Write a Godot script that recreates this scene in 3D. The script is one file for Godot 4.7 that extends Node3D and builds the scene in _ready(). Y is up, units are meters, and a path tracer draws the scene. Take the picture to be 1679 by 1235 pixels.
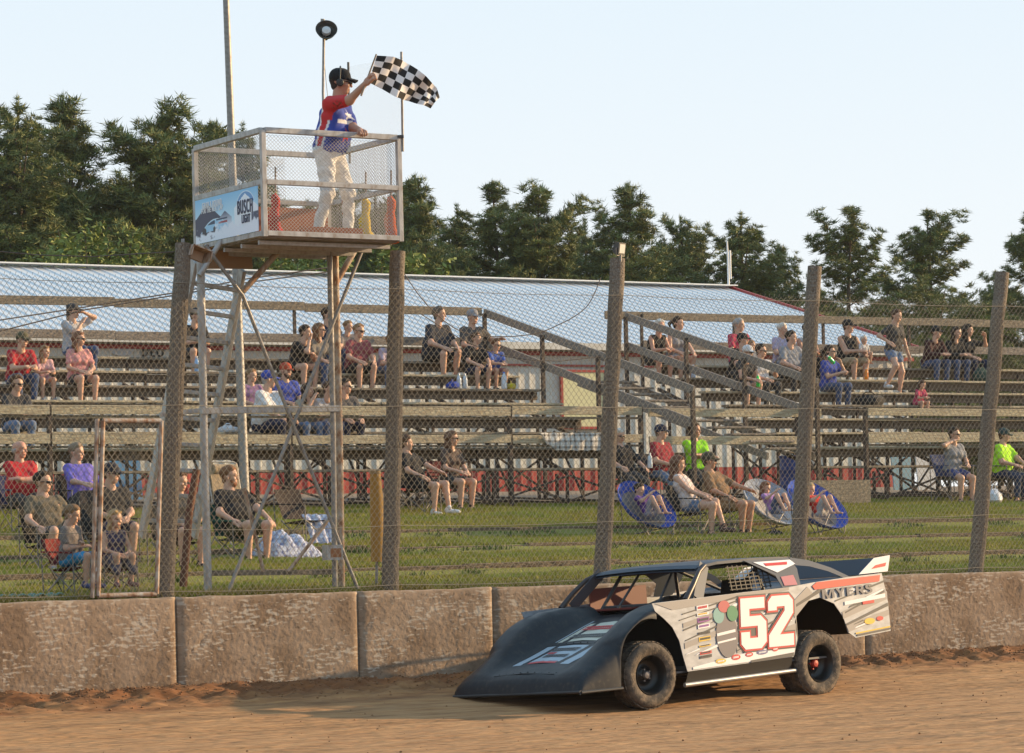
extends Node3D
# Dirt track front stretch at golden hour: X runs along the concrete wall, +Z is the track side, Y = 0 at the foot of the wall.

const FOC := 5000.0            # focal length in pixels of a 1679 x 1235 frame
const PCX := 839.5
const PCY := 896.0
const ROLL := -0.0227
const YAW := 0.5515            # angle between the wall and the picture plane
const CAMY := 1.46
const CAMZ := 29.36
var CA := cos(YAW)
var SA := sin(YAW)
var rng := RandomNumberGenerator.new()
var mats := {}
var names := {}
var T0 := 0

# ---------------------------------------------------------------- mesh collector
class MB:
	var v := PackedVector3Array()
	var n := PackedVector3Array()
	var c := PackedColorArray()
	var uv := PackedVector2Array()
	var col := Color(1, 1, 1)
	var use_c := false
	var use_uv := false
	func put(p: Vector3, nn: Vector3, t := Vector2.ZERO):
		v.append(p)
		n.append(nn)
		c.append(col)
		uv.append(t)
	func tri(a: Vector3, b: Vector3, d: Vector3):
		var nn := (b - a).cross(d - a).normalized()
		put(a, nn)
		put(d, nn)
		put(b, nn)
	func quad(a: Vector3, b: Vector3, d: Vector3, e: Vector3):
		tri(a, b, d)
		tri(a, d, e)
	func quadn(a, b, d, e, na, nb, nd, ne):
		put(a, na); put(d, nd); put(b, nb)
		put(a, na); put(e, ne); put(d, nd)
	func quaduv(a, b, d, e, na, nb, nd, ne, ta, tb, td, te):
		put(a, na, ta); put(d, nd, td); put(b, nb, tb)
		put(a, na, ta); put(e, ne, te); put(d, nd, td)
	func box(ce: Vector3, s: Vector3, b := Basis.IDENTITY):
		var h := s * 0.5
		var q := []
		for i in 8:
			q.append(ce + b * Vector3(h.x if i & 1 else -h.x, h.y if i & 2 else -h.y, h.z if i & 4 else -h.z))
		quad(q[0], q[2], q[3], q[1])
		quad(q[4], q[5], q[7], q[6])
		quad(q[0], q[4], q[6], q[2])
		quad(q[1], q[3], q[7], q[5])
		quad(q[2], q[6], q[7], q[3])
		quad(q[0], q[1], q[5], q[4])
	# box with chamfered long edges between two points; w is across, h is along up
	func bar(a: Vector3, b: Vector3, w: float, h: float, up := Vector3.UP, ch := 0.0):
		var d := (b - a).normalized()
		var x := up.cross(d)
		if x.length() < 0.001:
			x = Vector3.RIGHT.cross(d)
		x = x.normalized()
		var y := d.cross(x).normalized()
		var pr := []
		if ch > 0.0:
			pr = [Vector2(-w / 2 + ch, -h / 2), Vector2(w / 2 - ch, -h / 2), Vector2(w / 2, -h / 2 + ch), Vector2(w / 2, h / 2 - ch), Vector2(w / 2 - ch, h / 2), Vector2(-w / 2 + ch, h / 2), Vector2(-w / 2, h / 2 - ch), Vector2(-w / 2, -h / 2 + ch)]
		else:
			pr = [Vector2(-w / 2, -h / 2), Vector2(w / 2, -h / 2), Vector2(w / 2, h / 2), Vector2(-w / 2, h / 2)]
		var m := pr.size()
		for i in m:
			var p: Vector2 = pr[i]
			var q: Vector2 = pr[(i + 1) % m]
			var o1: Vector3 = x * p.x + y * p.y
			var o2: Vector3 = x * q.x + y * q.y
			quad(a + o1, a + o2, b + o2, b + o1)
		for i in range(1, m - 1):
			var o0: Vector3 = x * pr[0].x + y * pr[0].y
			var o1: Vector3 = x * pr[i].x + y * pr[i].y
			var o2: Vector3 = x * pr[i + 1].x + y * pr[i + 1].y
			tri(a + o0, a + o2, a + o1)
			tri(b + o0, b + o1, b + o2)
	func tube(pts: Array, rad: Array, sides := 8, caps := true):
		var prev := Vector3.ZERO
		var rings := []
		var nrm := []
		for i in pts.size():
			var d: Vector3
			if i == 0:
				d = pts[1] - pts[0]
			elif i == pts.size() - 1:
				d = pts[i] - pts[i - 1]
			else:
				d = (pts[i + 1] - pts[i]).normalized() + (pts[i] - pts[i - 1]).normalized()
			d = d.normalized()
			var x := prev
			if i == 0:
				x = d.cross(Vector3.UP if abs(d.y) < 0.95 else Vector3.RIGHT)
			x = (x - d * x.dot(d)).normalized()
			prev = x
			var y := d.cross(x)
			var r := []
			var nn := []
			for k in sides:
				var t := TAU * k / sides
				var o := x * cos(t) + y * sin(t)
				nn.append(o)
				r.append(pts[i] + o * float(rad[min(i, rad.size() - 1)]))
			rings.append(r)
			nrm.append(nn)
		for i in pts.size() - 1:
			for k in sides:
				var k2 := (k + 1) % sides
				quadn(rings[i][k], rings[i][k2], rings[i + 1][k2], rings[i + 1][k], nrm[i][k], nrm[i][k2], nrm[i + 1][k2], nrm[i + 1][k])
		if caps:
			var e := pts.size() - 1
			for k in range(1, sides - 1):
				tri(rings[0][0], rings[0][k + 1], rings[0][k])
				tri(rings[e][0], rings[e][k], rings[e][k + 1])
	# three-sided wire without caps
	func wire(a: Vector3, b: Vector3, r: float):
		var d := (b - a).normalized()
		var x := d.cross(Vector3(0.31, 0.2, 0.93)).normalized()
		var y := d.cross(x)
		var o := [x * r, (x * -0.5 + y * 0.866) * r, (x * -0.5 - y * 0.866) * r]
		for k in 3:
			var k2 := (k + 1) % 3
			quadn(a + o[k], a + o[k2], b + o[k2], b + o[k], o[k] / r, o[k2] / r, o[k2] / r, o[k] / r)
	# profile of (radius, height) turned round an axis
	func lathe(prof: Array, sides: int, ori := Transform3D.IDENTITY, flat := false):
		for i in prof.size() - 1:
			var p: Vector2 = prof[i]
			var q: Vector2 = prof[i + 1]
			var t := (q - p).normalized()
			var nn := Vector2(t.y, -t.x)
			for k in sides:
				var a0 := TAU * k / sides
				var a1 := TAU * (k + 1) / sides
				var f := func(w: Vector2, an: float) -> Vector3: return Vector3(w.x * cos(an), w.y, -w.x * sin(an))
				quadn(ori * f.call(p, a0), ori * f.call(p, a1), ori * f.call(q, a1), ori * f.call(q, a0), ori.basis * f.call(nn, a0), ori.basis * f.call(nn, a1), ori.basis * f.call(nn, a1), ori.basis * f.call(nn, a0))
	# flat polygon (x, y) given thickness along z, through a transform
	func plate(poly: PackedVector2Array, th: float, tr := Transform3D.IDENTITY):
		var ids := Geometry2D.triangulate_polygon(poly)
		var up := tr.basis.z * th * 0.5
		var pts := []
		for p in poly:
			pts.append(tr * Vector3(p.x, p.y, 0))
		var area := 0.0
		for i in poly.size():
			area += poly[i].cross(poly[(i + 1) % poly.size()])
		for i in range(0, ids.size(), 3):
			var a = pts[ids[i]]
			var b = pts[ids[i + 1]]
			var d = pts[ids[i + 2]]
			if (b - a).cross(d - a).dot(up) < 0:
				var s = b
				b = d
				d = s
			tri(a + up, b + up, d + up)
			tri(a - up, d - up, b - up)
		for i in poly.size():
			var a = pts[i]
			var b = pts[(i + 1) % poly.size()]
			if area > 0:
				quad(a - up, b - up, b + up, a + up)
			else:
				quad(b - up, a - up, a + up, b + up)
	func mesh() -> ArrayMesh:
		var arr := []
		arr.resize(Mesh.ARRAY_MAX)
		arr[Mesh.ARRAY_VERTEX] = v
		arr[Mesh.ARRAY_NORMAL] = n
		if use_c:
			arr[Mesh.ARRAY_COLOR] = c
		if use_uv:
			arr[Mesh.ARRAY_TEX_UV] = uv
		var m := ArrayMesh.new()
		m.add_surface_from_arrays(Mesh.PRIMITIVE_TRIANGLES, arr)
		return m

# ---------------------------------------------------------------- placing and naming
# the point where the line of sight through a spot of the photograph meets the upright plane Z = z
func at(px: float, py: float, z: float) -> Vector3:
	var w := Vector2((px - PCX) / FOC, (PCY - py) / FOC).rotated(ROLL)
	var d := (CAMZ - z) / (CA - w.x * SA)
	return Vector3(d * (w.x * CA + SA), CAMY + d * w.y, z)

func xat(px: float, z: float, y := 1.5) -> float:
	var a := at(px, 890, z)
	var b := at(px, 400, z)
	return lerp(a.x, b.x, clamp((y - a.y) / (b.y - a.y), -1.0, 1.5))

func numbered(called: String) -> String:
	if not names.has(called):
		names[called] = 0
		return called
	names[called] += 1
	return "%s_%03d" % [called, names[called]]

func node(mesh: Mesh, called: String, m: Material, parent: Node = self, tr := Transform3D.IDENTITY) -> MeshInstance3D:
	var o := MeshInstance3D.new()
	o.mesh = mesh
	o.name = numbered(called) if parent == self else called
	if m:
		o.material_override = m
	o.transform = tr
	parent.add_child(o, true)
	return o

func part(mb: MB, called: String, m: Material, parent: Node = self, tr := Transform3D.IDENTITY) -> MeshInstance3D:
	return node(mb.mesh(), called, m, parent, tr)

func thing(called: String, label: String, category: String, pos := Vector3.ZERO, turn := 0.0, group := "") -> Node3D:
	var o := Node3D.new()
	o.name = numbered(called)
	add_child(o)
	o.position = pos
	o.rotation.y = turn
	tag(o, label, category, group)
	return o

func tag(o: Node, label: String, category := "", group := "", kind := ""):
	if label != "":
		o.set_meta("label", label)
	if category != "":
		o.set_meta("category", category)
	if group != "":
		o.set_meta("group", group)
	if kind != "":
		o.set_meta("kind", kind)

# ---------------------------------------------------------------- materials
func lin(r: float, g: float, b: float) -> Color:
	return Color(r, g, b).linear_to_srgb()

func noise_img(sd: int, freq: float, oct: int, size: int, kind := FastNoiseLite.TYPE_SIMPLEX_SMOOTH) -> Image:
	var f := FastNoiseLite.new()
	f.seed = sd
	f.frequency = freq
	f.noise_type = kind
	f.fractal_octaves = oct
	return f.get_seamless_image(size, size, false, false, 0.15)

# colours (linear) spread over the noise values
func ramp_tex(img: Image, cols: Array) -> ImageTexture:
	var lut := PackedByteArray()
	for i in 256:
		var t := i / 255.0 * (cols.size() - 1)
		var k: int = min(int(t), cols.size() - 2)
		var cc: Color = (cols[k] as Color).lerp(cols[k + 1], t - k).linear_to_srgb()
		lut.append(cc.r8); lut.append(cc.g8); lut.append(cc.b8)
	img.convert(Image.FORMAT_L8)
	var src := img.get_data()
	var out := PackedByteArray()
	out.resize(src.size() * 3)
	for i in src.size():
		var k := src[i] * 3
		out[i * 3] = lut[k]
		out[i * 3 + 1] = lut[k + 1]
		out[i * 3 + 2] = lut[k + 2]
	var im := Image.create_from_data(img.get_width(), img.get_height(), false, Image.FORMAT_RGB8, out)
	im.generate_mipmaps()
	return ImageTexture.create_from_image(im)

func normal_tex(img: Image, strength: float) -> ImageTexture:
	var im: Image = img.duplicate()
	im.convert(Image.FORMAT_RGBA8)
	im.bump_map_to_normal_map(strength)
	im.generate_mipmaps()
	return ImageTexture.create_from_image(im)

func plain(key: String, col: Color, rough := 0.8, metal := 0.0) -> StandardMaterial3D:
	if mats.has(key):
		return mats[key]
	var m := StandardMaterial3D.new()
	m.albedo_color = col.linear_to_srgb()
	m.roughness = rough
	m.metallic = metal
	mats[key] = m
	return m

func tri_mat(key: String, tex: Texture2D, nrm: Texture2D, scale: Vector3, rough := 0.85, metal := 0.0, nscale := 1.0, tint := Color(1, 1, 1), world := true) -> StandardMaterial3D:
	var m := StandardMaterial3D.new()
	m.albedo_texture = tex
	m.albedo_color = tint
	if nrm:
		m.normal_enabled = true
		m.normal_texture = nrm
		m.normal_scale = nscale
	m.uv1_triplanar = true
	m.uv1_world_triplanar = world
	m.uv1_scale = scale
	m.roughness = rough
	m.metallic = metal
	mats[key] = m
	return m

var weave: ImageTexture
var faded: ImageTexture
func cloth(col: Color) -> StandardMaterial3D:
	var key := "cloth" + col.to_html()
	if mats.has(key):
		return mats[key]
	var m := StandardMaterial3D.new()
	m.albedo_color = col.linear_to_srgb()
	m.roughness = 0.95
	m.normal_enabled = true
	m.normal_texture = weave
	m.normal_scale = 1.0
	m.albedo_texture = faded
	m.uv1_triplanar = true
	m.uv1_scale = Vector3(2.5, 2.5, 2.5)
	mats[key] = m
	return m

func make_materials():
	var n1 := noise_img(11, 0.02, 5, 256)
	var n2 := noise_img(12, 0.06, 4, 256)
	var n3 := noise_img(13, 0.012, 5, 256)
	var n4 := noise_img(14, 0.1, 3, 256)
	weave = normal_tex(noise_img(15, 0.025, 3, 256), 6.0)
	faded = ramp_tex(noise_img(16, 0.03, 4, 256), [Color(0.62, 0.62, 0.63), Color(0.9, 0.9, 0.9), Color(1, 1, 1)])
	# timber: grain stretched along the board by the triplanar scale
	tri_mat("plank", ramp_tex(n1.duplicate(), [Color(0.11, 0.085, 0.06), Color(0.2, 0.163, 0.118), Color(0.28, 0.238, 0.178)]), normal_tex(n2, 4.0), Vector3(0.5, 5, 5), 0.85)
	tri_mat("plank_pale", ramp_tex(n1.duplicate(), [Color(0.24, 0.18, 0.11), Color(0.39, 0.325, 0.22), Color(0.5, 0.445, 0.33)]), normal_tex(n2, 3.0), Vector3(0.5, 5, 5), 0.85)
	tri_mat("plank_grey", ramp_tex(n1.duplicate(), [Color(0.13, 0.105, 0.085), Color(0.22, 0.185, 0.155), Color(0.3, 0.265, 0.225)]), normal_tex(n2, 4.0), Vector3(0.6, 4, 2.0), 0.9)
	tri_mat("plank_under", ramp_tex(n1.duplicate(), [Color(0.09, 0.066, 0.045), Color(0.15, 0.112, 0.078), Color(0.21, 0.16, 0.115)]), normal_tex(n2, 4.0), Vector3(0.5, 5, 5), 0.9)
	tri_mat("post", ramp_tex(n2.duplicate(), [Color(0.07, 0.055, 0.043), Color(0.2, 0.165, 0.13), Color(0.27, 0.225, 0.18), Color(0.46, 0.39, 0.31)]), normal_tex(n4, 9.0), Vector3(6, 1.0, 6), 0.95, 0.0, 2.2)
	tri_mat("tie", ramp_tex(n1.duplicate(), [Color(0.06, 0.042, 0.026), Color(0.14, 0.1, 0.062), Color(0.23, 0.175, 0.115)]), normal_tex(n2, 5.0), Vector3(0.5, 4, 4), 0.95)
	tri_mat("galv", ramp_tex(n3.duplicate(), [Color(0.17, 0.15, 0.14), Color(0.27, 0.26, 0.25), Color(0.35, 0.34, 0.34)]), normal_tex(n2, 1.0), Vector3(3, 3, 3), 0.55, 0.35)
	tri_mat("rusty", ramp_tex(n1.duplicate(), [Color(0.13, 0.05, 0.025), Color(0.3, 0.17, 0.1), Color(0.42, 0.36, 0.3), Color(0.45, 0.43, 0.41)]), normal_tex(n2, 2.0), Vector3(2, 1, 2), 0.75, 0.1)
	tri_mat("frame_paint", ramp_tex(n3.duplicate(), [Color(0.24, 0.19, 0.15), Color(0.35, 0.34, 0.33), Color(0.42, 0.415, 0.41), Color(0.46, 0.455, 0.45)]), normal_tex(n2, 1.0), Vector3(3, 1.5, 3), 0.5, 0.1)
	tri_mat("dark_steel", ramp_tex(n1.duplicate(), [Color(0.03, 0.025, 0.02), Color(0.07, 0.05, 0.04), Color(0.13, 0.08, 0.055)]), normal_tex(n2, 2.0), Vector3(2, 2, 2), 0.8, 0.1)
	tri_mat("wirem", ramp_tex(n2.duplicate(), [Color(0.15, 0.115, 0.08), Color(0.3, 0.26, 0.2), Color(0.4, 0.36, 0.3)]), null, Vector3(4, 4, 4), 0.7, 0.2)
	tri_mat("roof", ramp_tex(n3.duplicate(), [Color(0.56, 0.57, 0.59), Color(0.64, 0.65, 0.67), Color(0.7, 0.71, 0.72)]), null, Vector3(0.3, 0.3, 0.3), 0.42, 0.25)
	tri_mat("siding", ramp_tex(n3.duplicate(), [Color(0.48, 0.46, 0.41), Color(0.57, 0.56, 0.52), Color(0.62, 0.61, 0.58)]), null, Vector3(0.4, 0.4, 0.4), 0.6)
	tri_mat("siding_red", ramp_tex(n3.duplicate(), [Color(0.3, 0.03, 0.025), Color(0.38, 0.045, 0.04), Color(0.44, 0.07, 0.06)]), null, Vector3(0.4, 0.4, 0.4), 0.6)
	tri_mat("turf", ramp_tex(n2.duplicate(), [Color(0.11, 0.09, 0.028), Color(0.15, 0.155, 0.024), Color(0.21, 0.205, 0.033), Color(0.24, 0.19, 0.055)]), normal_tex(n4, 6.0), Vector3(0.8, 0.8, 0.8), 1.0)
	tri_mat("gravel", ramp_tex(n4.duplicate(), [Color(0.14, 0.1, 0.07), Color(0.25, 0.19, 0.14), Color(0.34, 0.27, 0.2)]), normal_tex(n4, 5.0), Vector3(0.7, 0.7, 0.7), 1.0)
	tri_mat("bark", ramp_tex(n2.duplicate(), [Color(0.05, 0.035, 0.025), Color(0.1, 0.075, 0.055), Color(0.15, 0.115, 0.085)]), normal_tex(n4, 6.0), Vector3(2, 0.5, 2), 1.0)
	# dirt of the track: clods over broad moist and dry patches
	var dirt := tri_mat("dirt", ramp_tex(noise_img(31, 0.03, 5, 512), [Color(0.18, 0.078, 0.028), Color(0.3, 0.148, 0.056), Color(0.37, 0.195, 0.08), Color(0.43, 0.24, 0.108)]), normal_tex(noise_img(32, 0.06, 4, 512), 4.0), Vector3(0.09, 0.5, 0.7), 1.0, 0.0, 0.45)
	dirt.vertex_color_use_as_albedo = true
	tri_mat("clod", ramp_tex(n2.duplicate(), [Color(0.12, 0.055, 0.025), Color(0.22, 0.11, 0.05), Color(0.32, 0.18, 0.085)]), null, Vector3(3, 3, 3), 1.0)
	# concrete stained by track mud, scraped pale in horizontal streaks
	for cv in 4:
		tri_mat("concrete%d" % cv, concrete_tex(cv), normal_tex(noise_img(42, 0.05, 5, 512), 5.0), Vector3(0.42, 0.42, 0.42), 0.95, 0.0, 0.28)
	var lf := StandardMaterial3D.new()
	lf.vertex_color_use_as_albedo = true
	lf.roughness = 0.7
	lf.backlight = Color(0.7, 0.8, 0.2)
	lf.cull_mode = BaseMaterial3D.CULL_DISABLED
	mats["blade"] = lf
	var nd := StandardMaterial3D.new()
	nd.vertex_color_use_as_albedo = true
	nd.roughness = 0.7
	nd.backlight = Color(0.4, 0.45, 0.16)
	nd.cull_mode = BaseMaterial3D.CULL_DISABLED
	mats["needle"] = nd
	var sk := StandardMaterial3D.new()
	sk.vertex_color_use_as_albedo = true
	sk.roughness = 0.55
	mats["skin"] = sk
	var vc := StandardMaterial3D.new()
	vc.vertex_color_use_as_albedo = true
	vc.roughness = 0.8
	mats["painted"] = vc

func concrete_tex(cv: int) -> ImageTexture:
	var s := 384
	var a := FastNoiseLite.new(); a.seed = 5 + cv * 10; a.frequency = 0.006; a.fractal_octaves = 4
	var b := FastNoiseLite.new(); b.seed = 6 + cv * 10; b.frequency = 0.05; b.fractal_octaves = 3
	var e := FastNoiseLite.new(); e.seed = 7 + cv * 10; e.frequency = 0.03; e.fractal_octaves = 4
	var out := PackedByteArray()
	out.resize(s * s * 3)
	var mud := Color(0.205, 0.135, 0.085)
	var grey := Color(0.31, 0.222, 0.153)
	var pale := Color(0.47, 0.405, 0.33)
	var k := 0
	for y in s:
		for x in s:
			var bl := smoothstep(0.0, 1.0, 0.5 + 1.2 * a.get_noise_2d(x, y))
			var cc := mud.lerp(grey, bl) * (1.0 + 0.25 * e.get_noise_2d(x * 2.0, y * 2.0))
			var st := b.get_noise_2d(x * 0.9, y * 3.2) + 0.8 * a.get_noise_2d(x * 1.5 + 900.0, y * 2.0) + 0.35 * e.get_noise_2d(x * 0.4, y * 5.0)
			cc = cc.lerp(pale, 0.75 * smoothstep(0.3, 0.52, st))
			cc = cc * (1.0 - 0.5 * smoothstep(0.42, 0.55, e.get_noise_2d(x * 3.0 + 70.0, y * 3.0)))
			cc = cc.linear_to_srgb()
			out[k] = cc.r8; out[k + 1] = cc.g8; out[k + 2] = cc.b8
			k += 3
	var im := Image.create_from_data(s, s, false, Image.FORMAT_RGB8, out)
	im.generate_mipmaps()
	return ImageTexture.create_from_image(im)

# ================================================================ scene
func _ready():
	T0 = Time.get_ticks_msec()
	rng.seed = 4711
	# camera: level, its lens shifted upwards, rolled a little
	var cam := Camera3D.new()
	cam.name = "camera"
	add_child(cam)
	cam.position = Vector3(0, CAMY, CAMZ)
	cam.rotation = Vector3(0, -YAW, ROLL)
	var near := 0.5
	cam.set_frustum(near * 1235.0 / FOC, Vector2(0, (PCY - 617.5) / FOC * near), near, 900.0)
	cam.current = true
	# sky and sun
	var env := Environment.new()
	env.background_mode = Environment.BG_SKY
	var sm := ProceduralSkyMaterial.new()
	sm.sky_top_color = Color(0.72, 0.87, 0.98)
	sm.sky_horizon_color = Color(1.0, 1.0, 0.99)
	sm.sky_curve = 0.22
	sm.ground_horizon_color = Color(0.6, 0.55, 0.48)
	sm.ground_bottom_color = Color(0.25, 0.2, 0.15)
	sm.sun_angle_max = 1.0
	var sky := Sky.new()
	sky.sky_material = sm
	env.sky = sky
	env.background_energy_multiplier = 0.66
	env.tonemap_mode = Environment.TONE_MAPPER_LINEAR
	env.tonemap_exposure = 1.56
	env.sdfgi_enabled = true
	env.ssao_enabled = true
	env.ssil_enabled = true
	env.fog_enabled = true
	env.fog_density = 0.00015
	env.fog_light_color = Color(0.9, 0.93, 0.95)
	var we := WorldEnvironment.new()
	we.name = "environment"
	we.environment = env
	add_child(we)
	var sun := DirectionalLight3D.new()
	sun.name = "sun"
	sun.light_color = Color(1.0, 0.85, 0.64)
	sun.light_energy = 1.6
	sun.light_angular_distance = 0.6
	sun.shadow_enabled = true
	add_child(sun)
	# low evening sun from the right, almost along the wall
	var ts := Vector3(1.0, 0, 0.21).normalized() * cos(deg_to_rad(15.0)) + Vector3.UP * sin(deg_to_rad(15.0))
	sun.look_at_from_position(ts * 50.0, Vector3.ZERO, Vector3.UP)
	make_materials()
	build_ground()
	build_wall()
	build_building()
	build_trees()
	build_bleachers()
	stage("bleachers")
	build_fence()
	build_tower()
	stage("fence, tower")
	build_car()
	stage("car")
	build_people()
	stage("people")
	build_props()
	build_grass()
	stage("done")

func stage(s: String):
	print(s, " ", Time.get_ticks_msec() - T0, " ms")

# ---------------------------------------------------------------- ground, track, wall
var relief := FastNoiseLite.new()
const TERR := [[-0.25, 0.96, 0.96], [-5.5, 1.08, 1.22], [-9.5, 1.37, 1.48], [-13.0, 1.61, 1.76], [-18.5, 2.2, 2.2], [-26.0, 2.5, 2.5], [-32.0, 2.75, 2.75], [-70.0, 3.0, 3.0], [-700.0, 4.0, 4.0]]
func gy(z: float) -> float:
	for i in TERR.size() - 1:
		if z <= TERR[i][0] and z > TERR[i + 1][0]:
			return lerp(float(TERR[i][2]), float(TERR[i + 1][1]), (TERR[i][0] - z) / (TERR[i][0] - TERR[i + 1][0]))
	return 0.96

func ty(z: float) -> float:
	return -0.093 * z if z < 3.0 else -0.279 - 0.025 * (z - 3.0)

func sheet(xs: Array, zs: Array, f: Callable, colf = null) -> MB:
	var mb := MB.new()
	var h := []
	for j in zs.size():
		var row := PackedVector3Array()
		for i in xs.size():
			row.append(Vector3(xs[i], f.call(xs[i], zs[j]), zs[j]))
		h.append(row)
	var nr := []
	for j in zs.size():
		var row := PackedVector3Array()
		for i in xs.size():
			var dx: Vector3 = h[j][min(i + 1, xs.size() - 1)] - h[j][max(i - 1, 0)]
			var dz: Vector3 = h[min(j + 1, zs.size() - 1)][i] - h[max(j - 1, 0)][i]
			row.append((dz.cross(dx) * signf(dz.z * dx.x)).normalized())
		nr.append(row)
	if colf != null:
		mb.use_c = true
	for j in zs.size() - 1:
		var a: PackedVector3Array = h[j]
		var b: PackedVector3Array = h[j + 1]
		var na: PackedVector3Array = nr[j]
		var nb: PackedVector3Array = nr[j + 1]
		for i in xs.size() - 1:
			if colf != null:
				mb.col = colf.call(a[i].x, a[i].z)
			if b[i].z > a[i].z:
				mb.quadn(a[i], b[i], b[i + 1], a[i + 1], na[i], nb[i], nb[i + 1], na[i + 1])
			else:
				mb.quadn(a[i], a[i + 1], b[i + 1], b[i], na[i], na[i + 1], nb[i + 1], nb[i])
	return mb

func steps(a: float, b: float, d: float) -> Array:
	var o := []
	var k: int = int(ceil(abs(b - a) / d))
	for i in k + 1:
		o.append(lerp(a, b, float(i) / k))
	return o

func build_ground():
	relief.seed = 3
	relief.frequency = 1.0
	relief.fractal_octaves = 4
	# dirt track with ruts that run along the wall and a ridge of loose dirt at its foot
	var fine := func(x: float, z: float) -> float:
		var rut := 0.02 * relief.get_noise_2d(x * 0.08, z * 2.4) + 0.01 * relief.get_noise_2d(x * 0.5, z * 6.0) + 0.004 * relief.get_noise_2d(x * 5.0, z * 6.0) * smoothstep(-0.1, 0.4, relief.get_noise_2d(x * 0.3 + 30.0, z * 1.5))
		var ridge := 0.065 * exp(-pow((z - 0.18) / 0.32, 2)) * (0.75 + 0.8 * relief.get_noise_2d(x * 0.7, 40.0)) + 0.045 * exp(-pow((z - 0.55) / 0.45, 2)) * (1.0 + 2.0 * relief.get_noise_2d(x * 3.0, z * 3.0))
		return ty(z) + rut + ridge
	# damp churned dirt lies in a band along the wall, dry packed dirt beyond it
	var damp := func(x: float, z: float) -> Color:
		var t := smoothstep(0.5, 1.5, z + 0.6 * relief.get_noise_2d(x * 0.5, z * 1.5) + 0.25 * relief.get_noise_2d(x * 2.3, z * 6.0))
		var q := 1.0 + 0.5 * relief.get_noise_2d(x * 0.1, z * 2.2) + 0.12 * relief.get_noise_2d(x * 1.2, z * 9.0)
		return Color(0.52, 0.4, 0.32).lerp(Color(1, 1, 1), t) * q
	var o := part(sheet(steps(7.0, 29.0, 0.06), steps(-0.02, 9.6, 0.055), fine, damp), "dirt_track", mats.dirt)
	tag(o, "brown packed dirt of the race track, churned along the wall", "", "", "structure")
	var far := func(_x: float, z: float) -> float: return ty(z) - 0.03
	o = part(sheet([-300.0, -60.0, 7.2, 28.8, 90.0, 400.0], [-0.02, 9.4, 60.0, 300.0], func(x, z): return (ty(z) - (0.2 if z < 9.3 and x > 7.1 and x < 28.9 else 0.02)), func(_x, _z): return Color(1, 1, 1)), "infield", mats.dirt)
	tag(o, "dirt of the track and infield outside the picture", "", "", "structure")
	# terraced grass bank, one sheet up to the horizon
	var zs := []
	for i in TERR.size() - 1:
		var z0: float = TERR[i][0]
		var z1: float = TERR[i + 1][0]
		var seg := steps(z0, z1, 0.5 if z0 > -18 else (1.5 if z0 > -30 else (8.0 if z0 > -60 else 100.0)))
		if i > 0:
			seg[0] = z0 - 0.012
		zs += seg
	var xs := [-600.0, -250.0, -100.0, -40.0, -10.0] + steps(4.0, 52.0, 0.8) + [70.0, 120.0, 250.0, 700.0]
	var bank := part(sheet(xs, zs, func(x, z): return gy(z) + (0.03 * relief.get_noise_2d(x * 0.6, z * 0.6) if z < -0.4 and z > -30.0 else 0.0)), "grass_bank", mats.turf)
	tag(bank, "terraced grass bank rising from the wall to the bleachers", "", "", "structure")
	# railway ties that hold the three terraces
	for t in 3:
		var z: float = TERR[t + 1][0]
		var lo: float = TERR[t + 1][1]
		var hi: float = TERR[t + 1][2]
		var x := 8.0 + t * 0.7
		while x < 46.0:
			var ln := 2.3 + rng.randf() * 0.5
			var mb := MB.new()
			var dy := rng.randf_range(-0.015, 0.02)
			mb.bar(Vector3(x, (lo + hi) / 2 + dy - 0.02, z + 0.05), Vector3(x + ln - 0.012, (lo + hi) / 2 + dy + rng.randf_range(-0.015, 0.015) - 0.02, z + 0.05 + rng.randf_range(-0.02, 0.02)), 0.15, hi - lo + 0.07, Vector3.UP, 0.012)
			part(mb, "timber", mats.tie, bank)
			x += ln
	var g := part(sheet([10.0, 60.0], [-21.0, -24.0, -26.0, -30.5], func(_x, z): return gy(z) + 0.035), "gravel_path", mats.gravel)
	tag(g, "brown gravel strip behind the bleachers", "", "", "structure")
	# clods of loose dirt
	var cb := MB.new()
	var ico := []
	for k in 7:
		ico.append(Vector3(rng.randf_range(-1, 1), rng.randf_range(-0.6, 0.8), rng.randf_range(-1, 1)).normalized() * rng.randf_range(0.6, 1.0))
	for k in 7:
		cb.tri(Vector3(0, 0.8, 0), Vector3(cos(k * TAU / 7), 0.1, -sin(k * TAU / 7)) * (0.7 + 0.3 * sin(k * 5.0)), Vector3(cos((k + 1) * TAU / 7), 0.1, -sin((k + 1) * TAU / 7)) * (0.7 + 0.3 * sin((k + 1) % 7 * 5.0)))
		cb.tri(Vector3(0, -0.6, 0), Vector3(cos((k + 1) * TAU / 7), 0.1, -sin((k + 1) * TAU / 7)) * (0.7 + 0.3 * sin((k + 1) % 7 * 5.0)), Vector3(cos(k * TAU / 7), 0.1, -sin(k * TAU / 7)) * (0.7 + 0.3 * sin(k * 5.0)))
	var ts := []
	for i in 5000:
		var z := absf(rng.randfn(0.25, 0.35)) + 0.02 if i < 4700 else rng.randf_range(0.2, 8.5)
		var x := rng.randf_range(8, 28)
		var s := rng.randf_range(0.006, 0.022) * (1.6 if rng.randf() < 0.06 else 1.0)
		ts.append(Transform3D(Basis(Vector3.UP, rng.randf() * TAU).scaled(Vector3(s, s * 0.8, s)), Vector3(x, fine.call(x, z) + s * 0.2, z)))
	var cl := multi(cb.mesh(), ts, "dirt_clods", mats.clod)
	tag(cl, "loose crumbs of brown dirt scattered along the wall", "dirt", "", "stuff")

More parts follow.
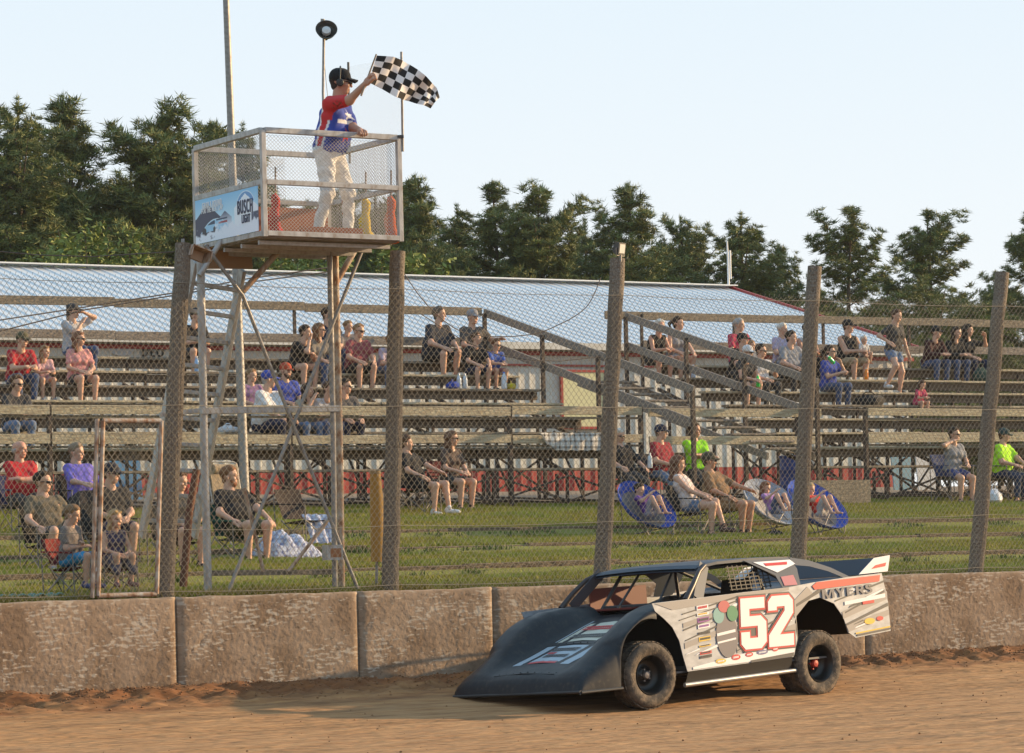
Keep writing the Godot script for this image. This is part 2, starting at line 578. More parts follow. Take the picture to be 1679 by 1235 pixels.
func multi(mesh: Mesh, ts: Array, called: String, m: Material, parent: Node = self, cols = null) -> MultiMeshInstance3D:
	var mm := MultiMesh.new()
	mm.transform_format = MultiMesh.TRANSFORM_3D
	if cols != null:
		mm.use_colors = true
	mm.mesh = mesh
	mm.instance_count = ts.size()
	for i in ts.size():
		mm.set_instance_transform(i, ts[i])
		if cols != null:
			mm.set_instance_color(i, cols[i])
	var o := MultiMeshInstance3D.new()
	o.multimesh = mm
	o.material_override = m
	o.name = numbered(called) if parent == self else called
	parent.add_child(o, true)
	return o

func build_wall():
	var w := thing("concrete_wall", "low mud stained concrete barrier wall along the dirt track", "wall")
	var js := [4.0, 7.6]
	for p in [292.0, 590.0, 810.0, 1100.0, 1420.0]:
		js.append(xat(p, 0.0, 0.6))
	js += [27.0, 30.0, 34.0, 38.0]
	for i in js.size() - 1:
		# the third seam in view is only a crack
		var x0: float = js[i] + (0.003 if i == 4 else 0.009)
		var x1: float = js[i + 1] - (0.003 if i == 3 else 0.009)
		var mb := MB.new()
		# uneven face: grid of x and the way round the section (face, rounded edge, top, back)
		var prof := []
		for k in 22:
			prof.append(Vector3(0, -0.12 + k * 1.1 / 21.0, 0))
		prof += [Vector3(0, 0.992, -0.008), Vector3(0, 1.0, -0.022), Vector3(0, 1.0, -0.14), Vector3(0, 1.0, -0.23), Vector3(0, 0.985, -0.25), Vector3(0, 0.5, -0.25), Vector3(0, -0.12, -0.25)]
		var xs := steps(x0, x1, 0.045 if x1 < 29 and x0 > 7 else 0.4)
		var rows := []
		for x in xs:
			var row := []
			# broken edge near the joints
			var e: float = 0.02 * exp(-minf(x - x0, x1 - x) / 0.025) * (1.0 + relief.get_noise_2d(x * 9.0, 4.0))
			for k in prof.size():
				var p: Vector3 = prof[k]
				var q := Vector3(x, p.y, p.z)
				var am := 0.002
				q.z += am * relief.get_noise_2d(x * 3.0, p.y * 6.0) + 0.002 * maxf(0.0, relief.get_noise_2d(x * 6.0 + 50.0, p.y * 14.0)) - e * (1.0 if k < 25 else 0.0)
				if k >= 21:
					q.y += 0.012 * relief.get_noise_2d(x * 2.2, 77.0) + 0.006 * relief.get_noise_2d(x * 9.0, 12.0)
				if rng.randf() < 0.004 and k < 21:
					q.z -= 0.018
				row.append(q)
			rows.append(row)
		for a in rows.size() - 1:
			for k in prof.size() - 1:
				mb.quad(rows[a][k], rows[a + 1][k], rows[a + 1][k + 1], rows[a][k + 1])
		for k in prof.size() - 1:
			var c0 := Vector3(x0, 0.4, -0.12)
			var c1 := Vector3(x1, 0.4, -0.12)
			mb.tri(c0, rows[0][k], rows[0][k + 1])
			mb.tri(c1, rows[-1][k + 1], rows[-1][k])
		part(smooth_mb(mb), "wall_panel", mats["concrete%d" % (i % 4)], w)

# ---------------------------------------------------------------- long building behind
func build_building():
	var b := thing("long_building", "long white building with a pale metal roof behind the bleachers", "building", Vector3(20, 2.7, -32))
	var xl := -32.0
	var xr := at(1195.0, 475.0, -40.0).x - 20.0
	var ey := 3.55      # eave above the node
	var ry := 5.85
	# ribbed roof slopes
	var mb := MB.new()
	var x := xl
	while x < xr - 0.01:
		for s in [[0.0, 0.26, 0.0, 0.0], [0.26, 0.29, 0.0, 0.025], [0.29, 0.33, 0.025, 0.025], [0.33, 0.36, 0.025, 0.0]]:
			var a: float = x + s[0] * 0.833
			var c: float = min(x + s[1] * 0.833, xr)
			mb.quad(Vector3(a, ey + s[2], 0.4), Vector3(c, ey + s[3], 0.4), Vector3(c, ry + s[3], -8), Vector3(a, ry + s[2], -8))
		x += 0.3
	mb.quad(Vector3(xr, ry - 0.01, -8), Vector3(xl, ry - 0.01, -8), Vector3(xl, ey, -16.4), Vector3(xr, ey, -16.4))
	part(mb, "roof", mats.roof, b)
	mb = MB.new()
	mb.bar(Vector3(xl, ry + 0.04, -7.85), Vector3(xr + 0.05, ry + 0.04, -7.85), 0.45, 0.03)
	part(mb, "ridge_cap", plain("ridge_white", Color(0.78, 0.78, 0.76), 0.5), b)
	# ribbed walls: white above a red band
	for band in [["wall", 0.6, ey - 0.12, mats.siding, 0.0], ["wainscot", 0.0, 0.595, mats.siding_red, 0.004]]:
		mb = MB.new()
		x = xl
		while x < xr - 0.31:
			var pts := [[0.0, 0.0], [0.2, 0.0], [0.22, 0.025], [0.26, 0.025], [0.28, 0.0], [0.3, 0.0]]
			for k in 5:
				mb.quad(Vector3(x + pts[k][0], band[1], pts[k][1] + band[4]), Vector3(x + pts[k + 1][0], band[1], pts[k + 1][1] + band[4]), Vector3(x + pts[k + 1][0], band[2], pts[k + 1][1] + band[4]), Vector3(x + pts[k][0], band[2], pts[k][1] + band[4]))
			x += 0.3
		mb.quad(Vector3(xr - 0.3, band[1], 0), Vector3(xr - 0.3, band[1], -16), Vector3(xr - 0.3, band[2], -16), Vector3(xr - 0.3, band[2], 0))
		mb.quad(Vector3(xl, band[1], -16), Vector3(xr, band[1], -16), Vector3(xr, band[2], -16), Vector3(xl, band[2], -16))
		part(mb, band[0], band[3], b)
	mb = MB.new()
	mb.tri(Vector3(xr - 0.3, ey - 0.13, 0), Vector3(xr - 0.3, ey - 0.13, -16), Vector3(xr - 0.3, ry - 0.06, -8))
	part(mb, "gable", mats.siding, b)
	var red := plain("trim_red", Color(0.33, 0.035, 0.03), 0.5)
	mb = MB.new()
	mb.bar(Vector3(xl, ey - 0.07, 0.42), Vector3(xr, ey - 0.07, 0.42), 0.03, 0.16)
	part(mb, "fascia", mats.siding, b)
	mb = MB.new()
	mb.bar(Vector3(xl, ey - 0.22, 0.05), Vector3(xr, ey - 0.22, 0.05), 0.02, 0.09)
	mb.bar(Vector3(xl, ey - 0.5, 0.05), Vector3(xr, ey - 0.5, 0.05), 0.02, 0.05)
	part(mb, "eave_trim", red, b)
	mb = MB.new()
	mb.bar(Vector3(xr + 0.02, ey - 0.02, 0.42), Vector3(xr + 0.02, ry - 0.02, -8), 0.06, 0.16)
	mb.bar(Vector3(xr + 0.02, ry - 0.02, -8), Vector3(xr + 0.02, ey - 0.02, -16.4), 0.06, 0.16)
	part(mb, "rake_trim", red, b)
	# framed panel on the wall beside the stair, and the lettering by the left end
	var pc := at(958.0, 655.0, -31.9)
	mb = MB.new()
	mb.box(Vector3(pc.x - 20, pc.y - 2.7, 0.06), Vector3(1.2, 1.3, 0.05))
	var ser := part(mb, "serving_hatch", plain("hatch", Color(0.62, 0.6, 0.36), 0.7), b)
	mb = MB.new()
	for q in [[-0.62, 0.0, 0.06, 1.42], [0.62, 0.0, 0.06, 1.42], [0.0, 0.68, 1.3, 0.06], [0.0, -0.68, 1.3, 0.06]]:
		mb.box(Vector3(pc.x - 20 + q[0], pc.y - 2.7 + q[1], 0.07), Vector3(q[2], q[3], 0.07))
	part(mb, "hatch_frame", red, ser)
	var tp := at(252.0, 574.0, -31.9)
	letters("DEO", 0.2, plain("ink", Color(0.02, 0.02, 0.02), 0.7), b, Transform3D(Basis.IDENTITY, Vector3(tp.x - 20, tp.y - 2.75, 0.05)), "lettering", 700)
	mb = MB.new()
	mb.lathe([Vector2(0.0, 0.0), Vector2(0.3, 0.0)], 20, Transform3D(Basis(Vector3(1, 0, 0), Vector3(0, 0, 1), Vector3(0, -0.45, 0)), Vector3(tp.x - 20.75, tp.y - 2.7, 0.05)))
	part(mb, "oval_emblem", plain("emblem_grey", Color(0.45, 0.45, 0.47), 0.7), b)
	# thin white mast on the ridge end
	var m0 := at(1195.0, 478.0, -40.0)
	var m := thing("antenna_mast", "thin white antenna mast at the end of the metal roof ridge", "antenna", m0)
	mb = MB.new()
	mb.tube([Vector3.ZERO, Vector3(0, 0.85, 0), Vector3(-0.02, 1.4, 0)], [0.035, 0.03, 0.02], 6)
	part(mb, "mast", plain("mast_white", Color(0.7, 0.7, 0.7), 0.5), m)
	mb = MB.new()
	mb.tube([Vector3(0.07, 0.35, 0), Vector3(0.07, 1.15, 0)], [0.03], 6)
	mb.tube([Vector3(0, 0.6, 0), Vector3(0.07, 0.6, 0)], [0.02], 5)
	part(mb, "aerial", plain("mast_white", Color(0.7, 0.7, 0.7), 0.5), m)

func letters(txt: String, size: float, m: Material, parent: Node, tr: Transform3D, called := "lettering", weight := 700, italic := false, depth := 0.004) -> MeshInstance3D:
	var f := SystemFont.new()
	f.font_names = PackedStringArray(["Droid Sans"])
	f.font_weight = weight
	f.font_italic = italic
	var t := TextMesh.new()
	t.text = txt
	t.font = f
	t.font_size = 64
	t.pixel_size = size / 46.0
	t.depth = depth
	t.curve_step = 2.0
	return node(t, called, m, parent, tr)

# ---------------------------------------------------------------- trees
func tuft(sd: int, count: int, ln: float, wd: float, spread: float, c0: Color, c1: Color) -> ArrayMesh:
	var q := RandomNumberGenerator.new()
	q.seed = sd
	var mb := MB.new()
	mb.use_c = true
	for i in count:
		var d := Vector3(q.randfn() * spread, q.randf_range(0.1, 1.0), q.randfn() * spread).normalized()
		var o := Vector3(q.randfn(), q.randfn() * 0.5, q.randfn()) * ln * 0.28
		var s := d.cross(Vector3(q.randfn(), q.randfn(), q.randfn())).normalized() * wd * q.randf_range(0.6, 1.2)
		mb.col = c0.lerp(c1, q.randf())
		var l := ln * q.randf_range(0.6, 1.1)
		mb.tri(o - s, o + s, o + d * l)
	return mb.mesh()

# crown of a white pine about 14 m tall: whorls of rising limbs that carry plumes of needles
func pine_parts(sd: int, wide: float, open: float, round_top := 0.7) -> Dictionary:
	var q := RandomNumberGenerator.new()
	q.seed = sd
	var H := 14.0
	var limbs := MB.new()
	var tr := []
	var cols := []
	var lean := Vector2(q.randfn(), q.randfn()) * 0.02
	var trunk_at := func(y: float) -> Vector3: return Vector3(lean.x * y + 0.12 * sin(y * 0.5), y, lean.y * y)
	var y := 1.6
	while y < H * 0.985:
		var t := y / H
		var rad := wide * 3.0 * pow(1.0 - t, round_top) * (0.8 + 0.35 * sin(t * 2.6)) * (0.82 + 0.36 * q.randf()) + 0.2
		var k := q.randi_range(4, 6) if t < 0.88 else 3
		var a0 := q.randf() * TAU
		for j in k:
			if q.randf() < open:
				continue
			var az := a0 + TAU * j / k + q.randfn() * 0.3
			var L := rad * (q.randf_range(0.5, 1.1) if q.randf() < 0.85 else 1.35)
			var el: float = lerp(0.08, 1.1, t * t) + q.randfn() * 0.16
			var dir := Vector3(cos(az), 0, sin(az))
			var p0: Vector3 = trunk_at.call(y)
			var pts := []
			for s in 5:
				var u := s / 4.0
				pts.append(p0 + dir * L * u * cos(el * 0.6) + Vector3.UP * L * (u * sin(el) * 0.6 + 0.3 * u * u))
			limbs.tube([pts[0], pts[2], pts[4]], [0.05 * (1.1 - t) + 0.015, 0.03, 0.01], 4, false)
			var nt: int = max(6, int(L * 13.0))
			for s in nt:
				var u := lerpf(0.22, 1.0, (s + q.randf()) / nt)
				var p: Vector3 = p0 + dir * L * u * cos(el * 0.6) + Vector3.UP * L * (u * sin(el) * 0.6 + 0.3 * u * u)
				var side := Vector3(-dir.z, 0, dir.x) * q.randfn() * 0.17 * L * (0.35 + u)
				p += side + Vector3(0, q.randfn() * 0.09 + 0.04, 0)
				var sc := q.randf_range(0.7, 1.25)
				var up := (Vector3.UP * 1.2 + dir * 0.8 + Vector3(q.randfn(), 0, q.randfn()) * 0.3).normalized()
				var bx := up.cross(Vector3(0.3, 0.1, 0.9)).normalized()
				tr.append(Transform3D(Basis(bx, up, bx.cross(up)).rotated(up, q.randf() * TAU).scaled(Vector3.ONE * sc), p))
				var g := q.randf_range(0.75, 1.25)
				cols.append(Color(g * q.randf_range(0.92, 1.2), g, g * q.randf_range(0.85, 1.1)))
		y += q.randf_range(0.34, 0.6)
	for s in 5:
		tr.append(Transform3D(Basis().scaled(Vector3(0.5, 1.1, 0.5)), trunk_at.call(H * (0.96 + 0.012 * s))))
		cols.append(Color(1, 1, 1))
	var trunk := MB.new()
	var tp := []
	var rp := []
	for s in 9:
		tp.append(trunk_at.call(H * s / 8.0))
		rp.append(0.2 * (1.0 - s / 8.3) + 0.015)
	trunk.tube(tp, rp, 8)
	return {"trunk": trunk.mesh(), "limbs": limbs.mesh(), "t": tr, "c": cols}

func build_trees():
	var tm := [tuft(1, 40, 0.3, 0.02, 0.8, Color(0.075, 0.105, 0.032), Color(0.19, 0.21, 0.06)), tuft(2, 40, 0.27, 0.02, 0.95, Color(0.07, 0.1, 0.032), Color(0.175, 0.2, 0.058))]
	var kinds := [pine_parts(5, 1.2, 0.14, 0.7), pine_parts(9, 1.1, 0.2, 0.85), pine_parts(14, 1.25, 0.12, 0.62), pine_parts(23, 1.6, 0.36, 0.74), pine_parts(37, 1.25, 0.24, 0.78), pine_parts(41, 1.1, 0.16, 0.66)]
	# each kind's foliage is made once and shared
	var crowns := []
	for i in 6:
		var mm := MultiMesh.new()
		mm.transform_format = MultiMesh.TRANSFORM_3D
		mm.use_colors = true
		mm.mesh = tm[i % 2]
		mm.instance_count = kinds[i].t.size()
		for j in kinds[i].t.size():
			mm.set_instance_transform(j, kinds[i].t[j])
			mm.set_instance_color(j, kinds[i].c[j])
		crowns.append(mm)
	# spot of the top in the photograph, distance, kind, breadth
	var list := [
		[-70, 175, -60, 2, 1.1, "tall dark pine cut off by the left edge of the picture"],
		[12, 150, -58, 1, 0.9, "pointed dark pine at the left edge above the metal roof"],
		[62, 300, -66, 0, 1.1, "low dark pine filling the gap between the two leftmost tall pines"],
		[128, 146, -60, 0, 1.1, "tall broad pine, second from the left edge of the picture"],
		[205, 262, -67, 1, 1.2, "pine in the gap left of the rounded pine near the flag stand"],
		[262, 164, -59, 2, 1.05, "tall rounded pine directly left of the flag stand"],
		[352, 192, -70, 1, 0.9, "pine whose tip shows beside the grey light pole"],
		[408, 196, -72, 1, 0.8, "narrow pine tip showing just right of the light pole"],
		[455, 318, -64, 0, 1.1, "pine hidden behind the left half of the flag stand"],
		[545, 300, -68, 2, 1.0, "pine hidden behind the flagman's stand"],
		[610, 315, -66, 1, 1.1, "pine showing through the right half of the stand's mesh"],
		[655, 300, -70, 1, 0.9, "dark pine just behind the right edge of the flag stand"],
		[700, 281, -60, 0, 0.95, "pine with a bushy top right of the flag stand"],
		[755, 328, -68, 1, 1.1, "shorter pine between the two bushy pines right of the stand"],
		[815, 291, -62, 1, 1.05, "pine with a flat ragged top in the middle group"],
		[890, 299, -60, 2, 1.0, "round-topped dark pine left of the tallest middle pine"],
		[968, 352, -67, 1, 1.1, "lower pine in the dip left of the tallest middle pine"],
		[1052, 295, -60, 0, 1.1, "tallest pine of the middle group, above the post with the floodlight"],
		[1130, 350, -66, 2, 0.9, "pine right behind the tallest middle pine"],
		[1200, 343, -61, 1, 1.15, "broad pine behind the thin antenna mast"],
		[1262, 396, -64, 0, 0.85, "last pine of the middle group, with raised pointed limbs"],
		[1388, 333, -58, 3, 1.0, "open pine standing free right of the roof's end"],
		[1526, 338, -59, 3, 1.05, "open pine with gaps of sky, second from the right edge"],
		[1455, 455, -72, 1, 1.0, "low pine between the two free-standing open pines"],
		[1700, 340, -60, 3, 0.95, "thin pine cut off by the right edge of the picture"],
		[1635, 440, -68, 3, 0.7, "small sparse pine near the right edge of the picture"],
		[1330, 470, -74, 0, 1.0, "low pine beyond the right end of the roof"],
		[1590, 480, -76, 2, 1.0, "low far pine behind the rightmost fence post"]]
	for li in list.size():
		var e: Array = list[li]
		if li % 3 == 1 and e[3] < 2:
			e[3] = 4 + li % 2
		var top := at(e[0], e[1], e[2])
		var y0 := gy(e[2]) - 0.1
		var t := thing("pine_tree", e[5], "tree", Vector3(top.x, y0, top.z), rng.randf() * TAU, "pines behind the building")
		var s: float = (top.y - y0) / 14.35
		t.scale = Vector3(s * e[4] * 1.15, s, s * e[4] * 1.15)
		var kd = kinds[e[3]]
		var tk := node(kd.trunk, "trunk", mats.bark, t)
		node(kd.limbs, "limbs", mats.bark, tk)
		var cr := MultiMeshInstance3D.new()
		cr.name = "crown"
		cr.multimesh = crowns[e[3]]
		cr.material_override = mats.needle
		t.add_child(cr)
		tag(cr, "", "", "", "stuff")
	# leafy bushes over the roof line
	var leaf := MB.new()
	leaf.use_c = true
	for k in 9:
		var q := Vector3(rng.randfn(), rng.randfn(), rng.randfn()) * 0.11
		var d := Vector3(rng.randfn(), rng.randf_range(-0.3, 1.0), rng.randfn()).normalized() * 0.1
		var s := d.cross(Vector3(rng.randfn(), rng.randfn(), rng.randfn())).normalized() * 0.04
		leaf.col = Color(0.1, 0.14, 0.025).lerp(Color(0.17, 0.2, 0.035), rng.randf())
		leaf.quad(q - d, q - s, q + d, q + s)
	var lm := leaf.mesh()
	var bl := [[45, 408, -50, 1.5, "yellow green leafy bush at the left end of the roof"], [110, 388, -50, 1.8, "bright yellow green bush above the metal roof, left of the others"], [160, 372, -53, 2.2, "leafy green sapling between the pines and the roof"], [560, 408, -52, 2.0, "green bush showing under the flag stand"], [625, 402, -52, 2.0, "green bush right behind the stand's right braces"], [680, 420, -53, 1.6, "green bush right of the flag stand above the roof"], [460, 415, -52, 1.8, "dark green bush under the middle of the flag stand"]]
	for e in bl:
		var top := at(e[0], e[1], e[2])
		var y0 := gy(e[2])
		var h := top.y - y0
		var t := thing("leafy_bush", e[4], "bush", Vector3(top.x, y0, top.z), 0.0, "bushes behind the roof")
		var st := MB.new()
		var ts := []
		for k in 9:
			var an := rng.randf() * TAU
			var tipv := Vector3(cos(an) * e[3] * 0.7 * rng.randf(), h * rng.randf_range(0.72, 1.0), sin(an) * e[3] * 0.7)
			if k == 0:
				tipv = Vector3(0, h, 0)
			st.tube([Vector3(cos(an) * 0.1, 0, sin(an) * 0.1), tipv * 0.55 + Vector3(0, h * 0.05, 0), tipv], [0.05, 0.03, 0.008], 5, false)
			for j in 90:
				var u := rng.randf_range(0.25, 1.0)
				var p: Vector3 = tipv * u + Vector3(rng.randfn(), rng.randfn() * 0.8, rng.randfn()) * (0.1 + 0.38 * (1.02 - u) * e[3])
				ts.append(Transform3D(Basis.from_euler(Vector3(rng.randf() * TAU, rng.randf() * TAU, 0)).scaled(Vector3.ONE * rng.randf_range(0.8, 1.5)), p))
		part(st, "stems", mats.bark, t)
		tag(multi(lm, ts, "foliage", mats.blade, t), "", "", "", "stuff")

# ---------------------------------------------------------------- bleachers
const ROWS := 7
func row_z(i: float) -> float: return -19.0 - 0.8 * i
func row_y(i: float) -> float: return 3.3 + 0.32 * i

func bleacher(x0: float, x1: float, label: String, rail_posts: Array, front_from: float):
	var b := thing("bleachers", label, "bleachers")
	var L := x1 - x0
	var segs := int(ceil(L / 4.9))
	var plank := func(xa: float, xb: float, y: float, z: float, w: float, h: float, m: String, nm: String):
		var mb := MB.new()
		mb.bar(Vector3(xa + 0.008, y - h / 2 + rng.randf_range(-0.006, 0.006), z), Vector3(xb - 0.008, y - h / 2 + rng.randf_range(-0.006, 0.006), z + rng.randf_range(-0.01, 0.01)), w, h, Vector3.UP, 0.006)
		part(mb, nm, mats[m], b)
	for i in ROWS:
		for s in segs:
			var xa := x0 + L * s / segs
			var xb := x0 + L * (s + 1) / segs
			plank.call(xa, xb, row_y(i), row_z(i), 0.27, 0.045, "plank_pale" if rng.randf() < 0.6 else "plank", "seat_plank")
			plank.call(xa, xb, row_y(i) - 0.4, row_z(i) + 0.42, 0.26, 0.045, "plank", "foot_plank")
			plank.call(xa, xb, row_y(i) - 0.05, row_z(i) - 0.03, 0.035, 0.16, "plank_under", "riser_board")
	# steel frames under the planks
	var nf := int(L / 1.52)
	for k in nf + 1:
		var x := x0 + 0.15 + (L - 0.3) * k / nf
		var mb := MB.new()
		var za := row_z(0) + 0.55
		var zb := row_z(ROWS - 1) - 0.2
		mb.bar(Vector3(x, row_y(0) - 0.5, za), Vector3(x, row_y(ROWS - 1) - 0.5, zb), 0.05, 0.07)
		for i in ROWS:
			mb.bar(Vector3(x, row_y(i) - 0.46, row_z(i)), Vector3(x, row_y(i) - 0.05, row_z(i)), 0.045, 0.045, Vector3.RIGHT)
			if i % 2 == 0:
				mb.bar(Vector3(x + 0.06, gy(row_z(i)) - 0.05, row_z(i) + 0.1), Vector3(x + 0.06, row_y(i) - 0.5, row_z(i) + 0.1), 0.05, 0.05, Vector3.RIGHT)
		mb.bar(Vector3(x, gy(za) - 0.05, za), Vector3(x, row_y(0) - 0.45, za), 0.05, 0.05, Vector3.RIGHT)
		mb.bar(Vector3(x, gy(za) + 0.05, za), Vector3(x, gy(zb) + 0.05, zb), 0.05, 0.05)
		mb.bar(Vector3(x, gy(-20.5), -20.3), Vector3(x, row_y(3) - 0.55, row_z(3)), 0.035, 0.035)
		part(mb, "support_frame", mats.dark_steel, b)
		if k < nf:
			var x2 := x0 + 0.15 + (L - 0.3) * (k + 1) / nf
			for e in [[x, x2, za + 0.05, 0], [x2, x, za + 0.09, 0], [x, x2, -21.35, 2], [x2, x, -21.4, 2], [x, x2, -23.6, 5]]:
				mb = MB.new()
				mb.bar(Vector3(e[0], gy(e[2]) + 0.08, e[2]), Vector3(e[1], row_y(e[3]) - 0.55, e[2]), 0.035, 0.035)
				part(mb, "cross_brace", mats.dark_steel, b)
	# guard rails in front: two wide boards on posts
	for x in rail_posts:
		var mb := MB.new()
		mb.bar(Vector3(x, gy(-18.4) - 0.1, -18.42), Vector3(x, 4.06, -18.42), 0.1, 0.06, Vector3.RIGHT)
		part(mb, "rail_post", mats.dark_steel, b)
	for i in rail_posts.size() - 1:
		if rail_posts[i + 1] <= front_from:
			continue
		for yy in [3.95, 3.43]:
			var mb := MB.new()
			var w := rng.randf_range(0.15, 0.17)
			mb.bar(Vector3(rail_posts[i] + 0.02, yy + rng.randf_range(-0.02, 0.02), -18.36), Vector3(rail_posts[i + 1] - 0.02, yy + rng.randf_range(-0.02, 0.02), -18.36), 0.04, w, Vector3.UP, 0.006)
			part(mb, "rail_board", mats.plank_pale, b)
			mb = MB.new()
			mb.bar(Vector3(rail_posts[i] + 0.02, yy - 0.12, -18.46), Vector3(rail_posts[i + 1] - 0.02, yy - 0.12, -18.46), 0.09, 0.04, Vector3.UP, 0.006)
			part(mb, "rail_ledge", mats.plank, b)
	# guard rails along the back
	var x := x0
	while x < x1 + 0.1:
		var mb := MB.new()
		mb.bar(Vector3(x, row_y(6) - 0.5, -24.36), Vector3(x, 6.33, -24.36), 0.06, 0.05, Vector3.RIGHT)
		part(mb, "back_rail_post", mats.dark_steel, b)
		x += 2.42
	for s in segs:
		for yy in [6.3, 5.68]:
			var mb := MB.new()
			mb.bar(Vector3(x0 + L * s / segs, yy + rng.randf_range(-0.02, 0.02), -24.3), Vector3(x0 + L * (s + 1) / segs - 0.01, yy + rng.randf_range(-0.02, 0.02), -24.3), 0.045, 0.17, Vector3.UP, 0.006)
			part(mb, "back_rail_board", mats.plank if yy > 6 else mats.plank_grey, b)

func build_bleachers():
	var xe := xat(790.0, -24.3, 6.3)
	bleacher(16.0, xe, "long wooden bleachers left of the stairs, behind the flag stand", [11.2, 15.75, 20.3, 24.85, 29.4, xe - 0.1], 0.0)
	var xb := xat(1022.0, -24.3, 6.3)
	var x1 := xat(1420.0, -18.4, 3.8)
	bleacher(xb + 0.5, xb + 15.5, "wooden bleachers right of the stairs, below the open pines", [xb + 0.1, x1, x1 + 3.05, x1 + 6.1, x1 + 9.15], x1 + 0.1)
	# stairs between the two stands with sloping plank hand rails
	var s := thing("stairs", "grey plank stairs with sloping hand rails between the two bleachers", "stairs")
	var rail_y := func(z: float) -> float: return lerpf(6.28, 4.08, (z + 24.3) / 8.1)
	var k := 0
	for x in [xe + 0.06, xb + 0.05]:
		var ze := -16.9 if k == 0 else -17.7
		for off in [0.0, -0.62]:
			var mb := MB.new()
			mb.bar(Vector3(x, rail_y.call(-24.3) + off, -24.3), Vector3(x, rail_y.call(-20.3) + off, -20.3), 0.045, 0.16, Vector3.UP, 0.006)
			part(mb, "hand_rail", mats.plank_grey, s)
			mb = MB.new()
			mb.bar(Vector3(x + 0.02, rail_y.call(-20.3) + off, -20.3), Vector3(x + 0.02, rail_y.call(ze) + off, ze), 0.045, 0.16, Vector3.UP, 0.006)
			part(mb, "hand_rail", mats.plank_grey, s)
		for z in [-24.2, -22.0, -20.0, ze + 0.06]:
			var mb := MB.new()
			mb.bar(Vector3(x - 0.06, gy(z) - 0.1, z), Vector3(x - 0.06, rail_y.call(z), z), 0.07, 0.07, Vector3.RIGHT)
			part(mb, "stair_post", mats.dark_steel, s)
		k += 1
	for i in 11:
		var z := -17.8 - i * 0.6
		var mb := MB.new()
		mb.bar(Vector3(xb - 1.15, rail_y.call(z) - 1.3, z), Vector3(xb - 0.1, rail_y.call(z) - 1.3, z), 0.28, 0.045, Vector3.UP, 0.006)
		part(mb, "tread", mats.plank_grey, s)
	for x in [xb - 1.17, xb - 0.05]:
		var mb := MB.new()
		mb.bar(Vector3(x, rail_y.call(-24.3) - 1.42, -24.3), Vector3(x, rail_y.call(-17.7) - 1.42, -17.7), 0.045, 0.14)
		part(mb, "stringer", mats.plank_grey, s)
	# short top rail over the stairs
	var tb := MB.new()
	tb.bar(Vector3(xb - 0.4, 6.3, -24.4), Vector3(xb + 0.55, 6.3, -24.4), 0.045, 0.17)
	part(tb, "top_rail", mats.plank, s)
	# front rail that closes the gap under the stairs
	for yy in [3.93, 3.4]:
		var mb := MB.new()
		mb.bar(Vector3(xe + 0.02, yy, -18.32), Vector3(xb + 0.6, yy, -18.32), 0.04, 0.16, Vector3.UP, 0.006)
		part(mb, "front_rail", mats.plank_pale, s)
	# low dark board wall under the right stand
	var lw := MB.new()
	var p0 := at(1328.0, 800.0, -17.6)
	var p1 := at(1425.0, 800.0, -17.6)
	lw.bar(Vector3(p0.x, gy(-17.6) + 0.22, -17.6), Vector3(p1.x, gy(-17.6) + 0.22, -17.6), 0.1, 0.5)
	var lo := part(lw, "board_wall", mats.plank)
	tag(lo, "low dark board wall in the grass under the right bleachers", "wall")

# ---------------------------------------------------------------- chain link fence, gate, flag stand
func link_mesh(w: float, h: float, r: float) -> ArrayMesh:
	var mb := MB.new()
	var c := 0.0355
	var e := 0.044
	var nx := int(w / c)
	var ny := int(h / e)
	for i in nx:
		var x0 := i * c
		for j in ny:
			var k := (i + j) % 2
			mb.wire(Vector3(x0 + (c if k else 0.0), j * e, 0.003 if k else -0.003), Vector3(x0 + (0.0 if k else c), (j + 1) * e, -0.003 if k else 0.003), r)
	# twisted ends that stand above the last row
	for i in range(0, nx, 2):
		mb.wire(Vector3(i * c, ny * e, 0), Vector3(i * c + 0.01, ny * e + 0.035, 0), r)
	return mb.mesh()

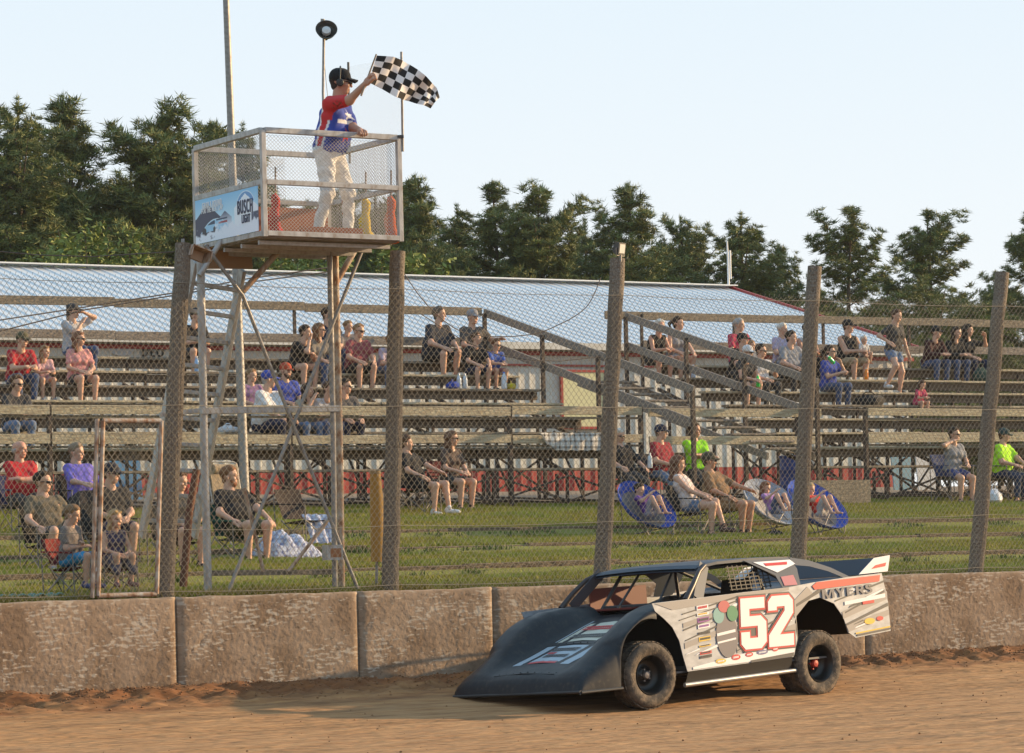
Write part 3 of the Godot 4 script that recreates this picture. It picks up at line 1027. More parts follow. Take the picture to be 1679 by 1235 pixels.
func build_fence():
	var f := thing("chain_link_fence", "tall chain link fence on weathered timber posts behind the wall", "fence")
	# foot and top of each post as seen
	var list := [[-95.0, 983.0, -65.0, 388.0], [268.0, 975.0, 300.0, 399.0], [638.0, 966.0, 652.0, 412.0], [985.0, 956.0, 1013.0, 424.0], [1305.0, 944.0, 1335.0, 437.0], [1597.0, 933.0, 1643.0, 447.0], [1880.0, 926.0, 1925.0, 458.0]]
	var feet := []
	for e in list:
		var a := at(e[0], e[1], -0.36)
		var b := at(e[2], e[3], -0.36)
		a.y = 0.8
		feet.append([a, b])
		var mb := MB.new()
		var pts := []
		var rad := []
		for k in 15:
			var t := k / 14.0
			pts.append(a.lerp(b, t) + Vector3(rng.randfn() * 0.004, 0, rng.randfn() * 0.004))
			rad.append((0.1 - 0.012 * t) * (1.0 + rng.randfn() * 0.02))
		mb.tube(pts, rad, 11)
		part(mb, "post", mats.post, f)
	var lm := link_mesh(2.84, 3.42, 0.0025)
	for i in list.size() - 1:
		var a: Vector3 = feet[i][0]
		var b: Vector3 = feet[i][1]
		var x0 := a.x
		var lean := (b.x - a.x) / (b.y - a.y)
		var span: float = feet[i + 1][0].x - a.x
		var sx := span / (int(2.84 / 0.0355) * 0.0355)
		var o := node(lm, "wire_mesh", mats.wirem, f, Transform3D(Basis(Vector3(sx, 0, 0), Vector3(lean * 0.6, 1, 0), Vector3(0, 0, 1)), Vector3(x0, 1.005, -0.24)))
		tag(o, "", "", "", "stuff")
	# tension wires
	for yy in [1.06, 1.72, 3.05, 4.36]:
		var mb := MB.new()
		for i in list.size() - 1:
			var a: Vector3 = feet[i][0].lerp(feet[i][1], (yy - 0.8) / 3.6)
			var b: Vector3 = feet[i + 1][0].lerp(feet[i + 1][1], (yy - 0.8) / 3.6)
			var pts := []
			for k in 7:
				var t := k / 6.0
				pts.append(Vector3(lerpf(a.x, b.x, t), yy - 0.02 * sin(t * PI), -0.232))
			mb.tube(pts, [0.0035], 4, false)
		part(mb, "tension_wire", mats.wirem, f)
	# gate: frame of pipes with its own mesh
	var g0 := at(160.0, 972.0, -0.18)
	var g1 := at(256.0, 974.0, -0.18)
	var gt := at(180.0, 690.0, -0.18).y
	var g := thing("fence_gate", "narrow pipe framed gate in the fence, left of the flag stand", "gate", Vector3(g0.x, 1.02, -0.18))
	var w := g1.x - g0.x
	var h := gt - 1.02
	var sk := 0.1
	for q in [["frame_pipe", Vector3(-0.06, 0, 0), Vector3(-0.06 + sk, h + 0.02, 0)], ["frame_pipe", Vector3(0, 0.02, 0.01), Vector3(sk, h, 0.01)], ["frame_pipe", Vector3(w, 0.02, 0.01), Vector3(w + sk, h, 0.01)], ["frame_pipe", Vector3(0, 0.02, 0.01), Vector3(w, 0.02, 0.01)], ["frame_pipe", Vector3(sk, h, 0.01), Vector3(w + sk, h, 0.01)]]:
		var mb := MB.new()
		mb.tube([q[1], q[2]], [0.026], 8)
		part(mb, q[0], mats.rusty, g)
	var gm := node(link_mesh(w, h, 0.0025), "wire_mesh", mats.wirem, g, Transform3D(Basis(Vector3(1, 0, 0), Vector3(sk / h, 1, 0), Vector3(0, 0, 1)), Vector3(0, 0.02, 0.02)))
	tag(gm, "", "", "", "stuff")
	for yy in [0.3, 1.5]:
		var mb := MB.new()
		mb.box(Vector3(-0.03 + sk * yy / h, yy, 0.0), Vector3(0.1, 0.05, 0.035))
		part(mb, "hinge", mats.rusty, g)
	# cables that sag along and behind the fence
	var cab := [["loose grey cable sagging from the left edge to the first post", [[-30, 410], [60, 418], [150, 421], [230, 416], [285, 413]], -0.3, 0.006], ["black cable drooping behind the fence in the middle bay", [[652, 432], [700, 500], [760, 545], [840, 552], [900, 540], [960, 505], [985, 455]], -1.0, 0.006], ["thin pale wire hanging across the stair rails", [[690, 515], [750, 553], [830, 585], [920, 592], [985, 585]], -1.2, 0.006], ["pair of thin black cables rising from the left to the flag stand", [[-20, 528], [110, 508], [300, 478], [400, 458], [545, 438]], -3.0, 0.008], ["lower thin black cable rising to the flag stand", [[-20, 548], [140, 508], [300, 482], [400, 464], [545, 445]], -3.1, 0.008]]
	for e in cab:
		var c := Curve3D.new()
		for p in e[1]:
			c.add_point(at(p[0], p[1], e[2]))
		for i in range(1, c.point_count - 1):
			var d := (c.get_point_position(i + 1) - c.get_point_position(i - 1)) / 6.0
			c.set_point_in(i, -d)
			c.set_point_out(i, d)
		var mb := MB.new()
		mb.tube(Array(c.tessellate(3)), [e[3]], 5)
		tag(part(mb, "cable", plain("cable", Color(0.09, 0.07, 0.06), 0.7)), e[0], "cable", "cables by the fence")

func expanded(w: float, h: float) -> ArrayMesh:
	var mb := MB.new()
	var cx := 0.044
	var cyy := 0.02
	var r := 0.0024
	for j in int(h / cyy):
		for i in int(w / cx):
			var o := Vector3((i + (0.5 if j % 2 else 0.0)) * cx, j * cyy, 0)
			if o.x + cx > w:
				continue
			mb.wire(o, o + Vector3(cx / 2, cyy, 0), r)
			mb.wire(o + Vector3(cx / 2, cyy, 0), o + Vector3(cx, 0, 0), r)
	return mb.mesh()

var TX0 := 0.0
var TX1 := 0.0
var TYB := 0.0
var TYT := 0.0
const TZF := 0.3
const TZB := -1.36
func build_tower():
	var ct := at(430.0, 213.0, TZF)
	TX0 = ct.x
	TYT = ct.y
	TX1 = at(653.0, 230.0, TZF).x
	TYB = at(431.0, 386.0, TZF).y
	var t := thing("flag_stand", "grey steel flag stand with mesh sided platform on tall legs", "flag stand", Vector3(TX0, 1.0, TZF))
	var o := Vector3(TX0, 1.0, TZF)
	var W := TX1 - TX0
	var D := TZF - TZB
	var y0 := TYB - 1.0
	var y1 := TYT - 1.0
	var ym := (at(431.0, 298.0, TZF)).y - 1.0
	var mp: Material = mats.frame_paint
	var one := func(nm: String, a: Vector3, b: Vector3, ww: float, hh: float, m: Material) -> MeshInstance3D:
		var mb := MB.new()
		mb.bar(a, b, ww, hh, Vector3.UP if absf((b - a).normalized().y) < 0.9 else Vector3.RIGHT, 0.004)
		return part(mb, nm, m, t)
	# posts and rails
	for c in [Vector3(0, 0, 0), Vector3(W, 0, 0), Vector3(0, 0, -D), Vector3(W, 0, -D)]:
		one.call("corner_post", c + Vector3(0, y0 - 0.01, 0), c + Vector3(0, y1, 0), 0.055, 0.055, mp)
	for yy in [y1, ym, y0 + 0.025]:
		var s := 0.055 if yy != y1 else 0.06
		one.call("rail", Vector3(0.028, yy, 0.001), Vector3(W - 0.028, yy, 0.001), s, s, mp)
		one.call("rail", Vector3(0.001, yy, -0.028), Vector3(0.001, yy, -D + 0.028), s, s, mp)
		one.call("rail", Vector3(W, yy, -0.028), Vector3(W, yy, -D + 0.028), s, s, mp)
		if yy != y0 + 0.025:
			one.call("rail", Vector3(0.028, yy, -D), Vector3(W - 0.028, yy, -D), s, s, mp)
	# expanded metal sheets
	for q in [[Vector3(0.03, ym + 0.03, 0.0), 0.0, W - 0.06, y1 - ym - 0.06], [Vector3(0.03, y0 + 0.05, 0.0), 0.0, W - 0.06, ym - y0 - 0.08], [Vector3(0, ym + 0.03, -D + 0.03), -PI / 2, D - 0.06, y1 - ym - 0.06], [Vector3(W, ym + 0.03, -D + 0.03), -PI / 2, D - 0.06, y1 - ym - 0.06], [Vector3(W, y0 + 0.05, -D + 0.03), -PI / 2, D - 0.06, ym - y0 - 0.08], [Vector3(0.03, y0 + 0.05, -D), 0.0, W - 0.55, y1 - y0 - 0.1]]:
		var m := node(expanded(q[2], q[3]), "mesh_panel", mp, t, Transform3D(Basis(Vector3.UP, q[1]), q[0]))
		tag(m, "", "", "", "stuff")
	# floor, joists, toe board
	var mb := MB.new()
	mb.box(Vector3(W / 2, y0 - 0.012, -D / 2), Vector3(W - 0.06, 0.02, D - 0.06))
	part(mb, "floor", mats.plank_grey, t)
	for k in 4:
		one.call("joist", Vector3(0.03, y0 - 0.055, -0.2 - k * 0.42), Vector3(W - 0.03, y0 - 0.055, -0.2 - k * 0.42), 0.04, 0.045, mats.frame_paint)
	one.call("toe_board", Vector3(0.45, y0 + 0.085, -0.045), Vector3(W - 0.45, y0 + 0.085, -0.045), 0.02, 0.07, plain("red_board", Color(0.32, 0.11, 0.06), 0.8))
	one.call("wood_panel", at(335.0, 421.0, -1.0) - o, at(412.0, 421.0, -1.3) - o, 0.02, 0.27, plain("ply", Color(0.3, 0.19, 0.11), 0.85))
	# inner sheet at the back of the platform
	mb = MB.new()
	mb.box(Vector3(W * 0.68, y0 + 0.28, -D + 0.12), Vector3(W * 0.55, 0.44, 0.02))
	part(mb, "back_panel", plain("red_board", Color(0.32, 0.11, 0.06), 0.8), t)
	# legs
	var leg := func(nm: String, p: Array, z: float, r: float, m: Material):
		var mm := MB.new()
		var pts := []
		for q in p:
			pts.append(at(q[0], q[1], z) - o)
		mm.tube(pts, [r], 9)
		part(mm, nm, m, t)
	leg.call("leg", [[341, 972], [334, 700], [328, 405]], -0.75, 0.045, mp)
	leg.call("leg", [[549, 962], [546, 700], [540, 408]], -0.75, 0.032, mats.galv)
	leg.call("leg", [[560, 962], [556, 700], [549, 408]], -0.85, 0.04, mats.rusty)
	leg.call("leg", [[300, 962], [310, 840], [322, 770]], -2.2, 0.045, plain("rust_red", Color(0.12, 0.05, 0.03), 0.85))
	# long cross braces
	leg.call("brace", [[336, 402], [398, 485], [516, 788], [589, 972]], -0.6, 0.021, mats.galv)
	leg.call("brace", [[596, 405], [538, 550], [445, 790], [373, 974]], -0.64, 0.021, mats.galv)
	leg.call("brace", [[540, 850], [472, 938]], -0.7, 0.021, mats.rusty)
	leg.call("brace", [[400, 800], [432, 938]], -0.7, 0.021, mats.rusty)
	leg.call("knee_brace", [[398, 478], [466, 402]], -0.9, 0.035, mats.rusty)
	leg.call("knee_brace", [[327, 452], [362, 396]], -0.7, 0.03, mp)
	leg.call("knee_brace", [[552, 462], [585, 405]], -1.1, 0.035, mats.rusty)
	for e in [[[330, 674], [556, 670], -0.72, 0.07], [[262, 680], [340, 672], -1.2, 0.05], [[345, 940], [556, 938], -0.8, 0.06]]:
		mb = MB.new()
		mb.bar(at(e[0][0], e[0][1], e[2]) - o, at(e[1][0], e[1][1], e[2]) - o, 0.05, e[3], Vector3.UP, 0.004)
		part(mb, "cross_beam", mp if e[3] != 0.06 else mats.plank, t)
	# ladder that leans up to the back of the platform
	var lt := [at(319.0, 428.0, -1.3), at(397.0, 442.0, -1.3)]
	var lb := [at(232.0, 880.0, -2.9), at(318.0, 880.0, -2.9)]
	for k in 2:
		mb = MB.new()
		mb.bar(lb[k] - o, lt[k] - o, 0.045, 0.13, Vector3(0, 0.4, 1), 0.004)
		part(mb, "ladder_rail", mp, t)
	for k in 10:
		var u := 0.06 + k * 0.096
		mb = MB.new()
		mb.bar(lb[0].lerp(lt[0], u) - o, lb[1].lerp(lt[1], u) - o, 0.06, 0.045, Vector3.UP, 0.004)
		part(mb, "rung", mp, t)
	# electrical box on the right leg
	mb = MB.new()
	var bc := at(545.0, 906.0, -0.62) - o
	mb.box(bc, Vector3(0.2, 0.17, 0.12))
	var jb := part(mb, "junction_box", mats.frame_paint, t)
	mb = MB.new()
	mb.box(bc + Vector3(0.01, -0.005, 0.062), Vector3(0.13, 0.1, 0.006))
	part(mb, "rusty_lid", plain("rust_red2", Color(0.3, 0.13, 0.06), 0.85), jb)
	# clear wind screen on the right side
	var wz := [0.06, -1.05]
	var pb := [at(660.0, 226.0, TZF + 0.02), at(573.0, 246.0, -0.85)]
	var ph := [at(658.0, 85.0, TZF + 0.02), at(571.0, 102.0, -0.85)]
	for k in 2:
		mb = MB.new()
		mb.tube([pb[k] - o - Vector3(0, 0.15, 0), ph[k] - o], [0.014], 7)
		part(mb, "screen_post", plain("black_steel", Color(0.05, 0.05, 0.05), 0.5) if k else mats.galv, t)
	mb = MB.new()
	var q0: Vector3 = pb[0] - o
	var q1: Vector3 = pb[1] - o
	var q2: Vector3 = ph[1] - o - Vector3(0, 0.05, 0)
	var q3: Vector3 = ph[0] - o - Vector3(0, 0.05, 0)
	mb.quad(q0, q1, q2, q3)
	mb.quad(q1 + Vector3(0.006, 0, 0), q0 + Vector3(0.006, 0, 0), q3 + Vector3(0.006, 0, 0), q2 + Vector3(0.006, 0, 0))
	var gl := StandardMaterial3D.new()
	gl.albedo_color = Color(0.93, 0.95, 0.97, 0.1)
	gl.transparency = BaseMaterial3D.TRANSPARENCY_ALPHA
	gl.roughness = 0.08
	part(mb, "wind_screen", gl, t)
	mb = MB.new()
	mb.bar(at(625.0, 226.0, TZF - 0.1) - o, at(662.0, 224.0, TZF + 0.03) - o, 0.08, 0.03)
	part(mb, "screen_bracket", plain("black_steel", Color(0.05, 0.05, 0.05), 0.5), t)
	# hooded work light and cabinet at the left post
	var wl := thing("hooded_light", "rusty hooded work light beside the first fence post under the stand", "light", at(325.0, 416.0, -0.3))
	mb = MB.new()
	var hb := Basis(Vector3.BACK, -0.3)
	for q in [[Vector3(0, 0.055, 0), Vector3(0.24, 0.012, 0.2)], [Vector3(0.115, 0, 0), Vector3(0.012, 0.12, 0.2)], [Vector3(-0.115, 0, 0), Vector3(0.012, 0.12, 0.2)], [Vector3(0, 0, -0.1), Vector3(0.24, 0.12, 0.012)]]:
		mb.box(hb * q[0], q[1], hb)
	part(mb, "hood", mats.rusty, wl)
	mb = MB.new()
	mb.box(hb * Vector3(0, -0.005, -0.085), Vector3(0.2, 0.1, 0.012), hb)
	part(mb, "reflector", plain("reflector", Color(0.4, 0.3, 0.22), 0.5), wl)
	mb = MB.new()
	mb.tube([Vector3(-0.1, 0, -0.05), Vector3(-0.15, 0.1, -0.06), Vector3(-0.15, 0.16, -0.06)], [0.02], 6)
	part(mb, "bracket", mats.galv, wl)
	# floodlight on the middle post
	var fl := thing("flood_light", "small square floodlight on top of the middle fence post", "light", at(1017.0, 421.0, -0.3), 0.35)
	mb = MB.new()
	mb.box(Vector3(0, 0.095, 0), Vector3(0.13, 0.14, 0.06), Basis(Vector3.RIGHT, 0.15))
	for k in 5:
		mb.box(Vector3(-0.05 + k * 0.025, 0.1, -0.04), Vector3(0.006, 0.11, 0.04), Basis(Vector3.RIGHT, 0.15))
	part(mb, "housing", plain("black_steel", Color(0.05, 0.05, 0.05), 0.5), fl)
	mb = MB.new()
	mb.box(Vector3(0, 0.09, 0.031), Vector3(0.1, 0.105, 0.006), Basis(Vector3.RIGHT, 0.15))
	part(mb, "lens", plain("lens_pale", Color(0.62, 0.62, 0.58), 0.3), fl)
	mb = MB.new()
	mb.tube([Vector3(-0.075, 0.1, 0), Vector3(-0.075, 0.01, 0), Vector3(0.075, 0.01, 0), Vector3(0.075, 0.1, 0)], [0.008], 5)
	mb.tube([Vector3(0, -0.06, 0), Vector3(0, 0.02, 0)], [0.02], 6)
	part(mb, "yoke", mats.galv, fl)
	# dome lamp on its thin pole at the back of the stand
	var dl := thing("dome_lamp", "round dome lamp on a thin pole behind the flagman", "lamp", at(533.0, 300.0, -1.3))
	var hd := at(535.0, 52.0, -1.3) - dl.position
	mb = MB.new()
	mb.tube([Vector3(0, -0.45, 0), Vector3(0, hd.y * 0.6, 0), hd + Vector3(0, -0.02, -0.06)], [0.016], 7)
	mb.tube([hd + Vector3(-0.02, -0.2, -0.05), Vector3(0.09, hd.y * 0.35, 0)], [0.004], 4)
	part(mb, "pole", mats.galv, dl)
	var ori := Transform3D(Basis(Vector3(1, 0, 0), 1.1).rotated(Vector3.UP, -0.45), hd)
	mb = MB.new()
	mb.lathe([Vector2(0.02, -0.14), Vector2(0.035, -0.1), Vector2(0.05, -0.06), Vector2(0.1, -0.01), Vector2(0.126, 0.05), Vector2(0.12, 0.05), Vector2(0.094, -0.005), Vector2(0.045, -0.045)], 24, ori)
	part(mb, "reflector", plain("lamp_dark", Color(0.09, 0.085, 0.075), 0.45, 0.3), dl)
	mb = MB.new()
	mb.lathe([Vector2(0.0, -0.05), Vector2(0.03, -0.045), Vector2(0.055, 0.0), Vector2(0.05, 0.035), Vector2(0.0, 0.05)], 16, ori)
	part(mb, "bulb", plain("bulb", Color(0.55, 0.56, 0.55), 0.15), dl)
	mb = MB.new()
	mb.tube([hd + Vector3(0, 0.05, -0.1), hd + Vector3(0, 0.16, -0.08)], [0.02, 0.025], 8)
	part(mb, "photocell", mats.galv, dl)
	# tall light pole behind
	var p0 := at(403.0, 850.0, -17.0)
	p0.y = gy(-17.0) - 0.2
	var lp := thing("light_pole", "tall grey steel light pole rising behind the flag stand", "pole", p0)
	mb = MB.new()
	mb.tube([Vector3.ZERO, at(384.0, 350.0, -17.0) - p0, at(366.0, -120.0, -17.0) - p0], [0.085, 0.068, 0.05], 10)
	part(mb, "shaft", mats.galv, lp)
	mb = MB.new()
	mb.box(Vector3(0, 0.2, 0), Vector3(0.36, 0.02, 0.36))
	part(mb, "base_plate", mats.galv, lp)
	build_banner(o, D, y0, ym)
	build_flagman()

func star_at(c: Vector2, r: float, turn := 0.0) -> PackedVector2Array:
	var o := PackedVector2Array()
	for k in 10:
		var a := turn + PI / 2 + k * TAU / 10
		o.append(c + Vector2(cos(a), sin(a)) * (r if k % 2 == 0 else r * 0.42))
	return o

# printed sign on the left side of the platform: sky, dark hills, a pale stock car in tyre smoke
func build_banner(o: Vector3, D: float, y0: float, ym: float):
	var w := 256
	var h := 112
	var im := Image.create(w, h, false, Image.FORMAT_RGB8)
	var nz := FastNoiseLite.new()
	nz.seed = 8
	nz.frequency = 0.035
	var tri := func(x: float, cx: float, top: float, slope: float) -> float: return top + absf(x - cx) * slope
	for y in h:
		for x in w:
			var c := Color(0.22, 0.52, 0.82).lerp(Color(0.55, 0.78, 0.93), y / 70.0)
			if y > minf(tri.call(x, 50, 14, 0.75), minf(tri.call(x, 20, 44, 0.25), tri.call(x, 70, 40, 0.4))) and x < 105:
				c = Color(0.035, 0.04, 0.085)
			if y > tri.call(x, 122, 42, 0.7) and x >= 95 and x < 150:
				c = Color(0.1, 0.12, 0.2).lerp(Color(0.6, 0.68, 0.82), clampf((y - 46) / 30.0, 0, 1))
			var e := Vector2((x - 205) / 38.0, (y - 46) / 42.0).length()
			if e < 1.0 and e > 0.94:
				c = Color(0.6, 0.75, 0.9)
			if e < 0.94 and y < 34:
				c = Color(0.12, 0.3, 0.6)
			if y > tri.call(x, 203, 10, 0.75) + 3 * nz.get_noise_2d(x * 4, 0) and x > 160 and y < 90:
				c = Color(0.75, 0.82, 0.92)
			if x > 228 and y > 60:
				c = Color(0.05, 0.06, 0.12)
			# the car: body, glass, tyres, tail
			var u := (x - 22) / 112.0
			if u > 0 and u < 1:
				var roofl := 56.0 + 26.0 * pow(absf(u - 0.55) * 2.0, 2.0)
				if y > roofl and y < 88.0 - 4.0 * u:
					c = Color(0.3, 0.55, 0.78) if y > roofl + 2 else Color(0.65, 0.8, 0.9)
				if u > 0.22 and u < 0.52 and y > roofl + 4 and y < 70:
					c = Color(0.03, 0.05, 0.1)
				if u > 0.58 and u < 0.98 and y > 58 and y < 63:
					c = Color(0.04, 0.06, 0.12)
				if u > 0.66 and u < 0.98 and y > 66 and y < 72:
					c = Color(0.3, 0.04, 0.05)
			if Vector2(x - 36, (y - 86) * 0.8).length() < 9 or Vector2(x - 80, (y - 84) * 0.8).length() < 7:
				c = Color(0.02, 0.02, 0.03)
			var sm := smoothstep(0.15, 0.55, nz.get_noise_2d(x, y * 1.3) * 0.7 + (y - 76) / 36.0 + (0.25 if x > 80 else -0.1))
			c = c.lerp(Color(0.72, 0.78, 0.9), sm)
			im.set_pixel(x, y, c.linear_to_srgb())
	im.generate_mipmaps()
	var m := StandardMaterial3D.new()
	m.albedo_texture = ImageTexture.create_from_image(im)
	m.roughness = 0.45
	var bw := D - 0.12
	var bh := ym - y0 - 0.09
	var b := thing("beer_banner", "printed blue beer banner with a racing car on the stand's left side", "banner", o + Vector3(-0.036, y0 + 0.055 + bh / 2, -D / 2), -PI / 2)
	var mb := MB.new()
	mb.use_uv = true
	var zz := Vector3(0, 0, 1)
	mb.quaduv(Vector3(-bw / 2, -bh / 2, 0.004), Vector3(bw / 2, -bh / 2, 0.004), Vector3(bw / 2, bh / 2, 0.004), Vector3(-bw / 2, bh / 2, 0.004), zz, zz, zz, zz, Vector2(0, 1), Vector2(1, 1), Vector2(1, 0), Vector2(0, 0))
	mb.quaduv(Vector3(bw / 2, -bh / 2, 0), Vector3(-bw / 2, -bh / 2, 0), Vector3(-bw / 2, bh / 2, 0), Vector3(bw / 2, bh / 2, 0), -zz, -zz, -zz, -zz, Vector2(0, 1), Vector2(0, 1), Vector2(0, 1), Vector2(0, 1))
	part(mb, "print", m, b)
	var ink := plain("navy_ink", Color(0.02, 0.025, 0.07), 0.5)
	var wh := plain("white_ink", Color(0.75, 0.77, 0.8), 0.5)
	var bd := Basis(Vector3(0.85, 0, 0), Vector3(0, 1.45, 0), Vector3(0, 0, 1))
	letters("BUSCH", 0.1, ink, b, Transform3D(bd, Vector3(bw * 0.3, bh * 0.1, 0.008)), "lettering", 700)
	letters("LIGHT", 0.06, ink, b, Transform3D(bd, Vector3(bw * 0.31, -bh * 0.17, 0.008)), "lettering", 700, true)
	var bs := Basis(Vector3(0.8, 0, 0), Vector3(0, 1.05, 0), Vector3(0, 0, 1))
	letters("GRAB A ROUND", 0.06, wh, b, Transform3D(bs, Vector3(-bw * 0.22, bh * 0.34, 0.008)), "lettering", 700)
	letters("FOR THE NEXT LAP", 0.055, wh, b, Transform3D(bs, Vector3(-bw * 0.22, bh * 0.22, 0.008)), "lettering", 700)

# ---------------------------------------------------------------- bodies: tapered capsules joined smoothly and meshed as surface nets
func nets(bones: Array, cell: float, k: float, wob := 0.0) -> Array:
	var lo := Vector3.ONE * 1e6
	var hi := -lo
	for b in bones:
		var r: float = maxf(b[2], b[3]) + cell * 2.0
		var rv := Vector3(r, r, r)
		lo = lo.min(b[0] - rv).min(b[1] - rv)
		hi = hi.max(b[0] + rv).max(b[1] + rv)
	var nx := int((hi.x - lo.x) / cell) + 2
	var ny := int((hi.y - lo.y) / cell) + 2
	var nz := int((hi.z - lo.z) / cell) + 2
	var f := PackedFloat32Array()
	f.resize(nx * ny * nz)
	f.fill(9.0)
	for b in bones:
		var a: Vector3 = b[0] - lo
		var e: Vector3 = b[1] - lo
		var ba := e - a
		var l2 := maxf(ba.length_squared(), 1e-9)
		var ra: float = b[2]
		var dr: float = b[3] - b[2]
		var m: float = maxf(b[2], b[3]) + k + cell * 1.5
		var p0 := a.min(e) - Vector3(m, m, m)
		var p1 := a.max(e) + Vector3(m, m, m)
		var x0: int = maxi(0, int(p0.x / cell)); var x1: int = mini(nx - 1, int(p1.x / cell) + 1)
		var y0: int = maxi(0, int(p0.y / cell)); var y1: int = mini(ny - 1, int(p1.y / cell) + 1)
		var z0: int = maxi(0, int(p0.z / cell)); var z1: int = mini(nz - 1, int(p1.z / cell) + 1)
		for z in range(z0, z1 + 1):
			for y in range(y0, y1 + 1):
				var i := (z * ny + y) * nx + x0
				for x in range(x0, x1 + 1):
					var p := Vector3(x * cell, y * cell, z * cell) - a
					var h := clampf(p.dot(ba) / l2, 0.0, 1.0)
					var d := (p - ba * h).length() - ra - dr * h
					if wob > 0.0 and d < 0.04:
						d += wob * sin(y * cell * 44.0 + x * cell * 14.0 + 2.4 * sin(x * cell * 19.0 + z * cell * 13.0))
					var o := f[i]
					if o > 5.0:
						f[i] = d
					else:
						var q := k - absf(o - d)
						f[i] = minf(o, d) - (q * q / (4.0 * k) if q > 0.0 else 0.0)
					i += 1
	var sy := nx
	var sz := nx * ny
	var off := [0, 1, sy, sy + 1, sz, sz + 1, sz + sy, sz + sy + 1]
	var edges := [[0, 1], [2, 3], [4, 5], [6, 7], [0, 2], [1, 3], [4, 6], [5, 7], [0, 4], [1, 5], [2, 6], [3, 7]]
	var cor := [Vector3(0, 0, 0), Vector3(1, 0, 0), Vector3(0, 1, 0), Vector3(1, 1, 0), Vector3(0, 0, 1), Vector3(1, 0, 1), Vector3(0, 1, 1), Vector3(1, 1, 1)]
	var verts := PackedVector3Array()
	var nrm := PackedVector3Array()
	var vi := {}
	var lim := cell * 1.8
	for z in nz - 1:
		for y in ny - 1:
			var i := (z * ny + y) * nx
			for x in nx - 1:
				var v0 := f[i]
				if v0 < lim and v0 > -lim:
					var w := [v0, f[i + 1], f[i + sy], f[i + sy + 1], f[i + sz], f[i + sz + 1], f[i + sz + sy], f[i + sz + sy + 1]]
					var neg := 0
					for q in w:
						if q < 0.0:
							neg += 1
					if neg > 0 and neg < 8:
						var s := Vector3.ZERO
						var cnt := 0
						for e in edges:
							var a: float = w[e[0]]
							var b: float = w[e[1]]
							if (a < 0.0) != (b < 0.0):
								s += (cor[e[0]] as Vector3).lerp(cor[e[1]], a / (a - b))
								cnt += 1
						vi[i] = verts.size()
						verts.append(lo + (s / cnt + Vector3(x, y, z)) * cell)
						nrm.append(Vector3(w[1] + w[3] + w[5] + w[7] - w[0] - w[2] - w[4] - w[6], w[2] + w[3] + w[6] + w[7] - w[0] - w[1] - w[4] - w[5], w[4] + w[5] + w[6] + w[7] - w[0] - w[1] - w[2] - w[3]).normalized())
				i += 1
	var idx := PackedInt32Array()
	for i in vi:
		var s0: bool = f[i] < 0.0
		for ax in 3:
			var d: int = [1, sy, sz][ax]
			if s0 != (f[i + d] < 0.0):
				var u: int = [sy, sz, 1][ax]
				var v: int = [sz, 1, sy][ax]
				if vi.has(i - u - v) and vi.has(i - v) and vi.has(i - u):
					var A: int = vi[i - u - v]
					var B: int = vi[i - v]
					var C: int = vi[i]
					var E: int = vi[i - u]
					if s0:
						idx.append_array([A, C, B, A, E, C])
					else:
						idx.append_array([A, B, C, A, C, E])
	return [verts, nrm, idx]

func net_mesh(g: Array, cols = null) -> ArrayMesh:
	var arr := []
	arr.resize(Mesh.ARRAY_MAX)
	arr[Mesh.ARRAY_VERTEX] = g[0]
	arr[Mesh.ARRAY_NORMAL] = g[1]
	arr[Mesh.ARRAY_INDEX] = g[2]
	if cols != null:
		arr[Mesh.ARRAY_COLOR] = cols
	var m := ArrayMesh.new()
	m.add_surface_from_arrays(Mesh.PRIMITIVE_TRIANGLES, arr)
	return m

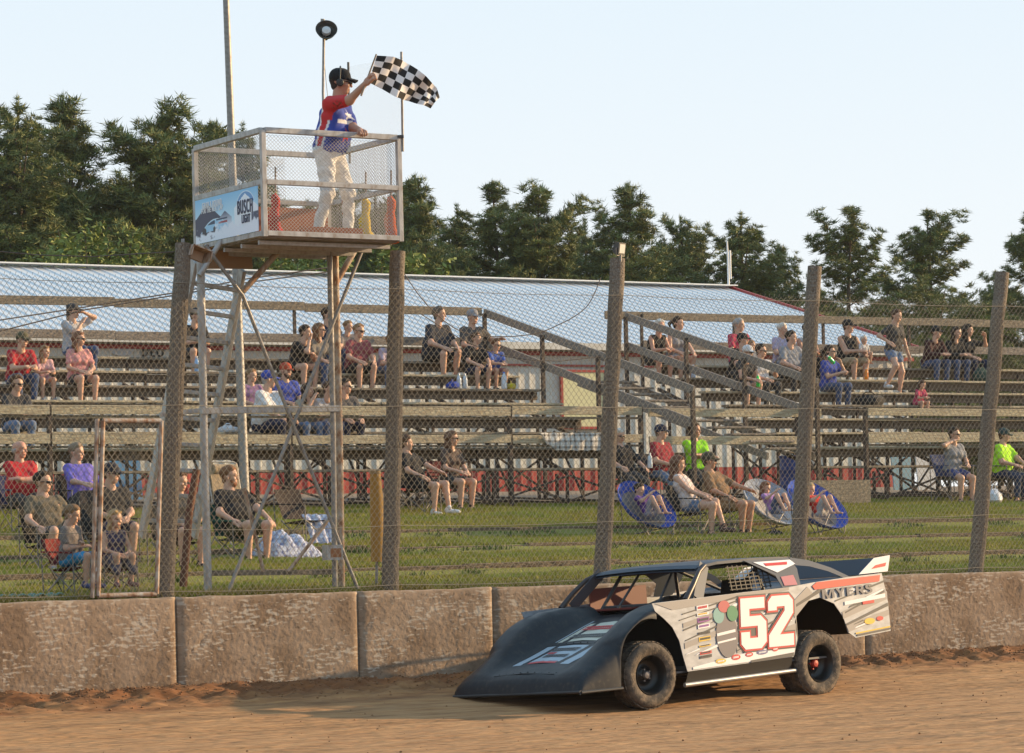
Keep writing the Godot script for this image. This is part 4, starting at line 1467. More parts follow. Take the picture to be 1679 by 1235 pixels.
var HEADS := []
var HANDS := []
var HAIR := {}
func make_body_kit():
	for kind in 2:
		var jaw := 0.036 if kind == 0 else 0.031
		var hb := [[Vector3(0, 0.035, -0.032), Vector3(0, 0.04, 0.008), 0.082, 0.083], [Vector3(0, -0.02, 0.02), Vector3(0, -0.062, 0.03), 0.062, 0.05], [Vector3(-0.012, -0.088, 0.047), Vector3(0.012, -0.088, 0.047), jaw * 0.85, jaw * 0.85], [Vector3(0, 0.01, 0.088), Vector3(0, -0.028, 0.104), 0.01, 0.014], [Vector3(-0.036, 0.026, 0.074), Vector3(0.036, 0.026, 0.074), 0.016, 0.016], [Vector3(0.084, 0.0, -0.012), Vector3(0.086, -0.03, -0.006), 0.014, 0.01], [Vector3(-0.084, 0.0, -0.012), Vector3(-0.086, -0.03, -0.006), 0.014, 0.01], [Vector3(0.036, -0.028, 0.058), Vector3(0.03, -0.05, 0.05), 0.028, 0.026], [Vector3(-0.036, -0.028, 0.058), Vector3(-0.03, -0.05, 0.05), 0.028, 0.026], [Vector3(-0.02, -0.064, 0.082), Vector3(0.02, -0.064, 0.082), 0.008, 0.008], [Vector3(0, -0.05, -0.02), Vector3(0, -0.19, -0.03), 0.054, 0.058]]
		var g := nets(hb, 0.0075, 0.016)
		var cols := PackedColorArray()
		for v in g[0]:
			var c := Color(1, 1, 1)
			for s in [-1.0, 1.0]:
				var d := Vector2(v.x - s * 0.032, (v.y - 0.004) * 1.4).length()
				if v.z > 0.05:
					if d < 0.008:
						c = Color(0.12, 0.1, 0.1)
					elif d < 0.016:
						c = Color(0.75, 0.72, 0.7)
					if absf(v.y - 0.032) < 0.006 and absf(v.x - s * 0.034) < 0.02:
						c = Color(0.35, 0.28, 0.22)
			if v.z > 0.06 and absf(v.y + 0.064) < 0.009 and absf(v.x) < 0.024:
				c = Color(0.85, 0.5, 0.48)
			cols.append(c)
		HEADS.append([g, cols])
	for kind in 2:
		var hb := [[Vector3(-0.022, 0.01, 0), Vector3(-0.026, 0.085, 0), 0.02, 0.017], [Vector3(0.016, 0.01, 0), Vector3(0.022, 0.085, 0), 0.022, 0.018], [Vector3(0, -0.02, 0), Vector3(0, 0.03, 0), 0.026, 0.024]]
		var ln := [0.055, 0.068, 0.074, 0.066]
		for i in 4:
			var x := -0.034 + i * 0.0225
			var p := Vector3(x, 0.09, 0)
			var a := 0.35 if kind == 0 else 1.25
			var dir := 0.15 if kind == 0 else 0.7
			for s in 3:
				var l: float = ln[i] * [0.48, 0.32, 0.26][s]
				var q := p + Vector3(0, cos(dir), sin(dir)) * l
				hb.append([p, q, 0.0095 - s * 0.0008, 0.0088 - s * 0.0008])
				p = q
				dir += a
		var t0 := Vector3(0.03, 0.02, 0.004)
		var t1 := Vector3(0.054, 0.052, 0.016) if kind == 0 else Vector3(0.042, 0.055, 0.03)
		var t2 := Vector3(0.058, 0.085, 0.022) if kind == 0 else Vector3(0.016, 0.072, 0.044)
		hb.append([t0, t1, 0.014, 0.0105])
		hb.append([t1, t2, 0.0105, 0.0085])
		HANDS.append(nets(hb, 0.0065, 0.006))
	var short := [[Vector3(0, 0.058, -0.042), Vector3(0, 0.066, -0.012), 0.088, 0.088], [Vector3(0, 0.0, -0.05), Vector3(0, -0.035, -0.05), 0.072, 0.05], [Vector3(0.07, 0.035, -0.01), Vector3(0.074, 0.0, -0.02), 0.024, 0.014], [Vector3(-0.07, 0.035, -0.01), Vector3(-0.074, 0.0, -0.02), 0.024, 0.014], [Vector3(-0.05, 0.092, 0.045), Vector3(0.045, 0.098, 0.048), 0.022, 0.022]]
	HAIR["short"] = net_mesh(nets(short, 0.009, 0.02, 0.006))
	HAIR["long"] = net_mesh(nets(short + [[Vector3(0.075, 0.02, -0.03), Vector3(0.088, -0.2, -0.02), 0.035, 0.03], [Vector3(-0.075, 0.02, -0.03), Vector3(-0.088, -0.2, -0.02), 0.035, 0.03], [Vector3(0, 0, -0.075), Vector3(0, -0.23, -0.085), 0.062, 0.05]], 0.009, 0.03, 0.008))
	HAIR["pony"] = net_mesh(nets(short + [[Vector3(0, 0.07, -0.11), Vector3(0, 0.03, -0.17), 0.028, 0.03], [Vector3(0, 0.03, -0.17), Vector3(0, -0.1, -0.17), 0.03, 0.012]], 0.009, 0.02, 0.006))
	HAIR["curly"] = net_mesh(nets(short + [[Vector3(-0.05, 0.1, -0.03), Vector3(0.05, 0.1, -0.03), 0.055, 0.055], [Vector3(0.08, 0.02, -0.03), Vector3(0.085, -0.04, -0.03), 0.035, 0.03], [Vector3(-0.08, 0.02, -0.03), Vector3(-0.085, -0.04, -0.03), 0.035, 0.03]], 0.009, 0.02, 0.014))
	HAIR["bald"] = net_mesh(nets([[Vector3(0.07, 0.0, -0.03), Vector3(0.05, -0.02, -0.06), 0.026, 0.03], [Vector3(-0.07, 0.0, -0.03), Vector3(-0.05, -0.02, -0.06), 0.026, 0.03], [Vector3(-0.04, -0.01, -0.075), Vector3(0.04, -0.01, -0.075), 0.035, 0.035]], 0.009, 0.02))
	HAIR["back"] = net_mesh(nets([[Vector3(0, 0.02, -0.05), Vector3(0, -0.03, -0.05), 0.078, 0.056], [Vector3(0.072, 0.02, -0.02), Vector3(0.076, -0.01, -0.02), 0.02, 0.012], [Vector3(-0.072, 0.02, -0.02), Vector3(-0.076, -0.01, -0.02), 0.02, 0.012]], 0.009, 0.02))
	var cap := [[Vector3(0, 0.058, -0.035), Vector3(0, 0.06, 0.006), 0.092, 0.09], [Vector3(0, 0.153, -0.015), Vector3(0, 0.154, -0.015), 0.008, 0.008]]
	for k in 7:
		var x := -0.06 + k * 0.02
		cap.append([Vector3(x, 0.05 - absf(x) * 0.25, 0.07), Vector3(x * 0.8, 0.034 - absf(x) * 0.3, 0.165 - x * x * 7.0), 0.011, 0.008])
	HAIR["cap"] = net_mesh(nets(cap, 0.009, 0.012))
	HAIR["glasses"] = net_mesh(nets([[Vector3(-0.052, 0.006, 0.088), Vector3(-0.02, 0.002, 0.1), 0.015, 0.016], [Vector3(0.052, 0.006, 0.088), Vector3(0.02, 0.002, 0.1), 0.015, 0.016], [Vector3(-0.02, 0.01, 0.101), Vector3(0.02, 0.01, 0.101), 0.006, 0.006], [Vector3(-0.06, 0.01, 0.08), Vector3(-0.092, 0.008, -0.01), 0.006, 0.006], [Vector3(0.06, 0.01, 0.08), Vector3(0.092, 0.008, -0.01), 0.006, 0.006]], 0.0065, 0.006))
	HAIR["beard"] = net_mesh(nets([[Vector3(0, -0.09, 0.055), Vector3(0, -0.105, 0.05), 0.034, 0.03], [Vector3(0.05, -0.05, 0.03), Vector3(0.03, -0.085, 0.05), 0.026, 0.026], [Vector3(-0.05, -0.05, 0.03), Vector3(-0.03, -0.085, 0.05), 0.026, 0.026]], 0.008, 0.016, 0.004))

func ik(a: Vector3, t: Vector3, l1: float, l2: float, hint: Vector3) -> Array:
	var d := t - a
	var L := clampf(d.length(), 0.05, (l1 + l2) * 0.995)
	var u := d.normalized()
	var x := (L * L + l1 * l1 - l2 * l2) / (2.0 * L)
	var h := sqrt(maxf(l1 * l1 - x * x, 0.0))
	var p := (hint - u * hint.dot(u)).normalized()
	return [a + u * x + p * h, a + u * L]

func join(dst: Array, g: Array, gc, tr: Transform3D, col: Color, flip := false):
	var base: int = dst[0].size()
	for i in g[0].size():
		dst[0].append(tr * g[0][i])
		dst[1].append((tr.basis * g[1][i]).normalized())
		dst[3].append(col * (gc[i] if gc != null else Color(1, 1, 1)))
	var ix: PackedInt32Array = g[2]
	for i in range(0, ix.size(), 3):
		if flip:
			dst[2].append(base + ix[i]); dst[2].append(base + ix[i + 2]); dst[2].append(base + ix[i + 1])
		else:
			dst[2].append(base + ix[i]); dst[2].append(base + ix[i + 1]); dst[2].append(base + ix[i + 2])

const SKIN := Color(0.5, 0.29, 0.2)
# keys: pos, yaw, stand, s (size), fat, lean, turn, head [yaw, pitch], hl hr (hands), fl fr (ankles), grip, skin, hair [style, colour], cap, glasses, beard, shirt, sleeve, pants, hem, shoe, skirt
func person(label: String, d: Dictionary, group := "spectators") -> Node3D:
	var s: float = d.get("s", 1.0) * (1.07 if group.begins_with("spectators") else 1.0)
	var root := thing("person", label, "person", d.pos, deg_to_rad(d.get("yaw", 0.0)), group)
	var stand: bool = d.get("stand", false)
	var fat: float = d.get("fat", 1.0) * 1.05
	var fem: bool = d.get("fem", false)
	var cell: float = d.get("cell", 0.02) * s
	var h := Vector3(0, 0.92 if stand else 0.1, 0)
	var ln := deg_to_rad(d.get("lean", 6.0))
	var side := deg_to_rad(d.get("side", 0.0))
	var u := Vector3(sin(side), cos(ln) * cos(side), sin(ln)).normalized()
	var tw := Basis(Vector3.UP, deg_to_rad(d.get("turn", 0.0)))
	var rx := tw * Vector3.RIGHT
	var sw := 0.165 if fem else 0.185
	var waist := h + u * 0.17 + tw * Vector3(0, 0, 0.03 * (fat - 1.0) * 4.0)
	var chest := h + u * 0.34
	var neckb := h + u * 0.5
	var headc := neckb + (u * 0.55 + Vector3.UP * 0.45).normalized() * 0.185 + tw * Vector3(0, 0, 0.02)
	var shl := h + u * 0.455
	var skin: Color = d.get("skin", SKIN)
	var body := []
	var shirt := []
	var pants := []
	var shoe := []
	var c1 := 0.012
	var tb := [[h - rx * 0.075 * fat, h + rx * 0.075 * fat, 0.108 * fat, 0.108 * fat], [waist - rx * 0.055 * fat, waist + rx * 0.055 * fat, (0.1 if fem else 0.112) * fat * fat, (0.1 if fem else 0.112) * fat * fat], [chest - rx * 0.075, chest + rx * 0.075, 0.112 * sqrt(fat), 0.112 * sqrt(fat)], [shl - rx * (sw - 0.035), shl + rx * (sw - 0.035), 0.056, 0.056]]
	for b in tb:
		body.append(b)
		shirt.append([b[0], b[1], b[2] + c1, b[3] + c1])
	shirt[0] = [shirt[0][0] + u * 0.03, shirt[0][1] + u * 0.03, shirt[0][2], shirt[0][3]]
	if fem:
		for q in [-1.0, 1.0]:
			var bp: Vector3 = chest + rx * q * 0.065 + tw * Vector3(0, -0.01, 0.085)
			shirt.append([bp, bp + Vector3(0, -0.02, 0), 0.052 * sqrt(fat), 0.055 * sqrt(fat)])
	body.append([neckb - u * 0.04, headc + Vector3(0, -0.1, -0.02), 0.062, 0.054])
	var sleeve: float = d.get("sleeve", 0.62)
	var wr := []
	for q in [-1.0, 1.0]:
		var sh: Vector3 = shl + rx * q * sw
		var dflt := Vector3(q * 0.12, h.y + 0.1, 0.3) if not stand else Vector3(q * 0.26, 0.82, 0.08)
		var tgt: Vector3 = d.get("hr" if q < 0 else "hl", dflt)
		var hint := Vector3(q * 0.7, -0.7, -0.45)
		if d.has("er" if q < 0 else "el"):
			hint = d["er" if q < 0 else "el"]
		var e := ik(sh, tgt, 0.285, 0.255, hint)
		var ar := 0.051 * sqrt(fat) if not fem else 0.045 * sqrt(fat)
		body.append([sh, e[0], ar, ar * 0.82])
		body.append([e[0], e[1], ar * 0.82, 0.029])
		if sleeve > 0.0:
			if sleeve <= 1.0:
				shirt.append([sh, sh.lerp(e[0], sleeve), ar + 0.014, ar * (1.0 - 0.18 * sleeve) + 0.019])
			else:
				shirt.append([sh, e[0], ar + 0.014, ar * 0.82 + 0.015])
				shirt.append([e[0], e[0].lerp(e[1], sleeve - 1.0), ar * 0.82 + 0.015, 0.045])
		wr.append([e[0], e[1], q])
	var hem: float = d.get("hem", 0.9)
	var sh_h: float = d.get("sh", 0.4)
	for q in [-1.0, 1.0]:
		var hp: Vector3 = h + Vector3(q * 0.085 * fat, -0.015, 0.0)
		var dflt := Vector3(q * 0.12, 0.075, 0.02) if stand else Vector3(q * 0.13, 0.075 - sh_h, 0.38)
		var tgt: Vector3 = d.get("fr" if q < 0 else "fl", dflt)
		var hint := Vector3(q * 0.12, 0.6, 1.0)
		if d.has("kr" if q < 0 else "kl"):
			hint = d["kr" if q < 0 else "kl"]
		var e := ik(hp, tgt, 0.43, 0.425, hint)
		var tr_ := 0.084 * fat
		body.append([hp, e[0], tr_, 0.056])
		body.append([e[0], e[1], 0.056, 0.037])
		body.append([e[0] + (e[1] - e[0]) * 0.12 + Vector3(0, 0, -0.02), e[0] + (e[1] - e[0]) * 0.45 + Vector3(0, 0, -0.022), 0.046, 0.042])
		if hem < 0.5:
			pants.append([hp, hp.lerp(e[0], hem * 2.0), tr_ + 0.013, lerpf(tr_, 0.056, hem * 2.0) + 0.022])
		else:
			pants.append([hp, e[0], tr_ + 0.013, 0.072])
			pants.append([e[0], e[0].lerp(e[1], (hem - 0.5) * 2.0), 0.07, 0.055])
		var fd: Vector3 = d.get("toe", Vector3(q * 0.25, 0, 1)).normalized()
		var a0: Vector3 = e[1] + Vector3(0, -0.03, 0) - fd * 0.035
		var a1: Vector3 = e[1] + Vector3(0, -0.048, 0) + fd * 0.14
		body.append([a0, a1, 0.036, 0.026])
		if d.get("shoe", null) != null:
			shoe.append([a0, a1 + fd * 0.015, 0.043, 0.036])
			shoe.append([a0 + Vector3(0, 0.01, 0), e[1] + Vector3(0, 0.03, 0), 0.043, 0.042])
	pants.append([h - rx * 0.075 * fat, h + rx * 0.075 * fat, 0.112 * fat, 0.112 * fat])
	if d.has("skirt"):
		var ka: Vector3 = (pants[0][1] + pants[1][1]) * 0.5 if hem < 0.5 else h + Vector3(0, -0.05, 0.25)
		for q in [-1.0, 1.0]:
			pants.append([h + Vector3(q * 0.06, 0, 0.02), h + Vector3(q * 0.13, -0.02, 0.34), 0.11, 0.1])
			pants.append([h + Vector3(q * 0.1, 0, 0.3), h + Vector3(q * 0.15, -0.15, 0.42), 0.09, 0.075])
	for lst in [body, shirt, pants, shoe]:
		for b in lst:
			b[0] *= s
			b[1] *= s
			b[2] *= s
			b[3] *= s
	var g := nets(body, cell, 0.035 * s)
	var cols := PackedColorArray()
	cols.resize(g[0].size())
	cols.fill(skin)
	var dst := [g[0], g[1], g[2], cols]
	var hs: float = d.get("hs", 1.0 if s > 0.85 else 1.0 / sqrt(s))
	var hd: Array = d.get("head", [0.0, 0.0])
	var hbas := Basis.from_euler(Vector3(deg_to_rad(hd[1]), deg_to_rad(hd[0] + d.get("turn", 0.0)), deg_to_rad(hd[2] if hd.size() > 2 else 0.0))).scaled(Vector3.ONE * s * hs)
	var htr := Transform3D(hbas, headc * s)
	join(dst, HEADS[1 if fem else 0][0], HEADS[1 if fem else 0][1], htr, skin)
	for w in wr:
		var dir: Vector3 = (w[1] - w[0]).normalized()
		var pn: Vector3 = d.get("palm_r" if w[2] < 0 else "palm_l", Vector3(-w[2] * 0.5, -0.8, -0.1))
		pn = (pn - dir * pn.dot(dir)).normalized()
		var xb := dir.cross(pn)
		if w[2] > 0:
			xb = -xb
		var grip: int = 1 if d.get("grip", 0) == 2 or (d.get("grip", 0) == 1 and w[2] < 0) or (d.get("grip", 0) == 3 and w[2] > 0) else 0
		join(dst, HANDS[grip], null, Transform3D(Basis(xb, dir, pn).scaled(Vector3.ONE * s), w[1] * s), skin, w[2] > 0)
	node(net_mesh(dst, dst[3]), "body", mats.skin, root)
	var wob := 0.0045 * s
	var sg := nets(shirt, cell * 0.92, 0.045 * s, wob)
	if d.has("paint"):
		var pc := PackedColorArray()
		for i in sg[0].size():
			pc.append((d.paint as Callable).call(sg[0][i], sg[1][i]))
		node(net_mesh(sg, pc), "shirt", mats.painted, root)
	else:
		node(net_mesh(sg), "dress" if d.has("skirt") else "shirt", cloth(d.get("shirt", Color(0.1, 0.1, 0.1))), root)
	if d.get("pants", null) != null:
		node(net_mesh(nets(pants, cell * 0.92, 0.03 * s, wob)), "skirt" if d.has("skirt") else ("shorts" if hem < 0.7 else "trousers"), cloth(d.pants), root)
	if shoe.size() > 0:
		node(net_mesh(nets(shoe, 0.017 * s, 0.012 * s)), "shoes", cloth(d.shoe), root)
	if d.has("cap"):
		var ci := node(HAIR["cap"], "cap", cloth(d.cap), root, htr)
		if d.has("hair"):
			node(HAIR["back"] if d.hair[0] != "long" and d.hair[0] != "pony" else HAIR[d.hair[0]], "hair", cloth(d.hair[1]), root, Transform3D(htr.basis.scaled_local(Vector3(0.97, 0.97, 0.97)), htr.origin))
	elif d.has("hair"):
		node(HAIR[d.hair[0]], "hair", cloth(d.hair[1]), root, htr)
	if d.get("glasses", false):
		node(HAIR["glasses"], "sunglasses", plain("shades", Color(0.015, 0.013, 0.012), 0.2), root, htr)
	if d.has("beard"):
		node(HAIR["beard"], "beard", cloth(d.beard), root, htr)
	root.set_meta("head_at", htr.origin)
	root.remove_meta("head_at")
	return root

func build_flagman():
	make_body_kit()
	var red := Color(0.48, 0.025, 0.03)
	var blue := Color(0.035, 0.06, 0.32)
	var white := Color(0.7, 0.7, 0.72)
	var st1 := star_at(Vector2(0.03, 1.06), 0.085, 0.2)
	var st2 := star_at(Vector2(0.1, 1.26), 0.06)
	# red side panels between white piping, blue front and back with stars
	var paint := func(p: Vector3, _n: Vector3) -> Color:
		p /= 1.09
		var t := (p.y - 0.85) / 0.6
		var e := p.z - 0.15 * (p.y - 0.92)
		if absf(p.x) > 0.2 and p.y > 1.2:
			return red
		var wf := lerpf(0.0, 0.1, t)
		var wb := lerpf(-0.06, -0.03, t)
		var c := blue
		if e < wf and e > wb:
			c = red
		if absf(e - wf) < 0.011 or absf(e - wb) < 0.011:
			c = white
		if p.z > 0.02 and absf(p.x) < 0.2:
			var q := Vector2(p.x + 0.09, p.y)
			if Geometry2D.is_point_in_polygon(q, st1):
				c = red
			if Geometry2D.is_point_in_polygon(q, st2):
				c = white
			if absf(p.y - 1.19) < 0.02 and p.x < 0.02 and p.x > -0.17:
				c = white
		return c
	var fx := at(541.0, 300.0, -0.12)
	var pos := Vector3(fx.x, TYB + 0.0, -0.12)
	var fs := 1.09
	var face := Basis(Vector3.UP, deg_to_rad(38.0))
	var rail := at(591.0, 219.0, TZF + 0.02)
	var grab := face.inverse() * (rail - pos) / fs + Vector3(0, 0.03, 0)
	var reach := face.inverse() * (at(600.0, 136.0, 0.6) - pos) / fs
	var f := person("flagman in red and blue star shirt and black cap, waving a chequered flag", {
		"pos": pos, "yaw": 38.0, "stand": true, "s": fs, "cell": 0.0135, "lean": 13.0, "side": -2.0, "fat": 1.1, "turn": 0.0,
		"head": [24.0, 4.0], "hr": reach, "er": Vector3(-0.3, -1, 0), "hl": grab, "grip": 2, "palm_r": Vector3(0.6, 0, 0.2), "palm_l": Vector3(0, -1, 0),
		"fl": Vector3(0.16, 0.075, 0.12), "fr": Vector3(-0.15, 0.075, -0.1), "cap": Color(0.012, 0.012, 0.014), "hair": ["short", Color(0.04, 0.03, 0.025)], "glasses": true,
		"paint": paint, "sleeve": 0.8, "pants": Color(0.78, 0.77, 0.76), "shoe": Color(0.6, 0.6, 0.62), "skin": Color(0.4, 0.22, 0.15)}, "")
	# headset over the cap
	var hd: MeshInstance3D = f.get_node("cap")
	var mb := MB.new()
	for q in [-1.0, 1.0]:
		mb.lathe([Vector2(0.0, 0.0), Vector2(0.03, 0.0), Vector2(0.04, 0.01), Vector2(0.04, 0.03), Vector2(0.03, 0.04), Vector2(0.0, 0.042)], 14, Transform3D(Basis(Vector3.BACK, -q * PI / 2), Vector3(q * 0.075, -0.01, -0.01)))
	var pts := []
	for k in 13:
		var a := PI * k / 12.0
		pts.append(Vector3(0.112 * cos(a), -0.01 + 0.175 * sin(a), -0.015))
	mb.tube(pts, [0.009], 6)
	part(mb, "headset", plain("headset", Color(0.02, 0.02, 0.02), 0.5), f, hd.transform)
	# the flag: stick held in the fist, cloth streaming to the right
	var a0 := at(592.0, 157.0, 0.6)
	var a1 := at(617.0, 89.0, 0.6)
	var fl := thing("chequered_flag", "black and white chequered flag streaming from the flagman's hand", "flag", a0)
	mb = MB.new()
	mb.tube([Vector3.ZERO, a1 - a0], [0.011, 0.009], 7)
	part(mb, "stick", plain("stick", Color(0.22, 0.16, 0.11), 0.7), fl)
	var top := [at(618, 91, 0.60), at(645, 93, 0.65), at(672, 106, 0.60), at(697, 124, 0.67), at(716, 143, 0.65), at(721, 160, 0.59)]
	var bot := [at(604, 135, 0.60), at(628, 147, 0.55), at(650, 160, 0.63), at(672, 166, 0.53), at(690, 172, 0.60), at(706, 178, 0.55)]
	var ct := Curve3D.new()
	var cb := Curve3D.new()
	for i in 6:
		ct.add_point(top[i]); cb.add_point(bot[i])
	for c in [ct, cb]:
		for i in range(1, 5):
			var dd: Vector3 = (c.get_point_position(i + 1) - c.get_point_position(i - 1)) / 5.0
			c.set_point_in(i, -dd); c.set_point_out(i, dd)
	var NU := 72
	var NV := 30
	var gp := []
	for i in NU + 1:
		var row := []
		var uu := float(i) / NU
		var pa := ct.sample_baked(uu * ct.get_baked_length())
		var pb := cb.sample_baked(uu * cb.get_baked_length())
		for j in NV + 1:
			var vv := float(j) / NV
			var p := pa.lerp(pb, vv)
			var am := uu * 0.05
			p += Vector3(-SA, 0, CA) * (am * sin(uu * 13.0 + vv * 2.4) + 0.35 * am * sin(uu * 29.0 - vv * 5.0))
			row.append(p - a0)
		gp.append(row)
	var mbk := MB.new()
	var mwh := MB.new()
	for i in NU:
		for j in NV:
			var m := mbk if (int(i * 9 / NU) + int(j * 5 / NV)) % 2 == 0 else mwh
			m.quad(gp[i][j + 1], gp[i + 1][j + 1], gp[i + 1][j], gp[i][j])
	var fb := StandardMaterial3D.new()
	fb.albedo_color = Color(0.13, 0.125, 0.13)
	fb.roughness = 0.9
	fb.cull_mode = BaseMaterial3D.CULL_DISABLED
	var fw: StandardMaterial3D = fb.duplicate()
	fw.albedo_color = Color(0.87, 0.86, 0.86)
	fw.backlight = Color(0.5, 0.5, 0.5)
	part(mbk, "black_squares", fb, fl)
	part(mwh, "white_squares", fw, fl)
	# furled flags stored inside the platform
	for e in [[598.0, 330.0, Color(0.75, 0.55, 0.02), "furled yellow flag hanging inside the flag stand", "yellow_flag"], [450.0, 345.0, Color(0.5, 0.03, 0.03), "furled red flag in the left corner of the flag stand", "red_flag"], [640.0, 350.0, Color(0.6, 0.12, 0.03), "furled orange flag in the right corner of the flag stand", "orange_flag"]]:
		var z := -0.6 if e[0] != 640.0 else -0.35
		var p := at(e[0], e[1], z)
		p.y = TYB + 0.02
		var q := thing(e[4], e[3], "flag", p, 0.0, "flags stored in the stand")
		mb = MB.new()
		mb.tube([Vector3(0, 0, 0), Vector3(0.05, 0.85, -0.05)], [0.01], 6)
		part(mb, "stick", plain("stick", Color(0.22, 0.16, 0.11), 0.7), q)
		mb = MB.new()
		var pp := []
		var rr := []
		for k in 9:
			pp.append(Vector3(0.01 + 0.02 * sin(k * 1.3), 0.05 + k * 0.062, -0.01 + 0.015 * cos(k * 1.7)))
			rr.append(0.085 - k * 0.006 + 0.012 * sin(k * 2.1))
		mb.tube(pp, rr, 9)
		part(mb, "cloth", cloth(e[2]), q)

# ---------------------------------------------------------------- the crowd
func on_row(px: float, row: float) -> Vector3:
	var z := row_z(row)
	var y := row_y(row)
	return Vector3(xat(px, z, y + 0.4), y + 0.002, z - 0.02)

func on_chair(px: float, z: float, seat: float) -> Vector3:
	return Vector3(xat(px, z, gy(z) + 0.6), gy(z) + seat, z)

const LAP := {"hl": Vector3(0.09, 0.22, 0.34), "hr": Vector3(-0.09, 0.22, 0.34)}
const CLASP := {"lean": 24.0, "hl": Vector3(0.03, 0.27, 0.5), "hr": Vector3(-0.03, 0.27, 0.5)}
const KNEES := {"lean": 14.0, "hl": Vector3(0.15, 0.2, 0.44), "hr": Vector3(-0.15, 0.2, 0.44)}
const CROSS := {"lean": -6.0, "hl": Vector3(-0.13, 0.36, 0.2), "hr": Vector3(0.13, 0.33, 0.21), "el": Vector3(0.8, -0.7, 0.2), "er": Vector3(-0.8, -0.7, 0.2)}
const CHIN := {"lean": 30.0, "hr": Vector3(0.02, 0.58, 0.4), "er": Vector3(-0.3, -1, 0.5), "hl": Vector3(0.1, 0.3, 0.42)}
const BROW := {"lean": 4.0, "hl": Vector3(0.14, 0.76, 0.2), "el": Vector3(1, 0.1, 0.2), "hr": Vector3(0.02, 0.58, 0.24), "er": Vector3(-0.6, -0.8, 0.2)}
const RECLINE := {"lean": -20.0, "hl": Vector3(0.24, 0.2, 0.22), "hr": Vector3(-0.24, 0.2, 0.22)}

func mixd(a: Dictionary, b: Dictionary) -> Dictionary:
	var o := a.duplicate()
	o.merge(b, true)
	return o

